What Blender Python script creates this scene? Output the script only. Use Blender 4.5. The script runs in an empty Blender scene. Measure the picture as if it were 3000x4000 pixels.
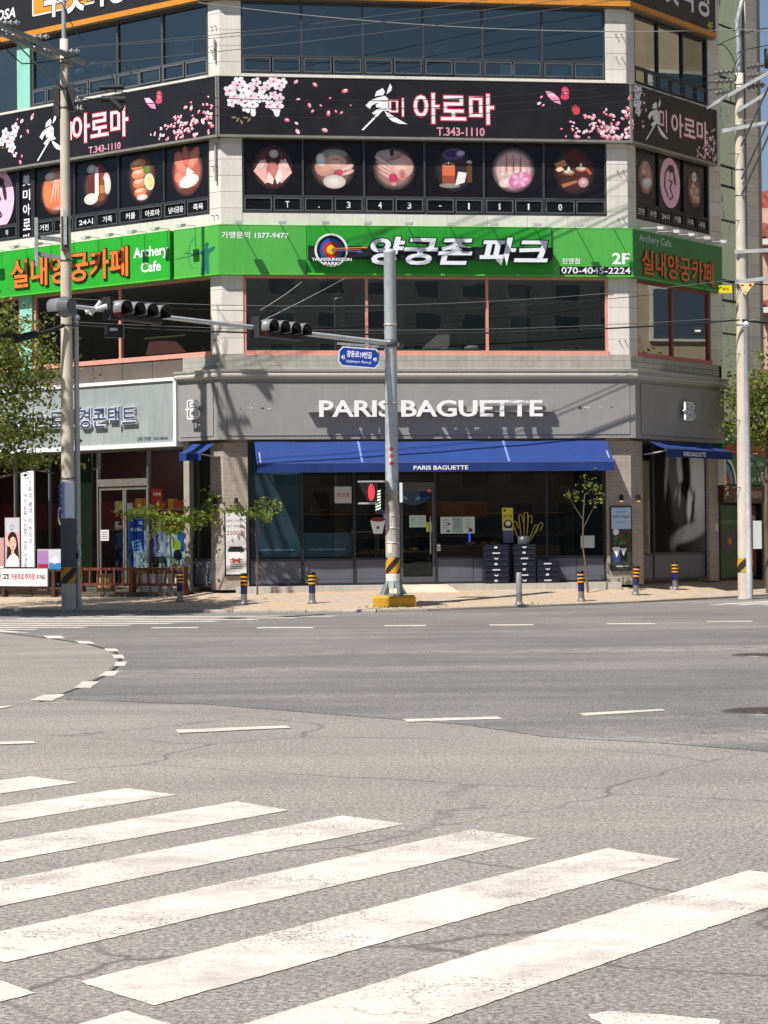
import bpy, math, random
from mathutils import Vector, Matrix
random.seed(7)
S = bpy.context.scene
COL = S.collection
R = math.radians

# ---------------------------------------------------------------- camera
cd = bpy.data.cameras.new('camera'); cam = bpy.data.objects.new('camera', cd); COL.objects.link(cam)
cd.sensor_fit = 'VERTICAL'; cd.sensor_height = 24.0; cd.lens = 24.0 * 8460 / 4000
cd.clip_start = 0.1; cd.clip_end = 3000
PITCH = math.atan(105 / 8460); ROLL = 0.0105
_f = Vector((0, math.cos(PITCH), math.sin(PITCH)))
_u0 = Vector((0, -math.sin(PITCH), math.cos(PITCH))); _r0 = Vector((1, 0, 0))
_u = _u0 * math.cos(ROLL) + _r0 * math.sin(ROLL); _r = _r0 * math.cos(ROLL) - _u0 * math.sin(ROLL)
cam.matrix_world = Matrix.Translation((0, 0, 1.72)) @ Matrix((_r, _u, -_f)).transposed().to_4x4()
S.camera = cam

# ---------------------------------------------------------------- sky, sun, exposure
SUN_E = R(53.5); SUN_DIR = Vector((0.663, 0.749))            # the light travels right and away
w = bpy.data.worlds.new('World'); S.world = w; w.use_nodes = True
nt = w.node_tree; bg = nt.nodes['Background']
sky = nt.nodes.new('ShaderNodeTexSky'); sky.sky_type = 'NISHITA'; sky.sun_disc = False
sky.sun_elevation = SUN_E; sky.sun_rotation = math.atan2(-SUN_DIR.x, -SUN_DIR.y) % (2 * math.pi)
sky.air_density = 1.0; sky.dust_density = 0.3; sky.ozone_density = 2.0
nt.links.new(sky.outputs[0], bg.inputs[0]); bg.inputs[1].default_value = 0.065
sl = bpy.data.lights.new('sun', 'SUN'); sl.energy = 5.0; sl.angle = R(0.53); sl.color = (1.0, 0.965, 0.915)
so = bpy.data.objects.new('sun', sl); COL.objects.link(so); so.location = (-30, -30, 60)
so.rotation_euler = Vector((SUN_DIR.x * math.cos(SUN_E), SUN_DIR.y * math.cos(SUN_E), -math.sin(SUN_E))).to_track_quat('-Z', 'Y').to_euler()
vs = S.view_settings; vs.view_transform = 'Standard'; vs.look = 'None'; vs.gamma = 1.0; vs.exposure = 0.36
S.cycles.use_denoising = True; S.cycles.max_bounces = 8; S.cycles.transparent_max_bounces = 16

# ---------------------------------------------------------------- frames: x along a wall (to the right), y into it, z up
def frame(o, deg): return Matrix.Translation(o) @ Matrix.Rotation(R(deg), 4, 'Z')
W = 11.0
PA = Vector((-4.214, 57.0, 0)); PB = PA + Vector((math.cos(R(7.9)), math.sin(R(7.9)), 0)) * W
FC = frame(PA, 7.9); FL = frame(PA, -37.1); FR = frame(PB, 52.9); FW = Matrix.Identity(4)
WM = {}

def lin(c):
    return tuple(((x / 255) / 12.92 if x / 255 <= 0.04045 else ((x / 255 + 0.055) / 1.055) ** 2.4) for x in c)

# ---------------------------------------------------------------- materials
def newmat(name):
    m = bpy.data.materials.new(name); m.use_nodes = True
    t = m.node_tree; t.nodes.clear()
    o = t.nodes.new('ShaderNodeOutputMaterial')
    return m, t, o

def N(t, kind, **kw):
    n = t.nodes.new('ShaderNode' + kind)
    for k, v in kw.items():
        if k in n.inputs.keys(): n.inputs[k].default_value = v
        else: setattr(n, k, v)
    return n

def ramp(t, src, stops):
    r = N(t, 'ValToRGB'); e = r.color_ramp.elements
    while len(e) < len(stops): e.new(0.5)
    for q, (p, c) in zip(e, stops): q.position = p; q.color = (*c, 1) if len(c) == 3 else c
    t.links.new(src, r.inputs[0]); return r.outputs[0]

def mixc(t, a, b, fac, mode='MIX'):
    m = N(t, 'MixRGB', blend_type=mode)
    for i, v in ((0, fac), (1, a), (2, b)):
        if hasattr(v, 'links'): t.links.new(v, m.inputs[i])
        elif isinstance(v, (int, float)): m.inputs[i].default_value = v
        else: m.inputs[i].default_value = (*v, 1)
    return m.outputs[0]

def coords(t): return N(t, 'TexCoord').outputs['Object']

def noise(t, scale, detail=4, rough=0.6, vec=None, stretch=None):
    n = N(t, 'TexNoise', Scale=scale, Detail=detail, Roughness=rough)
    v = vec or coords(t)
    if stretch:
        mp = N(t, 'Mapping'); mp.inputs['Scale'].default_value = stretch
        t.links.new(v, mp.inputs[0]); v = mp.outputs[0]
    t.links.new(v, n.inputs['Vector']); return n.outputs['Fac']

def bumped(t, b, h, strength=0.3, dist=0.01):
    bp = N(t, 'Bump', Strength=strength, Distance=dist)
    t.links.new(h, bp.inputs['Height']); t.links.new(bp.outputs[0], b.inputs['Normal'])

def attr_mat(name, rough=0.6, metal=0.0, var=0.12, scale=3.0, streak=0.0, fine=0.0, bump=0.0, bscale=60, spec=0.4):
    """colour comes from the piece itself (attribute Col); the nodes add wear, grain and streaks"""
    m, t, o = newmat(name)
    b = N(t, 'BsdfPrincipled', Roughness=rough, Metallic=metal)
    b.inputs['Specular IOR Level'].default_value = spec
    a = N(t, 'Attribute', attribute_name='Col').outputs['Color']
    n1 = noise(t, scale, 5)
    c = mixc(t, a, ramp(t, n1, [(0.25, (1 - var,) * 3), (0.75, (1 + var,) * 3)]), 1.0, 'MULTIPLY')
    if streak:
        n2 = noise(t, 1.0, 5, 0.7, stretch=(9, 9, 0.35))
        c = mixc(t, c, ramp(t, n2, [(0.35, (1 - streak,) * 3), (0.62, (1, 1, 1))]), 1.0, 'MULTIPLY')
    if fine:
        n3 = noise(t, 90, 2, 0.5)
        c = mixc(t, c, ramp(t, n3, [(0.3, (1 - fine,) * 3), (0.7, (1 + fine,) * 3)]), 1.0, 'MULTIPLY')
    t.links.new(c, b.inputs['Base Color'])
    if bump: bumped(t, b, noise(t, bscale, 4), bump, 0.01)
    rr = ramp(t, n1, [(0.3, (max(rough - .08, 0.02),) * 3), (0.7, (min(rough + .1, 1),) * 3)])
    t.links.new(rr, b.inputs['Roughness'])
    t.links.new(b.outputs[0], o.inputs[0]); return m

M = {}
M['paint'] = attr_mat('painted_surface', 0.5, var=0.07, scale=2.2, streak=0.07)
M['print'] = attr_mat('printed_sheet', 0.4, var=0.04, scale=4)
M['board'] = attr_mat('sign_board', 0.42, var=0.05, scale=1.3, streak=0.08)
M['plastic'] = attr_mat('plastic', 0.35, var=0.06, scale=8)
M['metal'] = attr_mat('galvanised_metal', 0.45, metal=0.30, var=0.16, scale=7, streak=0.10)
M['alu'] = attr_mat('window_aluminium', 0.4, metal=0.35, var=0.08, scale=5)
M['stone'] = attr_mat('granite_cladding', 0.75, var=0.09, scale=2.0, streak=0.10, fine=0.10, bump=0.1)
M['concrete'] = attr_mat('concrete', 0.85, var=0.16, scale=1.6, streak=0.16, fine=0.10, bump=0.25)
M['fabric'] = attr_mat('awning_fabric', 0.85, var=0.10, scale=1.2, streak=0.12, fine=0.05, spec=0.15)
M['wood'] = attr_mat('painted_wood', 0.6, var=0.14, scale=4, streak=0.18)
M['dirty'] = attr_mat('weathered_sign', 0.5, var=0.12, scale=1.0, streak=0.16)
M['rubber'] = attr_mat('cable_sheath', 0.6, var=0.1, scale=10)
M['cloth'] = attr_mat('clothing', 0.9, var=0.1, scale=9, spec=0.1)

def brick_mat():
    m, t, o = newmat('thin_brick_cladding'); b = N(t, 'BsdfPrincipled', Roughness=0.85)
    mp = N(t, 'Mapping'); mp.inputs['Rotation'].default_value = (R(90), 0, 0)
    t.links.new(coords(t), mp.inputs[0])
    br = N(t, 'TexBrick', Scale=1.0); br.inputs['Brick Width'].default_value = 0.34; br.inputs['Row Height'].default_value = 0.05
    br.inputs['Mortar Size'].default_value = 0.006
    br.inputs['Color1'].default_value = (*lin((176, 165, 152)), 1); br.inputs['Color2'].default_value = (*lin((164, 152, 140)), 1)
    br.inputs['Mortar'].default_value = (*lin((138, 127, 116)), 1)
    t.links.new(mp.outputs[0], br.inputs[0])
    c = mixc(t, br.outputs[0], ramp(t, noise(t, 6, 4), [(0.3, (.85,) * 3), (0.7, (1.1,) * 3)]), 1, 'MULTIPLY')
    t.links.new(c, b.inputs['Base Color']); bumped(t, b, br.outputs['Fac'], -0.5, 0.01)
    t.links.new(b.outputs[0], o.inputs[0]); return m
M['brick'] = brick_mat()

def asphalt_mat(name, base, light, crack, patch):
    m, t, o = newmat(name); b = N(t, 'BsdfPrincipled', Roughness=0.88)
    b.inputs['Specular IOR Level'].default_value = 0.25
    v = coords(t)
    big = noise(t, 0.22, 5, 0.65, v)
    c = mixc(t, base, light, ramp(t, big, [(0.38, (0, 0, 0)), (0.68, (1, 1, 1))]))
    st = noise(t, 1.0, 4, 0.6, v, stretch=(0.12, 0.9, 1))
    c = mixc(t, c, ramp(t, st, [(0.35, (1 - patch,) * 3), (0.65, (1 + patch,) * 3)]), 1, 'MULTIPLY')
    grain = noise(t, 38, 4, 0.85, v)
    stn = noise(t, 0.9, 6, 0.75, v)
    c = mixc(t, c, ramp(t, stn, [(0.26, (0.72,) * 3), (0.40, (1,) * 3)]), 1, 'MULTIPLY')
    if patch > .1:
        trk = noise(t, 1.0, 3, 0.5, v, stretch=(0.05, 0.42, 1)); trn = noise(t, 3.2, 5, 0.7, v)
        k = mixc(t, ramp(t, trk, [(0.52, (0, 0, 0)), (0.66, (1, 1, 1))]), ramp(t, trn, [(0.4, (0, 0, 0)), (0.62, (1, 1, 1))]), 1, 'MULTIPLY')
        c = mixc(t, c, lin((176, 171, 164)), mixc(t, k, (.55, .55, .55), 1, 'MULTIPLY'))
    c = mixc(t, c, ramp(t, grain, [(0.33, (0.30,) * 3), (0.5, (1.0,) * 3), (0.67, (2.0,) * 3)]), 1, 'MULTIPLY')
    g2 = noise(t, 11, 4, 0.7, v)
    c = mixc(t, c, ramp(t, g2, [(0.3, (0.84,) * 3), (0.7, (1.14,) * 3)]), 1, 'MULTIPLY')
    if crack:
        wv = N(t, 'TexNoise', Scale=0.9, Detail=6, Roughness=0.62); t.links.new(v, wv.inputs['Vector'])
        vv = mixc(t, v, wv.outputs['Color'], 0.55, 'ADD')
        vo = N(t, 'TexVoronoi', feature='DISTANCE_TO_EDGE', Scale=0.30); t.links.new(vv, vo.inputs['Vector'])
        gate = noise(t, 0.35, 3, 0.5, v)
        k = ramp(t, vo.outputs['Distance'], [(0.0, (.9, .9, .9)), (0.0028, (.75, .75, .75)), (0.0058, (0, 0, 0))])
        k = mixc(t, k, ramp(t, gate, [(0.36, (0, 0, 0)), (0.55, (1, 1, 1))]), 1, 'MULTIPLY')
        c = mixc(t, c, tuple(x * 0.45 for x in base), k)
    t.links.new(c, b.inputs['Base Color'])
    bumped(t, b, grain, 0.7, 0.012)
    t.links.new(b.outputs[0], o.inputs[0]); return m
M['asphalt'] = asphalt_mat('worn_asphalt', lin((141, 135, 128)), lin((156, 149, 141)), True, 0.08)
M['asphalt_new'] = asphalt_mat('newer_asphalt', lin((112, 109, 106)), lin((132, 128, 124)), False, 0.12)

def roadpaint_mat():
    m, t, o = newmat('road_paint'); b = N(t, 'BsdfPrincipled', Roughness=0.7)
    v = coords(t)
    c = mixc(t, lin((196, 188, 175)), lin((222, 214, 202)), ramp(t, noise(t, 2.2, 6, 0.7, v), [(0.3, (0, 0, 0)), (0.6, (1, 1, 1))]))
    c = mixc(t, c, ramp(t, noise(t, 45, 2, 0.7, v), [(0.28, (0.75,) * 3), (0.45, (1, 1, 1))]), 1, 'MULTIPLY')
    wv = N(t, 'TexNoise', Scale=2.5, Detail=6, Roughness=0.65); t.links.new(v, wv.inputs['Vector'])
    vv = mixc(t, v, wv.outputs['Color'], 0.35, 'ADD')
    vo = N(t, 'TexVoronoi', feature='DISTANCE_TO_EDGE', Scale=1.3); t.links.new(vv, vo.inputs['Vector'])
    gate = ramp(t, noise(t, 0.8, 3, 0.5, v), [(0.48, (0, 0, 0)), (0.6, (1, 1, 1))])
    k = mixc(t, ramp(t, vo.outputs['Distance'], [(0.0, (.7,) * 3), (0.009, (0, 0, 0))]), gate, 1, 'MULTIPLY')
    c = mixc(t, c, lin((120, 112, 104)), k)
    c = mixc(t, c, ramp(t, noise(t, 1.1, 6, 0.75, v), [(0.30, (0.80, 0.78, 0.76)), (0.52, (1, 1, 1))]), 1, 'MULTIPLY')
    t.links.new(c, b.inputs['Base Color'])
    smd = noise(t, 0.7, 5, 0.7, v)
    ch1 = N(t, 'Math', operation='MULTIPLY'); t.links.new(ramp(t, noise(t, 9, 6, 0.8, v), [(0.30, (0, 0, 0)), (0.335, (1, 1, 1))]), ch1.inputs[0]); t.links.new(ramp(t, mixc(t, noise(t, 60, 2, 0.8, v), smd, 0.45), [(0.385, (0.1, 0.1, 0.1)), (0.43, (1, 1, 1))]), ch1.inputs[1]); chips = ch1.outputs[0]
    tr = N(t, 'BsdfTransparent'); mx = N(t, 'MixShader')
    t.links.new(chips, mx.inputs[0]); t.links.new(tr.outputs[0], mx.inputs[1]); t.links.new(b.outputs[0], mx.inputs[2])
    bumped(t, b, noise(t, 42, 2, 0.7, v), 0.4, 0.008)
    t.links.new(mx.outputs[0], o.inputs[0]); return m
M['roadpaint'] = roadpaint_mat()

def paver_mat():
    m, t, o = newmat('block_paving'); b = N(t, 'BsdfPrincipled', Roughness=0.88)
    mp = N(t, 'Mapping'); mp.inputs['Rotation'].default_value = (0, 0, R(-7.9)); t.links.new(coords(t), mp.inputs[0])
    br = N(t, 'TexBrick', Scale=1.0); br.inputs['Brick Width'].default_value = 0.42; br.inputs['Row Height'].default_value = 0.21
    br.inputs['Mortar Size'].default_value = 0.008; br.inputs['Bias'].default_value = -0.1
    br.inputs['Color1'].default_value = (*lin((192, 164, 132)), 1); br.inputs['Color2'].default_value = (*lin((176, 168, 158)), 1)
    br.inputs['Mortar'].default_value = (*lin((110, 98, 86)), 1); t.links.new(mp.outputs[0], br.inputs[0])
    c = br.outputs[0]
    n = noise(t, 0.8, 5, 0.7, stretch=(0.5, 1.6, 1))
    c = mixc(t, c, mixc(t, lin((200, 164, 124)), lin((170, 164, 156)), ramp(t, n, [(0.4, (0, 0, 0)), (0.6, (1, 1, 1))])), 0.45)
    c = mixc(t, c, ramp(t, noise(t, 5, 5, 0.7), [(0.3, (0.78,) * 3), (0.7, (1.15,) * 3)]), 1, 'MULTIPLY')
    t.links.new(c, b.inputs['Base Color']); bumped(t, b, br.outputs['Fac'], -0.4, 0.01)
    t.links.new(b.outputs[0], o.inputs[0]); return m
M['paver'] = paver_mat()

def glass_mat(name, tint, ior=1.5, extra=0.0, rough=0.0):
    m, t, o = newmat(name)
    fr = N(t, 'Fresnel', IOR=ior); ge = N(t, 'NewGeometry'); io = N(t, 'MapRange'); io.inputs[3].default_value = ior; io.inputs[4].default_value = 1 / ior
    t.links.new(ge.outputs['Backfacing'], io.inputs[0]); t.links.new(io.outputs[0], fr.inputs[0]); tr = N(t, 'BsdfTransparent'); tr.inputs[0].default_value = (*tint, 1)
    gl = N(t, 'BsdfGlossy', Roughness=rough); gl.inputs[0].default_value = (0.92, 0.95, 0.92, 1)
    bp = N(t, 'Bump', Strength=0.05, Distance=0.02); t.links.new(noise(t, 0.9, 2), bp.inputs['Height'])
    t.links.new(bp.outputs[0], gl.inputs['Normal'])
    ad = N(t, 'Math', operation='ADD'); ad.inputs[1].default_value = extra; t.links.new(fr.outputs[0], ad.inputs[0])
    mx = N(t, 'MixShader'); t.links.new(ad.outputs[0], mx.inputs[0]); t.links.new(tr.outputs[0], mx.inputs[1]); t.links.new(gl.outputs[0], mx.inputs[2])
    t.links.new(mx.outputs[0], o.inputs[0]); return m
M['glass'] = glass_mat('shop_glass', (0.72, 0.78, 0.78), 1.45)
M['glass_blue'] = glass_mat('tinted_blue_glass', (0.42, 0.50, 0.53), 1.6, 0.085)
M['glass_grey'] = glass_mat('tinted_grey_glass', (0.66, 0.70, 0.69), 1.6, 0.10)
M['glass_mirror'] = glass_mat('side_glass', (0.30, 0.36, 0.34), 1.9, 0.30)
def curtain_mat():
    m, t, o = newmat('green_curtain_glass'); b = N(t, 'BsdfPrincipled', Roughness=0.03)
    b.inputs['Base Color'].default_value = (0.50, 0.70, 0.68, 1); b.inputs['Metallic'].default_value = 0.9
    bp = N(t, 'Bump', Strength=0.5, Distance=0.05); t.links.new(noise(t, 1.6, 3), bp.inputs['Height']); t.links.new(bp.outputs[0], b.inputs['Normal'])
    t.links.new(b.outputs[0], o.inputs[0]); return m
M['curtain'] = curtain_mat()

def leaf_mat(name, c1, c2, c3):
    m, t, o = newmat(name); b = N(t, 'BsdfPrincipled', Roughness=0.55)
    c = mixc(t, mixc(t, c1, c2, ramp(t, noise(t, 1.3, 4), [(0.35, (0, 0, 0)), (0.65, (1, 1, 1))])), c3, ramp(t, noise(t, 7, 2), [(0.5, (0, 0, 0)), (0.75, (1, 1, 1))]))
    t.links.new(c, b.inputs['Base Color'])
    tl = N(t, 'BsdfTranslucent'); t.links.new(c, tl.inputs[0]); mx = N(t, 'MixShader'); mx.inputs[0].default_value = 0.45
    t.links.new(b.outputs[0], mx.inputs[1]); t.links.new(tl.outputs[0], mx.inputs[2]); t.links.new(mx.outputs[0], o.inputs[0]); return m
M['leaf'] = leaf_mat('tree_leaves', lin((84, 104, 48)), lin((132, 144, 62)), lin((178, 166, 84)))
M['leaf_young'] = leaf_mat('young_leaves', lin((96, 124, 46)), lin((150, 166, 66)), lin((186, 186, 92)))
M['bark'] = attr_mat('bark', 0.9, var=0.25, scale=6, streak=0.2, bump=0.5, bscale=25)

def lamp_mat(name, col, s):
    m, t, o = newmat(name); e = N(t, 'Emission', Strength=s); e.inputs[0].default_value = (*col, 1)
    t.links.new(e.outputs[0], o.inputs[0]); return m
M['red_lamp'] = lamp_mat('red_signal_light', (1, 0.03, 0.04), 2.2)
M['green_led'] = lamp_mat('led_bar', (0.75, 1.0, 0.65), 1.4)
M['blue_led'] = lamp_mat('blue_led', (0.05, 0.08, 1.0), 1.2)
M['warm_lamp'] = lamp_mat('warm_bulb', (1.0, 0.55, 0.2), 0.9)
M['tube_lamp'] = lamp_mat('ceiling_tube', (1.0, 1.0, 0.95), 38.0)
M['dim_lamp'] = lamp_mat('warm_ceiling_lamp', (1.0, 0.74, 0.48), 34.0)

# ---------------------------------------------------------------- mesh builder
class MB:
    def __init__(s, col=(200, 200, 200)): s.v = []; s.f = []; s.c = []; s.sm = []; s.mi = []; s.col = col; s.m = 0
    def add(s, pts, faces, smooth=False, cols=None):
        b = len(s.v); k = lin(s.col)
        s.v += [Vector(p) for p in pts]; s.c += ([lin(q) for q in cols] if cols else [k] * len(pts))
        for f in faces: s.f.append([b + i for i in f]); s.sm.append(smooth); s.mi.append(s.m)
        return s
    def box(s, x0, x1, y0, y1, z0, z1):
        p = [(x, y, z) for z in (z0, z1) for y in (y0, y1) for x in (x0, x1)]
        return s.add(p, [(0, 2, 3, 1), (4, 5, 7, 6), (0, 1, 5, 4), (2, 6, 7, 3), (0, 4, 6, 2), (1, 3, 7, 5)])
    def cbox(s, x0, x1, y0, y1, z0, z1, b=0.004):
        """box with a chamfered front face, so the joints between pieces catch light"""
        f = [(x0 + b, y0, z0 + b), (x1 - b, y0, z0 + b), (x1 - b, y0, z1 - b), (x0 + b, y0, z1 - b)]
        m = [(x0, y0 + b, z0), (x1, y0 + b, z0), (x1, y0 + b, z1), (x0, y0 + b, z1)]
        k = [(x0, y1, z0), (x1, y1, z0), (x1, y1, z1), (x0, y1, z1)]
        fs = [(0, 1, 2, 3)]
        for i in range(4):
            j = (i + 1) % 4; fs += [(i, 4 + i, 4 + j, j), (4 + i, 8 + i, 8 + j, 4 + j)]
        return s.add(f + m + k, fs + [(11, 10, 9, 8)])
    def quad(s, *p): return s.add(p, [(0, 1, 2, 3)])
    def poly(s, uz, y):
        return s.add([(u, y, z) for u, z in uz], [tuple(range(len(uz)))])
    def rect(s, u0, u1, z0, z1, y): return s.poly([(u0, z0), (u1, z0), (u1, z1), (u0, z1)], y)
    def prism(s, uz, y0, y1):
        n = len(uz); p = [(u, y0, z) for u, z in uz] + [(u, y1, z) for u, z in uz]
        return s.add(p, [tuple(range(n)), tuple(range(2 * n - 1, n - 1, -1))] + [(i, n + i, n + (i + 1) % n, (i + 1) % n) for i in range(n)])
    def ell(s, cx, cz, rx, rz, y, rot=0, n=18, edge=None):
        ca, sa = math.cos(rot), math.sin(rot); p = [(cx, y, cz)]
        for i in range(n):
            a = 2 * math.pi * i / n; u, z = rx * math.cos(a), rz * math.sin(a); p.append((cx + u * ca - z * sa, y, cz + u * sa + z * ca))
        return s.add(p, [(0, 1 + i, 1 + (i + 1) % n) for i in range(n)], cols=([s.col] + [edge] * n) if edge else None)
    def soft(s, cx, cz, rx, rz, y, inner, outer, n=24):
        """printed picture vignette: solid middle, soft rim"""
        p = [(cx, y, cz)]; c = [inner]
        for k, q in ((0.72, inner), (0.86, tuple((a + b) / 2 for a, b in zip(inner, outer))), (1.0, outer)):
            for i in range(n):
                a = 2 * math.pi * i / n; p.append((cx + rx * k * math.cos(a), y, cz + rz * k * math.sin(a))); c.append(q)
        f = [(0, 1 + i, 1 + (i + 1) % n) for i in range(n)]
        for r_ in range(2):
            for i in range(n):
                j = (i + 1) % n; f.append((1 + r_ * n + i, 1 + (r_ + 1) * n + i, 1 + (r_ + 1) * n + j, 1 + r_ * n + j))
        return s.add(p, f, cols=c)
    def line(s, pts, w, y):
        for (a, b), (c, d) in zip(pts, pts[1:]):
            l = math.hypot(c - a, d - b) or 1; nx, nz = -(d - b) / l * w / 2, (c - a) / l * w / 2
            s.poly([(a - nx, b - nz), (c - nx, d - nz), (c + nx, d + nz), (a + nx, b + nz)], y)
        return s
    def ringz(s, cx, cz, r0, r1, y, n=28):
        p = []
        for i in range(n):
            a = 2 * math.pi * i / n
            for r_ in (r0, r1): p.append((cx + r_ * math.cos(a), y, cz + r_ * math.sin(a)))
        return s.add(p, [(2 * i, 2 * i + 1, (2 * i + 3) % (2 * n), (2 * i + 2) % (2 * n)) for i in range(n)])
    def cyl(s, a, b, r0, r1=None, n=10, caps=True):
        a, b = Vector(a), Vector(b); r1 = r0 if r1 is None else r1; d = (b - a).normalized()
        x = d.orthogonal().normalized(); y = d.cross(x); p = []
        for q, r_ in ((a, r0), (b, r1)):
            for i in range(n):
                t = 2 * math.pi * i / n; p.append(q + (x * math.cos(t) + y * math.sin(t)) * r_)
        s.add(p, [(i, (i + 1) % n, n + (i + 1) % n, n + i) for i in range(n)], True)
        if caps: s.add(p, [tuple(range(n - 1, -1, -1)), tuple(range(n, 2 * n))])
        return s
    def tube(s, pts, r, n=6):
        pts = [Vector(p) for p in pts]; rs = r if isinstance(r, (list, tuple)) else [r] * len(pts); p = []; prev = None
        for i, q in enumerate(pts):
            d = ((pts[min(i + 1, len(pts) - 1)] - pts[max(i - 1, 0)])).normalized()
            x = (prev - d * prev.dot(d)).normalized() if prev else d.orthogonal().normalized(); prev = x; y = d.cross(x)
            for k in range(n):
                t = 2 * math.pi * k / n; p.append(q + (x * math.cos(t) + y * math.sin(t)) * rs[i])
        f = []
        for i in range(len(pts) - 1):
            for k in range(n): f.append((i * n + k, i * n + (k + 1) % n, (i + 1) * n + (k + 1) % n, (i + 1) * n + k))
        s.add(p, f, True); m = len(pts)
        return s.add(p[:n] + p[-n:], [tuple(range(n - 1, -1, -1)), tuple(range(n, 2 * n))])
    def lathe(s, prof, c=(0, 0, 0), n=16):
        p = []; c = Vector(c)
        for r_, z in prof:
            for i in range(n):
                t = 2 * math.pi * i / n; p.append(c + Vector((r_ * math.cos(t), r_ * math.sin(t), z)))
        f = []
        for k in range(len(prof) - 1):
            for i in range(n): f.append((k * n + i, k * n + (i + 1) % n, (k + 1) * n + (i + 1) % n, (k + 1) * n + i))
        return s.add(p, f, True)
    def text(s, st, u0, u1, z0, z1, y, depth=0.0, bold=0.0, grow=0.0, shear=0.0, fit=True):
        """lettering fitted into u0..u1, z0..z1; its back lies at y, its face at y-depth"""
        base, _ = text_mesh(st, bold, shear)
        xs = [p[0] for p in base]; ys = [p[1] for p in base]
        ax, bx, ay, by = min(xs), max(xs), min(ys), max(ys)
        sx = (u1 - u0) / (bx - ax); sz = (z1 - z0) / (by - ay) if fit else sx
        v, f = text_mesh(st, bold + grow, shear) if grow else text_mesh(st, bold, shear)
        if depth <= 0: return s.add([(u0 + (p[0] - ax) * sx, y, z0 + (p[1] - ay) * sz) for p in v], f)
        n = len(v); pts = [(u0 + (p[0] - ax) * sx, y - depth, z0 + (p[1] - ay) * sz) for p in v] + [(u0 + (p[0] - ax) * sx, y, z0 + (p[1] - ay) * sz) for p in v]
        ed = {}
        for q in f:
            for i in range(len(q)):
                a, b = q[i], q[(i + 1) % len(q)]; ed[(min(a, b), max(a, b))] = ed.get((min(a, b), max(a, b)), 0) + 1
        side = [(a, b, n + b, n + a) for (a, b), k in ed.items() if k == 1]
        return s.add(pts, list(f) + side)

_tc = {}
def text_mesh(st, bold, shear):
    key = (st, round(bold, 4), shear)
    if key in _tc: return _tc[key]
    cu = bpy.data.curves.new('t', 'FONT'); cu.body = st; cu.size = 1; cu.offset = bold; cu.shear = shear; cu.resolution_u = 3; cu.fill_mode = 'FRONT'
    if '\n' in st: cu.align_x = 'CENTER'
    o = bpy.data.objects.new('t', cu); COL.objects.link(o)
    bpy.context.view_layer.update(); dg = bpy.context.evaluated_depsgraph_get()
    me = bpy.data.meshes.new_from_object(o.evaluated_get(dg))
    idx = {}; v = []; mp = []
    for q in me.vertices:
        k = (round(q.co.x, 5), round(q.co.y, 5))
        if k not in idx: idx[k] = len(v); v.append(k)
        mp.append(idx[k])
    f = []
    for p in me.polygons:
        q = [mp[i] for i in p.vertices]
        if len(set(q)) == len(q): f.append(tuple(q))
    bpy.data.objects.remove(o); bpy.data.curves.remove(cu); bpy.data.meshes.remove(me)
    _tc[key] = (v, f); return v, f

def props(o, label=None, cat=None, group=None, kind=None):
    for k, v in (('label', label), ('category', cat), ('group', group), ('kind', kind)):
        if v: o[k] = v

def thing(name, label, cat, loc, fr=FW, group=None):
    o = bpy.data.objects.new(name, None); o.empty_display_size = 0.3; COL.objects.link(o)
    m = fr @ Matrix.Translation(loc); o.matrix_world = m; WM[o] = m.copy(); props(o, label, cat, group); return o

def build(mb, name, mat, parent=None, fr=FW, label=None, cat=None, group=None, kind=None):
    mats = mat if isinstance(mat, (list, tuple)) else [mat]
    wv = [fr @ p for p in mb.v]
    me = bpy.data.meshes.new(name)
    if parent: inv = WM[parent].inverted(); m = WM[parent].copy()
    else:
        xs = [p.x for p in wv]; ys = [p.y for p in wv]; z0 = min(p.z for p in wv)
        ang = fr.to_euler().z
        m = Matrix.Translation(((min(xs) + max(xs)) / 2, (min(ys) + max(ys)) / 2, z0)) @ Matrix.Rotation(ang, 4, 'Z'); inv = m.inverted()
    me.from_pydata([inv @ p for p in wv], [], mb.f)
    at = me.color_attributes.new('Col', 'FLOAT_COLOR', 'POINT')
    flat = []
    for c in mb.c: flat += [c[0], c[1], c[2], 1.0]
    at.data.foreach_set('color', flat)
    me.polygons.foreach_set('use_smooth', mb.sm); me.polygons.foreach_set('material_index', mb.mi)
    for q in mats: me.materials.append(M[q])
    me.update()
    o = bpy.data.objects.new(name, me); COL.objects.link(o)
    if parent: o.parent = parent
    else: o.matrix_world = m
    WM[o] = m; props(o, label, cat, group, kind); return o

def copy_tree(o, mat, parent=None):
    """a copy of a thing with its parts and sub-parts; mat is the world matrix of the copy"""
    c = o.copy(); COL.objects.link(c)
    if parent: c.parent = parent
    else: c.matrix_world = mat
    WM[c] = mat.copy()
    for ch in [q for q in bpy.data.objects if q.parent == o]: copy_tree(ch, mat, c)
    return c
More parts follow.
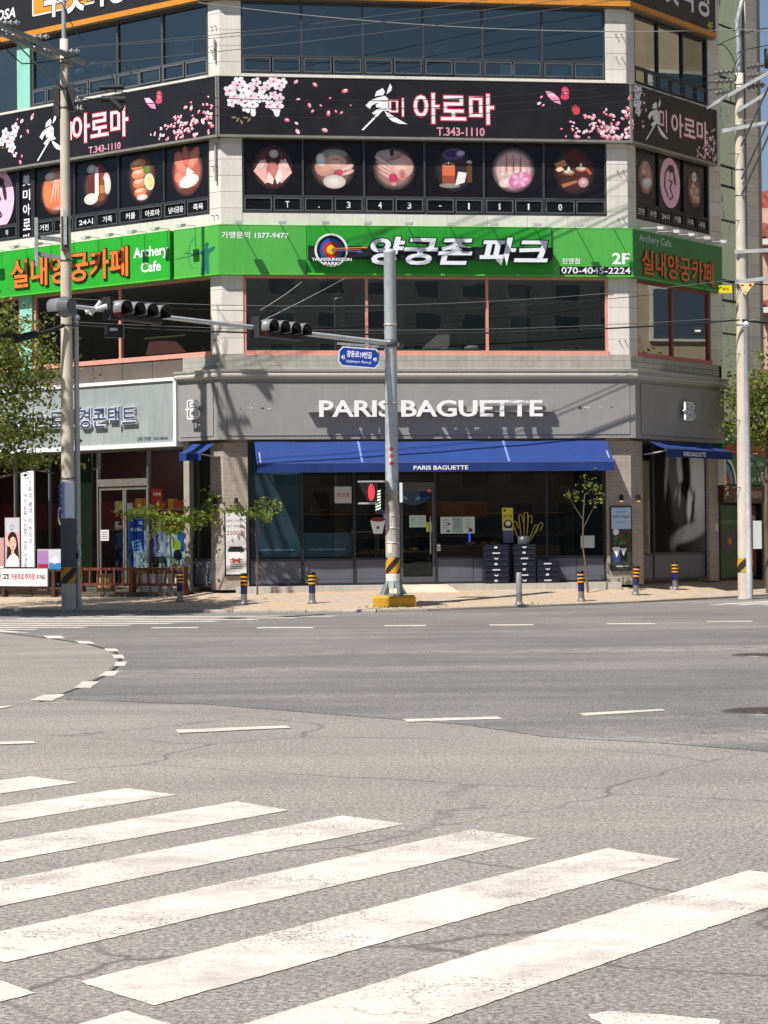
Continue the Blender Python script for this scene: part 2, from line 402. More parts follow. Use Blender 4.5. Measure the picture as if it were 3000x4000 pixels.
# ================================================================ ground, road, pavement
g = MB((120, 112, 100)); g.quad((-500, -300, -0.02), (500, -300, -0.02), (500, 900, -0.02), (-500, 900, -0.02))
build(g, 'ground', 'concrete', kind='structure')
g = MB(); g.quad((-90, -30, 0), (90, -30, 0), (90, 160, 0), (-90, 160, 0))
road = build(g, 'road', 'asphalt', kind='structure')
DARK = [(-3.67, 25.5), (-3.64, 23.86), (-2.64, 23.13), (-1.91, 22.78), (-1.09, 21.89), (-0.38, 21.13), (0.72, 19.95), (1.37, 18.67), (2.28, 17.98), (3.02, 17.19), (9, 12), (60, 30), (60, 130), (-60, 130), (-60, 86), (-14, 50), (-7.37, 41.46), (-6.11, 39.04), (-5.12, 36.75), (-4.36, 34.17), (-4.01, 32.24), (-3.82, 30.76), (-3.68, 28.3)]
g = MB(); g.add([(x, y, 0.004) for x, y in DARK], [tuple(range(len(DARK)))])
build(g, 'asphalt_patch', 'asphalt_new', road)
# tar seam along the old joint
g = MB((58, 54, 50)); g.col = (62, 58, 54)
sm = [(-7.2, 41.0), (-6.0, 38.7), (-5.05, 36.5), (-4.28, 34.0), (-3.95, 32.0), (-3.76, 30.5), (-3.62, 28.2), (-3.62, 25.6), (-3.75, 23.4)]
for i in range(len(sm) - 1):
    (a, b), (c, d) = sm[i], sm[i + 1]; g.add([(a, b, .0065), (a + .05, b + .02, .0065), (c + .05, d + .02, .0065), (c, d, .0065)], [(0, 1, 2, 3)])
build(g, 'tar_seam', 'concrete', road)

def ragged(mb, pts, z, step=0.035, j=0.005):
    out = []
    for i, (x, y) in enumerate(pts):
        x2, y2 = pts[(i + 1) % len(pts)]; n = max(1, int(math.hypot(x2 - x, y2 - y) / step))
        for k in range(n):
            t = k / n; out.append((x + (x2 - x) * t + random.uniform(-j, j), y + (y2 - y) * t + random.uniform(-j, j), z))
    mb.add(out, [tuple(range(len(out)))])
V = Vector((-2.42, -3.48))
ENDS = [((-2.62, 15.93), (-2.20, 15.50)), ((-1.81, 15.12), (-1.42, 14.67)), ((-0.99, 14.27), (-0.62, 13.78)), ((-0.28, 13.48), (0.11, 13.06)), ((0.50, 12.78), (0.85, 12.36)), ((1.21, 11.96), (1.55, 11.51)), ((1.85, 11.12), (2.22, 10.68))]
for a, b in ENDS:
    g = MB(); ragged(g, [(a[0] + V.x, a[1] + V.y), (b[0] + V.x, b[1] + V.y), b, a], 0.004); build(g, 'crosswalk_stripe', 'roadpaint', road)
for a, b in [((-1.72, 8.80), (-1.35, 8.28)), ((-0.96, 7.95), (-0.60, 7.50)), ((-2.45, 9.60), (-2.08, 9.12))]:
    g = MB(); ragged(g, [(a[0] + V.x, a[1] + V.y), (b[0] + V.x, b[1] + V.y), b, a], 0.004); build(g, 'crosswalk_stripe', 'roadpaint', road)
g = MB(); ragged(g, [(0.70, 7.80), (0.80, 7.86), (0.95, 7.80), (1.17, 7.70), (1.15, 7.55), (0.95, 7.6), (0.75, 7.62)], 0.004, 0.03, 0.012); build(g, 'worn_marking', 'roadpaint', road)
for q in [[(-1.91, 19.69), (-0.92, 20.01), (-0.87, 19.76), (-1.85, 19.35)], [(0.15, 20.59), (1.07, 20.79), (1.1, 20.52), (0.2, 20.27)], [(1.88, 21.07), (2.73, 21.47), (2.75, 21.3), (1.89, 20.74)], [(-4.1, 18.55), (-3.06, 18.74), (-2.99, 18.52), (-4.05, 18.2)],
          [(-6.3, 39.83), (-5.96, 39.75), (-5.72, 38.77), (-6.01, 38.66)], [(-5.39, 37.64), (-5.09, 37.41), (-4.86, 36.37), (-5.16, 36.6)], [(-4.52, 34.78), (-4.32, 34.74), (-4.15, 33.85), (-4.35, 33.89)], [(-4.15, 32.9), (-3.99, 32.87), (-3.82, 31.83), (-3.99, 31.86)], [(-3.84, 30.88), (-3.7, 30.97), (-3.6, 29.94), (-3.74, 29.85)], [(-3.71, 28.7), (-3.53, 28.77), (-3.48, 27.7), (-3.67, 27.73)], [(-3.72, 26.58), (-3.52, 26.63), (-3.47, 25.47), (-3.67, 25.5)], [(-3.85, 24.39), (-3.61, 24.43), (-3.62, 23.46), (-3.88, 23.56)], [(-4.3, 22.6), (-3.9, 22.85), (-3.99, 22.43), (-4.4, 21.9)], [(-7.57, 42.56), (-6.82, 41.33), (-6.66, 40.89), (-7.41, 41.68)]]:
    g = MB(); ragged(g, q, 0.008, 0.2, 0.008); build(g, 'lane_dash', 'roadpaint', road)
for a, b in [((-4.62, 42.65), (-3.7, 42.54)), ((-2.52, 42.12), (-1.41, 41.96)), ((-0.02, 42.45), (0.79, 42.37)), ((2.03, 42.29), (2.91, 42.19)), ((4.36, 42.31), (5.3, 42.18)), ((6.41, 42.91), (7.28, 42.81))]:
    g = MB(); ragged(g, [a, b, (b[0], b[1] + .5), (a[0], a[1] + .5)], 0.008, 0.4, 0.02); build(g, 'lane_dash', 'roadpaint', road)
e0 = Vector((-1.06, 48.62)); e1 = Vector((-6.79, 42.95))
for i in range(8):
    e = e0 + (e1 - e0) * i / 7; d = Vector((-1.0, 0.20)).normalized() * 6.5; n = Vector((0.15, 0.44))
    g = MB(); p = [e, e + d, e + d - n, e - n]; ragged(g, [(q.x, q.y) for q in p], 0.008, 0.5, 0.01); build(g, 'far_crosswalk_stripe', 'roadpaint', road)
for k in range(3):
    o = Vector((8.0 + k * .55, 53.7 - k * .35)); d = Vector((3.2, 4.1)); n = Vector((.3, -.22))
    g = MB(); ragged(g, [tuple(o), tuple(o + d), tuple(o + d + n), tuple(o + n)], 0.008, 0.5, 0.01); build(g, 'far_crosswalk_stripe', 'roadpaint', road)

def manhole(x, y, r, label):
    t = thing('manhole_cover', label, 'manhole cover', (x, y, 0.004))
    g = MB((112, 108, 102)); g.lathe([(r * 1.1, 0.002), (r * 1.1, 0.014), (r, 0.014), (r, 0.004)], (x, y, 0), 32); build(g, 'rim', 'metal', t)
    g = MB((92, 86, 80)); g.lathe([(r * .98, 0.002), (r * .98, 0.016), (r * .8, 0.016), (r * .8, 0.012), (r * .6, 0.012), (r * .6, 0.016), (0.001, 0.016)], (x, y, 0), 32)
    for i in range(-3, 4):
        for k in range(-3, 4):
            if math.hypot(i, k) < 3.2: g.box(x + i * r * .2 - .02, x + i * r * .2 + .02, y + k * r * .2 - .02, y + k * r * .2 + .02, .014, .02)
    build(g, 'lid', 'metal', t)
manhole(3.72, 21.03, 0.42, 'round iron manhole cover beside the nearer lane dash on dark asphalt')
manhole(5.35, 30.9, 0.38, 'round iron manhole cover in the far middle of the dark asphalt')

# pavement strip from the kerb up to the buildings
KERB = [(-32, 74), (-20, 63.5), (-13, 57.6), (-9.79, 55.1), (-7.58, 53.3), (-5.58, 52.25), (-3.6, 51.6), (-1.84, 51.15), (-0.2, 50.9), (0.9, 51.2), (1.82, 51.85), (4.1, 53.7), (6.43, 55.72), (8.6, 58.3), (10.78, 60.98), (16, 67.4), (30, 85)]
dl = Vector((-math.cos(R(37.1)), math.sin(R(37.1)))); dr = Vector((math.cos(R(52.9)), math.sin(R(52.9)))); dcc = Vector((math.cos(R(7.9)), math.sin(R(7.9))))
a2 = PA.xy; b2 = PB.xy
INNER = [(a2 + dl * 34, .05), (a2 + dl * 20, .12), (a2 + dl * 11, .22), (a2 + dl * 7.6, .25), (a2 + dl * 4.8, .27), (a2 + dl * 2.4, .32), (a2 + dl * .7, .38), (a2 + dcc * 1.2, .40), (a2 + dcc * 3.2, .40), (a2 + dcc * 4.6, .40), (a2 + dcc * 6, .40), (a2 + dcc * 8.6, .41), (b2 - dcc * .2, .42), (b2 + dr * 2.6, .44), (b2 + dr * 5.6, .44), (b2 + dr * 12, .44), (b2 + dr * 30, .44)]
ins = lambda v: v + (Vector((0, 1.0)))
g = MB(); NC = 8; nK = len(KERB); pts = []
for i in range(nK):
    k = Vector(KERB[i]); q, zi = INNER[i]; q = q + Vector((0.0, 0.6))
    for j in range(NC + 1):
        t = j / NC; p = k.lerp(q, t); zz = 0.066 + (zi - 0.066) * (t ** 1.25); pts.append((p.x, p.y, zz))
g.add(pts, [(i * (NC + 1) + j, (i + 1) * (NC + 1) + j, (i + 1) * (NC + 1) + j + 1, i * (NC + 1) + j + 1) for i in range(nK - 1) for j in range(NC)], True)
pave = build(g, 'pavement', 'paver', kind='structure')
def zpave(x, y):
    best = None
    for i in range(nK - 1):
        for s_ in range(11):
            f = s_ / 10; k = Vector(KERB[i]).lerp(Vector(KERB[i + 1]), f); q = (INNER[i][0].lerp(INNER[i + 1][0], f)) + Vector((0, .6)); zi = INNER[i][1] * (1 - f) + INNER[i + 1][1] * f
            d = q - k; t = max(0, min(1, (Vector((x, y)) - k).dot(d) / d.length_squared)); e = (k + d * t - Vector((x, y))).length
            if best is None or e < best[0]: best = (e, 0.066 + (zi - 0.066) * t ** 1.25)
    return best[1]
run = []
for i in range(nK - 1):
    a, b = Vector(KERB[i]), Vector(KERB[i + 1]); L_ = (b - a).length; n = max(1, round(L_))
    for k in range(n): run.append((a.lerp(b, k / n), a.lerp(b, (k + 1) / n)))
for a, b in run:
    if a.x < -18 or a.x > 18: continue
    d = (b - a).normalized(); nrm = Vector((d.y, -d.x)); s_ = random.randint(-10, 8)
    a_, b_ = a + d * .006, b - d * .006; g = MB((176 + s_, 164 + s_, 148 + s_))
    o, i_ = nrm * .10, nrm * -.06
    p = [a_ + o, b_ + o, b_ + i_, a_ + i_]; zt = .072 + random.uniform(-.003, .003)
    c = [a_ + o * .8, b_ + o * .8]
    g.add([(q.x, q.y, 0) for q in p] + [(p[0].x, p[0].y, zt - .02), (p[1].x, p[1].y, zt - .02), (c[1].x, c[1].y, zt), (c[0].x, c[0].y, zt), (p[2].x, p[2].y, zt), (p[3].x, p[3].y, zt)],
          [(0, 1, 5, 4), (4, 5, 6, 7), (7, 6, 8, 9), (1, 2, 8, 6, 5), (3, 0, 4, 7, 9), (2, 3, 9, 8)])
    build(g, 'kerb_stone', 'concrete', pave)

M['vinyl'] = attr_mat('black_window_vinyl', 0.22, var=0.03, scale=2)
# ================================================================ the corner building
BL = thing('corner_building', 'grey stone corner building with chamfered front, shop signs on every storey', 'building', (0, 0, 0.4), FC)
STONE = (224, 217, 206)
def stone(j=10): s_ = random.randint(-j, j // 2); return (STONE[0] + s_, STONE[1] + s_, STONE[2] + s_)
def pilaster(fr, x0, x1, z0=6.62, z1=17.8, ph=0.43, off=0.0):
    g = MB((150, 146, 140)); g.box(x0 + .01, x1 - .01, off + .02, off + .5, z0, z1); p = build(g, 'pilaster', 'stone', BL, fr)
    z = z0 + random.uniform(0, .0)
    while z < z1 - .05:
        h = min(ph, z1 - z); g = MB(stone()); g.cbox(x0 + .002, x1 - .002, off - .003, off + .03, z + .004, z + h - .004, .006); build(g, 'stone_panel', 'stone', p, fr); z += ph
    return p
def band(fr, x0, x1, z0, z1, step, off=0.0, name='stone_band'):
    g = MB((140, 136, 130)); g.box(x0, x1, off + .025, off + .4, z0 + .003, z1 - .003); p = build(g, name, 'stone', BL, fr)
    n = max(1, round((x1 - x0) / step)); d = (x1 - x0) / n
    for i in range(n):
        g = MB(stone()); g.cbox(x0 + i * d + .003, x0 + (i + 1) * d - .003, off - .0, off + .03, z0, z1, .005); build(g, 'stone_panel', 'stone', p, fr)
# pilasters either side of the two arrises
pilaster(FC, 0.0, 0.57); pilaster(FC, 10.43, W)
pilaster(FL, -0.40, 0.0); pilaster(FR, 0.0, 0.45); pilaster(FR, 4.60, 5.28); pilaster(FR, 6.93, 7.65, 4.6)
# closing corner posts behind the arrises (the cores meet here)
for fr, x0, x1, nm in ((FC, .57, 10.43, 1.07), (FL, -12.8, -.40, 1.07), (FR, .45, 4.60, 1.03)):
    band(fr, x0, x1, 10.02, 10.365, nm, .004)
    band(fr, x0, x1, 13.95, 14.055, nm, -.03, 'stone_ledge')
    g = MB((120, 118, 114)); g.box(x0, x1, .08, .35, 12.40, 13.95); build(g, 'spandrel', 'stone', BL, fr)
    g = MB((120, 118, 114)); g.box(x0, x1, .08, .35, 8.72, 10.02); build(g, 'spandrel', 'stone', BL, fr)
    g = MB((120, 118, 114)); g.box(x0, x1, .08, .35, 15.99, 17.8); build(g, 'spandrel', 'stone', BL, fr)

def window(fr, x0, x1, z0, z1, mull, sash=None, col=(70, 72, 74), glass='glass_blue', prints=None, nsash=2, fw=.05, mat='alu', sill=None, dark=None):
    g = MB(col); y0, y1 = .03, .16
    g.box(x0, x1, y0, y1, z0, z0 + fw); g.box(x0, x1, y0, y1, z1 - fw, z1); g.box(x0, x0 + fw, y0, y1, z0 + fw, z1 - fw); g.box(x1 - fw, x1, y0, y1, z0 + fw, z1 - fw)
    w_ = build(g, 'window', mat, BL, fr)
    xs = [x0] + list(mull) + [x1]
    for m_ in mull:
        g = MB(col); g.box(m_ - fw / 2, m_ + fw / 2, y0 + .004, y1 - .004, z0 + fw, z1 - fw); build(g, 'mullion', mat, w_, fr)
    zb = z0 + fw
    if sash:
        g = MB(col); g.box(x0 + fw, x1 - fw, y0 + .008, y1 - .008, sash - fw / 2, sash + fw / 2); build(g, 'transom', mat, w_, fr)
        for i in range(len(xs) - 1):
            a, b = xs[i] + fw / 2, xs[i + 1] - fw / 2
            for k in range(nsash):
                c, d = a + (b - a) * k / nsash, a + (b - a) * (k + 1) / nsash; c += .02; d -= .02; e, h = z0 + fw + .015, sash - fw / 2 - .015
                g = MB(tuple(min(255, q + 22) for q in col)); q = .035
                opn = -.02 if (i * 7 + k * 3) % 4 == 1 else 0.0
                g.box(c, d, y0 - .01 + opn, y0 + .05, e, e + q); g.box(c, d, y0 - .01 + opn, y0 + .05, h - q, h); g.box(c, c + q, y0 - .01 + opn, y0 + .05, e + q, h - q); g.box(d - q, d, y0 - .01 + opn, y0 + .05, e + q, h - q)
                build(g, 'sash', mat, w_, fr)
                g = MB((22, 21, 24)); g.box(c + q - .003, d - q + .003, y0 + .02, y0 + .026, e + q - .003, h - q + .003); build(g, 'pane', glass, w_, fr)
                if prints and prints.get(('s', i * nsash + k)):
                    st, cc = prints[('s', i * nsash + k)]; m_ = (c + d) / 2; hh = .17; ww = min((d - c) * .7, hh * 1.05 * len(st)) if len(st) > 1 else (.045 if st == '1' else .1)
                    g = MB(cc); zc = (e + h) / 2
                    if st == '.': g.rect(m_ - .015, m_ + .015, zc - .08, zc - .05, y0 + .012)
                    elif st == '-': g.rect(m_ - .035, m_ + .035, zc - .012, zc + .012, y0 + .012)
                    else: g.text(st, m_ - ww / 2, m_ + ww / 2, (e + h) / 2 - hh / 2, (e + h) / 2 + hh / 2, y0 + .012, 0, .012)
                    build(g, 'window_print', 'print', w_, fr)
        zb = sash + fw / 2
    for i in range(len(xs) - 1):
        a, b = xs[i] + (fw if i == 0 else fw / 2), xs[i + 1] - (fw if i == len(xs) - 2 else fw / 2)
        g = MB((24, 22, 26)); g.box(a, b, .09, .1, zb, z1 - fw); build(g, 'pane', glass if not (dark and i in dark) else dark[i], w_, fr)
        if prints and prints.get(i): prints[i](w_, fr, a, b, zb, z1 - fw, .085)
    if sill:
        g = MB(sill); g.box(x0 - .0, x1 + .0, -.03, .03, z0 - .02, z0 + .10); build(g, 'sill', 'paint', w_, fr)
    return w_

# ---------------- printed pictures on the third-floor windows
BK = (24, 21, 24)
def art(kind):
    def f(w_, fr, a, b, z0, z1, y):
        g = MB(); cx, cz = (a + b) / 2, z0 + (z1 - z0) * .50; r = min((b - a) * .37, (z1 - z0) * .42); rx = r; rz = r * 1.05
        e = y - .002; h = y - .004; k = y - .006
        def E(u, v, p, q, col, rot=0, yy=e, n=16): g.col = col; g.ell(cx + u * r, cz + v * r, p * r, q * r, yy, rot, n, tuple(int(x * .78 + y2 * .12) for x, y2 in zip(col, (90, 50, 44))))
        def P(pts, col, yy=e): g.col = col; g.poly([(cx + u * r, cz + v * r) for u, v in pts], yy)
        skin, skin2, dark = (226, 170, 158), (200, 128, 116), (74, 34, 30)
        if kind == 'massage':
            g.soft(cx, cz, rx * .95, rz, y, (92, 52, 48), BK)
            E(0, .5, .34, .36, (70, 44, 44)); E(.05, .62, .22, .2, (200, 190, 190), 0, h)
            P([(-.9, -.2), (-.55, .35), (-.25, .2), (-.1, -.45), (-.35, -.8)], skin); P([(.9, -.25), (.6, .4), (.3, .2), (.05, -.45), (.4, -.75)], (232, 182, 172))
            E(0, -.15, .3, .42, skin2, .2, h); P([(-.2, -.2), (.05, -.55), (.0, -.8), (-.3, -.7)], (240, 205, 195), k); P([(.3, 0), (.1, -.5), (.2, -.8), (.5, -.5)], (244, 214, 206), k)
            E(-.5, .1, .12, .3, (240, 200, 190), -.6, k); E(.55, .1, .12, .3, (240, 204, 196), .6, k)
        elif kind == 'face':
            g.soft(cx, cz, rx, rz * .95, y, (120, 84, 74), BK)
            E(.05, -.62, .52, .32, (225, 215, 208)); E(-.35, .05, .5, .45, (214, 160, 140), .3); E(.15, .25, .48, .36, (232, 184, 166), -.3, h)
            E(.05, .62, .6, .22, (150, 148, 150), 0, e); E(-.55, .35, .22, .3, (235, 226, 222), .2, h)
            E(.6, -.02, .36, .14, (238, 196, 182), .5, k); E(.62, -.2, .34, .12, (230, 184, 170), .3, k)
            E(.28, -.2, .16, .14, (214, 70, 100), 0, y - .008); g.col = dark; g.line([(cx - .05 * r, cz + .42 * r), (cx + .12 * r, cz + .36 * r), (cx + .25 * r, cz + .38 * r)], .03 * r, k); g.line([(cx + .3 * r, cz + .3 * r), (cx + .45 * r, cz + .27 * r)], .03 * r, k)
        elif kind == 'ear':
            g.soft(cx, cz, rx, rz * .95, y, (150, 112, 108), BK)
            E(.3, .1, .6, .55, (234, 186, 172)); E(-.25, .62, .6, .25, (176, 160, 160), 0, e); E(-.1, .75, .1, .2, (60, 50, 52), 0, h)
            for i in range(4): E(-.45 + i * .04, .28 - i * .2, .52 - i * .03, .1, (238 - i * 6, 194 - i * 8, 182 - i * 8), -.55, h)
            E(.38, -.28, .18, .26, (228, 160, 146), .1, k); E(.38, -.28, .1, .16, (196, 112, 104), .1, y - .008); E(-.05, -.42, .2, .2, (206, 60, 96), 0, k); E(-.02, -.7, .14, .12, (206, 150, 140), 0, k)
        elif kind == 'candle':
            g.soft(cx, cz, rx * .9, rz, y, (52, 42, 44), BK)
            E(.0, .7, .55, .28, (96, 76, 140), .1); E(-.1, .72, .3, .16, (66, 40, 110), 0, h); E(.3, .75, .22, .12, (190, 186, 214), .2, h)
            P([(-.55, -.62), (-.55, .2), (.05, .2), (.05, -.62)], (150, 70, 44)); P([(-.55, -.3), (-.55, .2), (.05, .2), (.05, -.3)], (206, 104, 66), h); E(-.25, .2, .3, .12, (232, 152, 112), 0, k); E(-.25, .22, .16, .06, (120, 50, 36), 0, y - .008); E(-.25, .28, .04, .1, (255, 240, 210), 0, y - .01)
            P([(.05, -.75), (.5, -.6), (.6, -.15), (.2, -.1)], (220, 212, 206), k); P([(.62, -.6), (.62, .3), (.85, .3), (.85, -.6)], (98, 60, 44), h); E(.73, .35, .14, .08, (196, 190, 190), 0, k); E(-.2, -.75, .5, .12, (150, 140, 136), 0, e)
        elif kind == 'foot':
            g.soft(cx, cz, rx * 1.02, rz, y, (206, 168, 170), BK)
            for i in range(4): E(-.5 + i * .33, .05 + .03 * i, .18, .42, (236, 190, 180), 0, e); g.col = (150, 96, 92)
            for i in range(4): E(-.5 + i * .33, -.22 + .06 * i, .15 - .015 * i, .16, (240, 198, 184), 0, h); E(-.5 + i * .33, -.18 + .06 * i, .08, .09, (250, 226, 220), 0, k)
            for i in range(3): P([(-.36 + i * .33, -.05), (-.34 + i * .33, .7), (-.30 + i * .33, .7), (-.31 + i * .33, -.05)], (140, 92, 92), k)
            E(.3, -.45, .55, .36, (232, 132, 178), .3, k)
            for i in range(5): E(.3 + .25 * math.cos(i * 1.3), -.42 + .2 * math.sin(i * 1.3), .18, .1, (246, 184, 210), i * 1.3, y - .008)
            E(-.35, -.55, .35, .25, (240, 208, 206), .3, h)
        elif kind == 'tealight':
            g.soft(cx, cz, rx * .95, rz, y, (70, 38, 30), BK)
            for u, v in ((-.25, -.08), (.3, .08)):
                E(u, v, .28, .13, (176, 96, 70), 0, h); E(u, v + .04, .22, .09, (240, 214, 190), 0, k); E(u, v + .15, .06, .14, (255, 244, 214), 0, y - .008)
            P([(-.9, .3), (-.45, .5), (-.3, .25), (-.75, .1)], (196, 128, 86)); P([(-.85, .05), (-.6, .2), (-.45, .05), (-.7, -.05)], (222, 196, 170), h); P([(.55, .2), (.8, -.1), (.7, -.15), (.45, .1)], (186, 90, 60), h)
            P([(-.6, -.6), (.1, -.4), (.15, -.5), (-.5, -.75)], (166, 106, 76), h); E(.4, -.5, .24, .22, (206, 150, 158), .4, k); E(.4, -.48, .12, .12, (226, 184, 190), .4, y - .008); E(0, .65, .4, .3, (84, 34, 26), 0, e)
        elif kind == 'cream':
            g.soft(cx, cz, rx, rz * 1.1, y, (170, 92, 74), BK)
            E(-.35, .35, .35, .7, (224, 132, 110), .5); E(.35, .55, .3, .6, (230, 140, 116), -.6); E(-.1, .7, .2, .5, (214, 116, 96), .1, h); E(-.5, -.2, .3, .3, (226, 138, 116), 0, h)
            E(.1, -.45, .62, .3, (240, 236, 226), .15, k); E(.12, -.36, .5, .2, (255, 252, 244), .15, y - .008); P([(0, .2), (.45, -.1), (-.05, -.2)], (250, 246, 238), y - .009); E(.05, -.82, .5, .12, (110, 60, 46), 0, h)
        elif kind == 'stones':
            g.soft(cx, cz, rx * .85, rz * 1.1, y, (110, 62, 44), BK)
            for i in range(4): E(-.25 + .05 * i, .65 - i * .42, .48 - .03 * i, .24, (228 - 6 * i, 150 - 8 * i, 108 - 6 * i), .08, h); E(-.3 + .05 * i, .72 - i * .42, .3, .1, (244, 186, 150), .08, k)
            E(.45, -.2, .3, .4, (246, 232, 190), .3, k); E(.5, -.2, .14, .26, (236, 206, 120), .3, y - .008); E(.3, .35, .2, .22, (96, 130, 60), .4, k); E(0, -.85, .34, .14, (220, 206, 200), 0, k)
        elif kind == 'bottles':
            g.soft(cx, cz, rx * .9, rz, y, (92, 56, 58), BK)
            E(.1, .6, .35, .3, (140, 40, 70)); P([(-.6, -.3), (-.6, .4), (-.2, .45), (-.2, -.3)], (92, 46, 40), h); P([(-.15, -.5), (-.15, .8), (.08, .8), (.08, -.5)], (230, 214, 196), h)
            P([(.1, -.75), (.1, .1), (.2, .3), (.2, .5), (.36, .5), (.36, .3), (.46, .1), (.46, -.75)], (128, 66, 36), k); P([(.14, -.4), (.14, -.05), (.42, -.05), (.42, -.4)], (180, 110, 70), y - .008)
            E(.6, 0, .25, .5, (226, 214, 206), .1, h); E(-.4, -.6, .45, .26, (236, 226, 216), 0, k); E(-.35, .75, .3, .2, (214, 208, 206), 0, h)
        elif kind == 'back':
            g.soft(cx, cz, rx, rz * 1.1, y, (206, 110, 70), BK)
            for i in range(6): E(-.1 + .16 * i, .15 + .03 * i, .06, .75, (240, 190 - 8 * i, 168 - 10 * i), .12 * (i - 2), h)
            E(-.5, -.1, .35, .7, (226, 132, 80), .1); E(.2, -.85, .35, .1, (200, 150, 140), 0, k); E(-.3, .75, .4, .2, (220, 208, 204), 0, k)
        elif kind == 'logo':
            g.col = (226, 178, 196); g.ell(cx, cz, rx * 1.12, rz * 1.35, y, 0, 36); g.col = (60, 36, 48)
            g.line([(cx + .0 * r, cz + 1.0 * r), (cx - .55 * r, cz + .5 * r), (cx - .62 * r, cz - .3 * r), (cx - .2 * r, cz - .85 * r)], .13 * r, h)
            E(.15, .78, .34, .24, (60, 36, 48), 0, h); E(.5, .3, .12, .4, (60, 36, 48), .2, h); E(.2, .4, .16, .22, (240, 214, 222), 0, k)
            g.col = (60, 36, 48); g.line([(cx - .15 * r, cz + .15 * r), (cx + .25 * r, cz + .05 * r), (cx - .05 * r, cz - .25 * r), (cx + .3 * r, cz - .75 * r)], .1 * r, k); g.line([(cx + .3 * r, cz - .75 * r), (cx - .1 * r, cz - .95 * r)], .1 * r, k)
        elif kind == 'hands':
            g.soft(cx, cz, rx, rz * 1.1, y, (140, 104, 98), BK)
            E(0, .5, .5, .45, (206, 160, 148), .2); E(.3, .3, .3, .5, (196, 140, 128), .4, h)
            for i in range(3): E(-.4 + .2 * i, .25, .06, .16, (236, 206, 196), 0, k)
            E(.1, -.35, .62, .34, (214, 208, 208), .25, k); E(.1, -.28, .5, .2, (238, 234, 234), .25, y - .008); E(0, -.75, .45, .2, (180, 132, 122), 0, h)
        elif kind == 'stonecandle':
            g.soft(cx, cz, rx * .85, rz * 1.1, y, (120, 84, 68), BK)
            E(0, .7, .26, .3, (236, 232, 228), 0, h); E(0, .7, .08, .09, (60, 50, 48), 0, k)
            for u, v in ((-.3, -.2), (.25, -.1), (0, -.55), (-.1, .1), (.35, -.55)): E(u, v, .3, .26, (206, 158, 134), u, h); E(u - .05, v + .06, .16, .1, (232, 192, 172), u, k)
        g.c = [tuple(min(1.0, q * 1.22) for q in c_) for c_ in g.c]
        build(g, 'window_print', 'print', w_, fr)
    return f
def vtext(st):
    def f(w_, fr, a, b, z0, z1, y):
        g = MB((236, 232, 232)); m_ = (a + b) / 2; n = len(st); hh = (z1 - z0 + .3) / (n + .3)
        for i, ch in enumerate(st):
            z = z1 - .1 - hh * (i + 1); g.text(ch, m_ - .15, m_ + .15, z + .05, z + hh - .05, y - .003, 0, .02)
        build(g, 'window_print', 'print', w_, fr)
    return f
WHT = (238, 236, 236)
# centre wall
m6 = [2.18, 3.82, 5.45, 7.06, 8.70]
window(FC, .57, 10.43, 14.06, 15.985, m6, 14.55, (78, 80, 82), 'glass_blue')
pr = {i: art(k) for i, k in enumerate(('massage', 'face', 'ear', 'candle', 'foot', 'tealight'))}
for i, ch in enumerate(' T.343-1110'):
    if ch != ' ': pr[('s', i)] = (ch, WHT)
window(FC, .57, 10.43, 10.37, 12.40, m6, 10.83, (78, 80, 82), 'vinyl', pr)
PINK = (222, 150, 134)
window(FC, .57, 10.43, 6.63, 8.72, [3.85, 7.11], None, PINK, 'glass_grey', fw=.07, mat='paint', sill=(228, 156, 138))
# left wall (x runs negative to the left)
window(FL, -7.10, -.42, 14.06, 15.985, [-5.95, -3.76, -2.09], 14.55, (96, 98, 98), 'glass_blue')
window(FL, -12.8, -7.68, 14.06, 15.985, [-10.2], None, (70, 70, 72), 'glass_grey')
pr = {0: art('back'), 1: art('bottles'), 2: art('stones'), 3: art('cream')}
for i, st in enumerate(('거전', '수면', '24시', '가족', '커플', '아로마', '남녀공용', '족욕')): pr[('s', i)] = (st, WHT)
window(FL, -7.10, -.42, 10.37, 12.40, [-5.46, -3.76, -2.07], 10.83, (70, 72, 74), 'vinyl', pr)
window(FL, -7.72, -7.12, 10.37, 12.40, [], None, (70, 72, 74), 'vinyl', {0: vtext('美미아로마')})
pr = {1: art('logo')}; pr[('s', 3)] = ('마', WHT)
window(FL, -11.2, -7.74, 10.37, 12.40, [-9.5], 10.83, (70, 72, 74), 'vinyl', pr)
window(FL, -7.10, -.36, 6.63, 8.72, [-3.76], None, PINK, 'glass_grey', fw=.07, mat='paint', sill=(228, 156, 138))
window(FL, -12.8, -7.66, 6.63, 8.72, [-10.2], None, PINK, 'glass_grey', fw=.07, mat='paint', sill=(228, 156, 138))
for z0, z1 in ((14.06, 15.985), (6.6, 8.72)):
    g = MB((150, 208, 188)); g.box(-7.64 if z0 < 9 else -7.66, -7.14, -.02, .14, z0, z1); build(g, 'mint_panel', 'paint', BL, FL)
# right wall
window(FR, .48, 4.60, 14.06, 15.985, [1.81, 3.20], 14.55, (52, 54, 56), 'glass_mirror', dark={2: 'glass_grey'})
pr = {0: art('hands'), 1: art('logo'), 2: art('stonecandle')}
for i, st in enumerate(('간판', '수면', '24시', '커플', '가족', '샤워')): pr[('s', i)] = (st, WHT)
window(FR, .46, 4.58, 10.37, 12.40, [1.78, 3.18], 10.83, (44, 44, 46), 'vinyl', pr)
window(FR, .44, 4.60, 6.63, 8.72, [2.44], None, (150, 74, 68), 'glass_mirror', fw=.08, mat='paint', sill=(186, 110, 104))
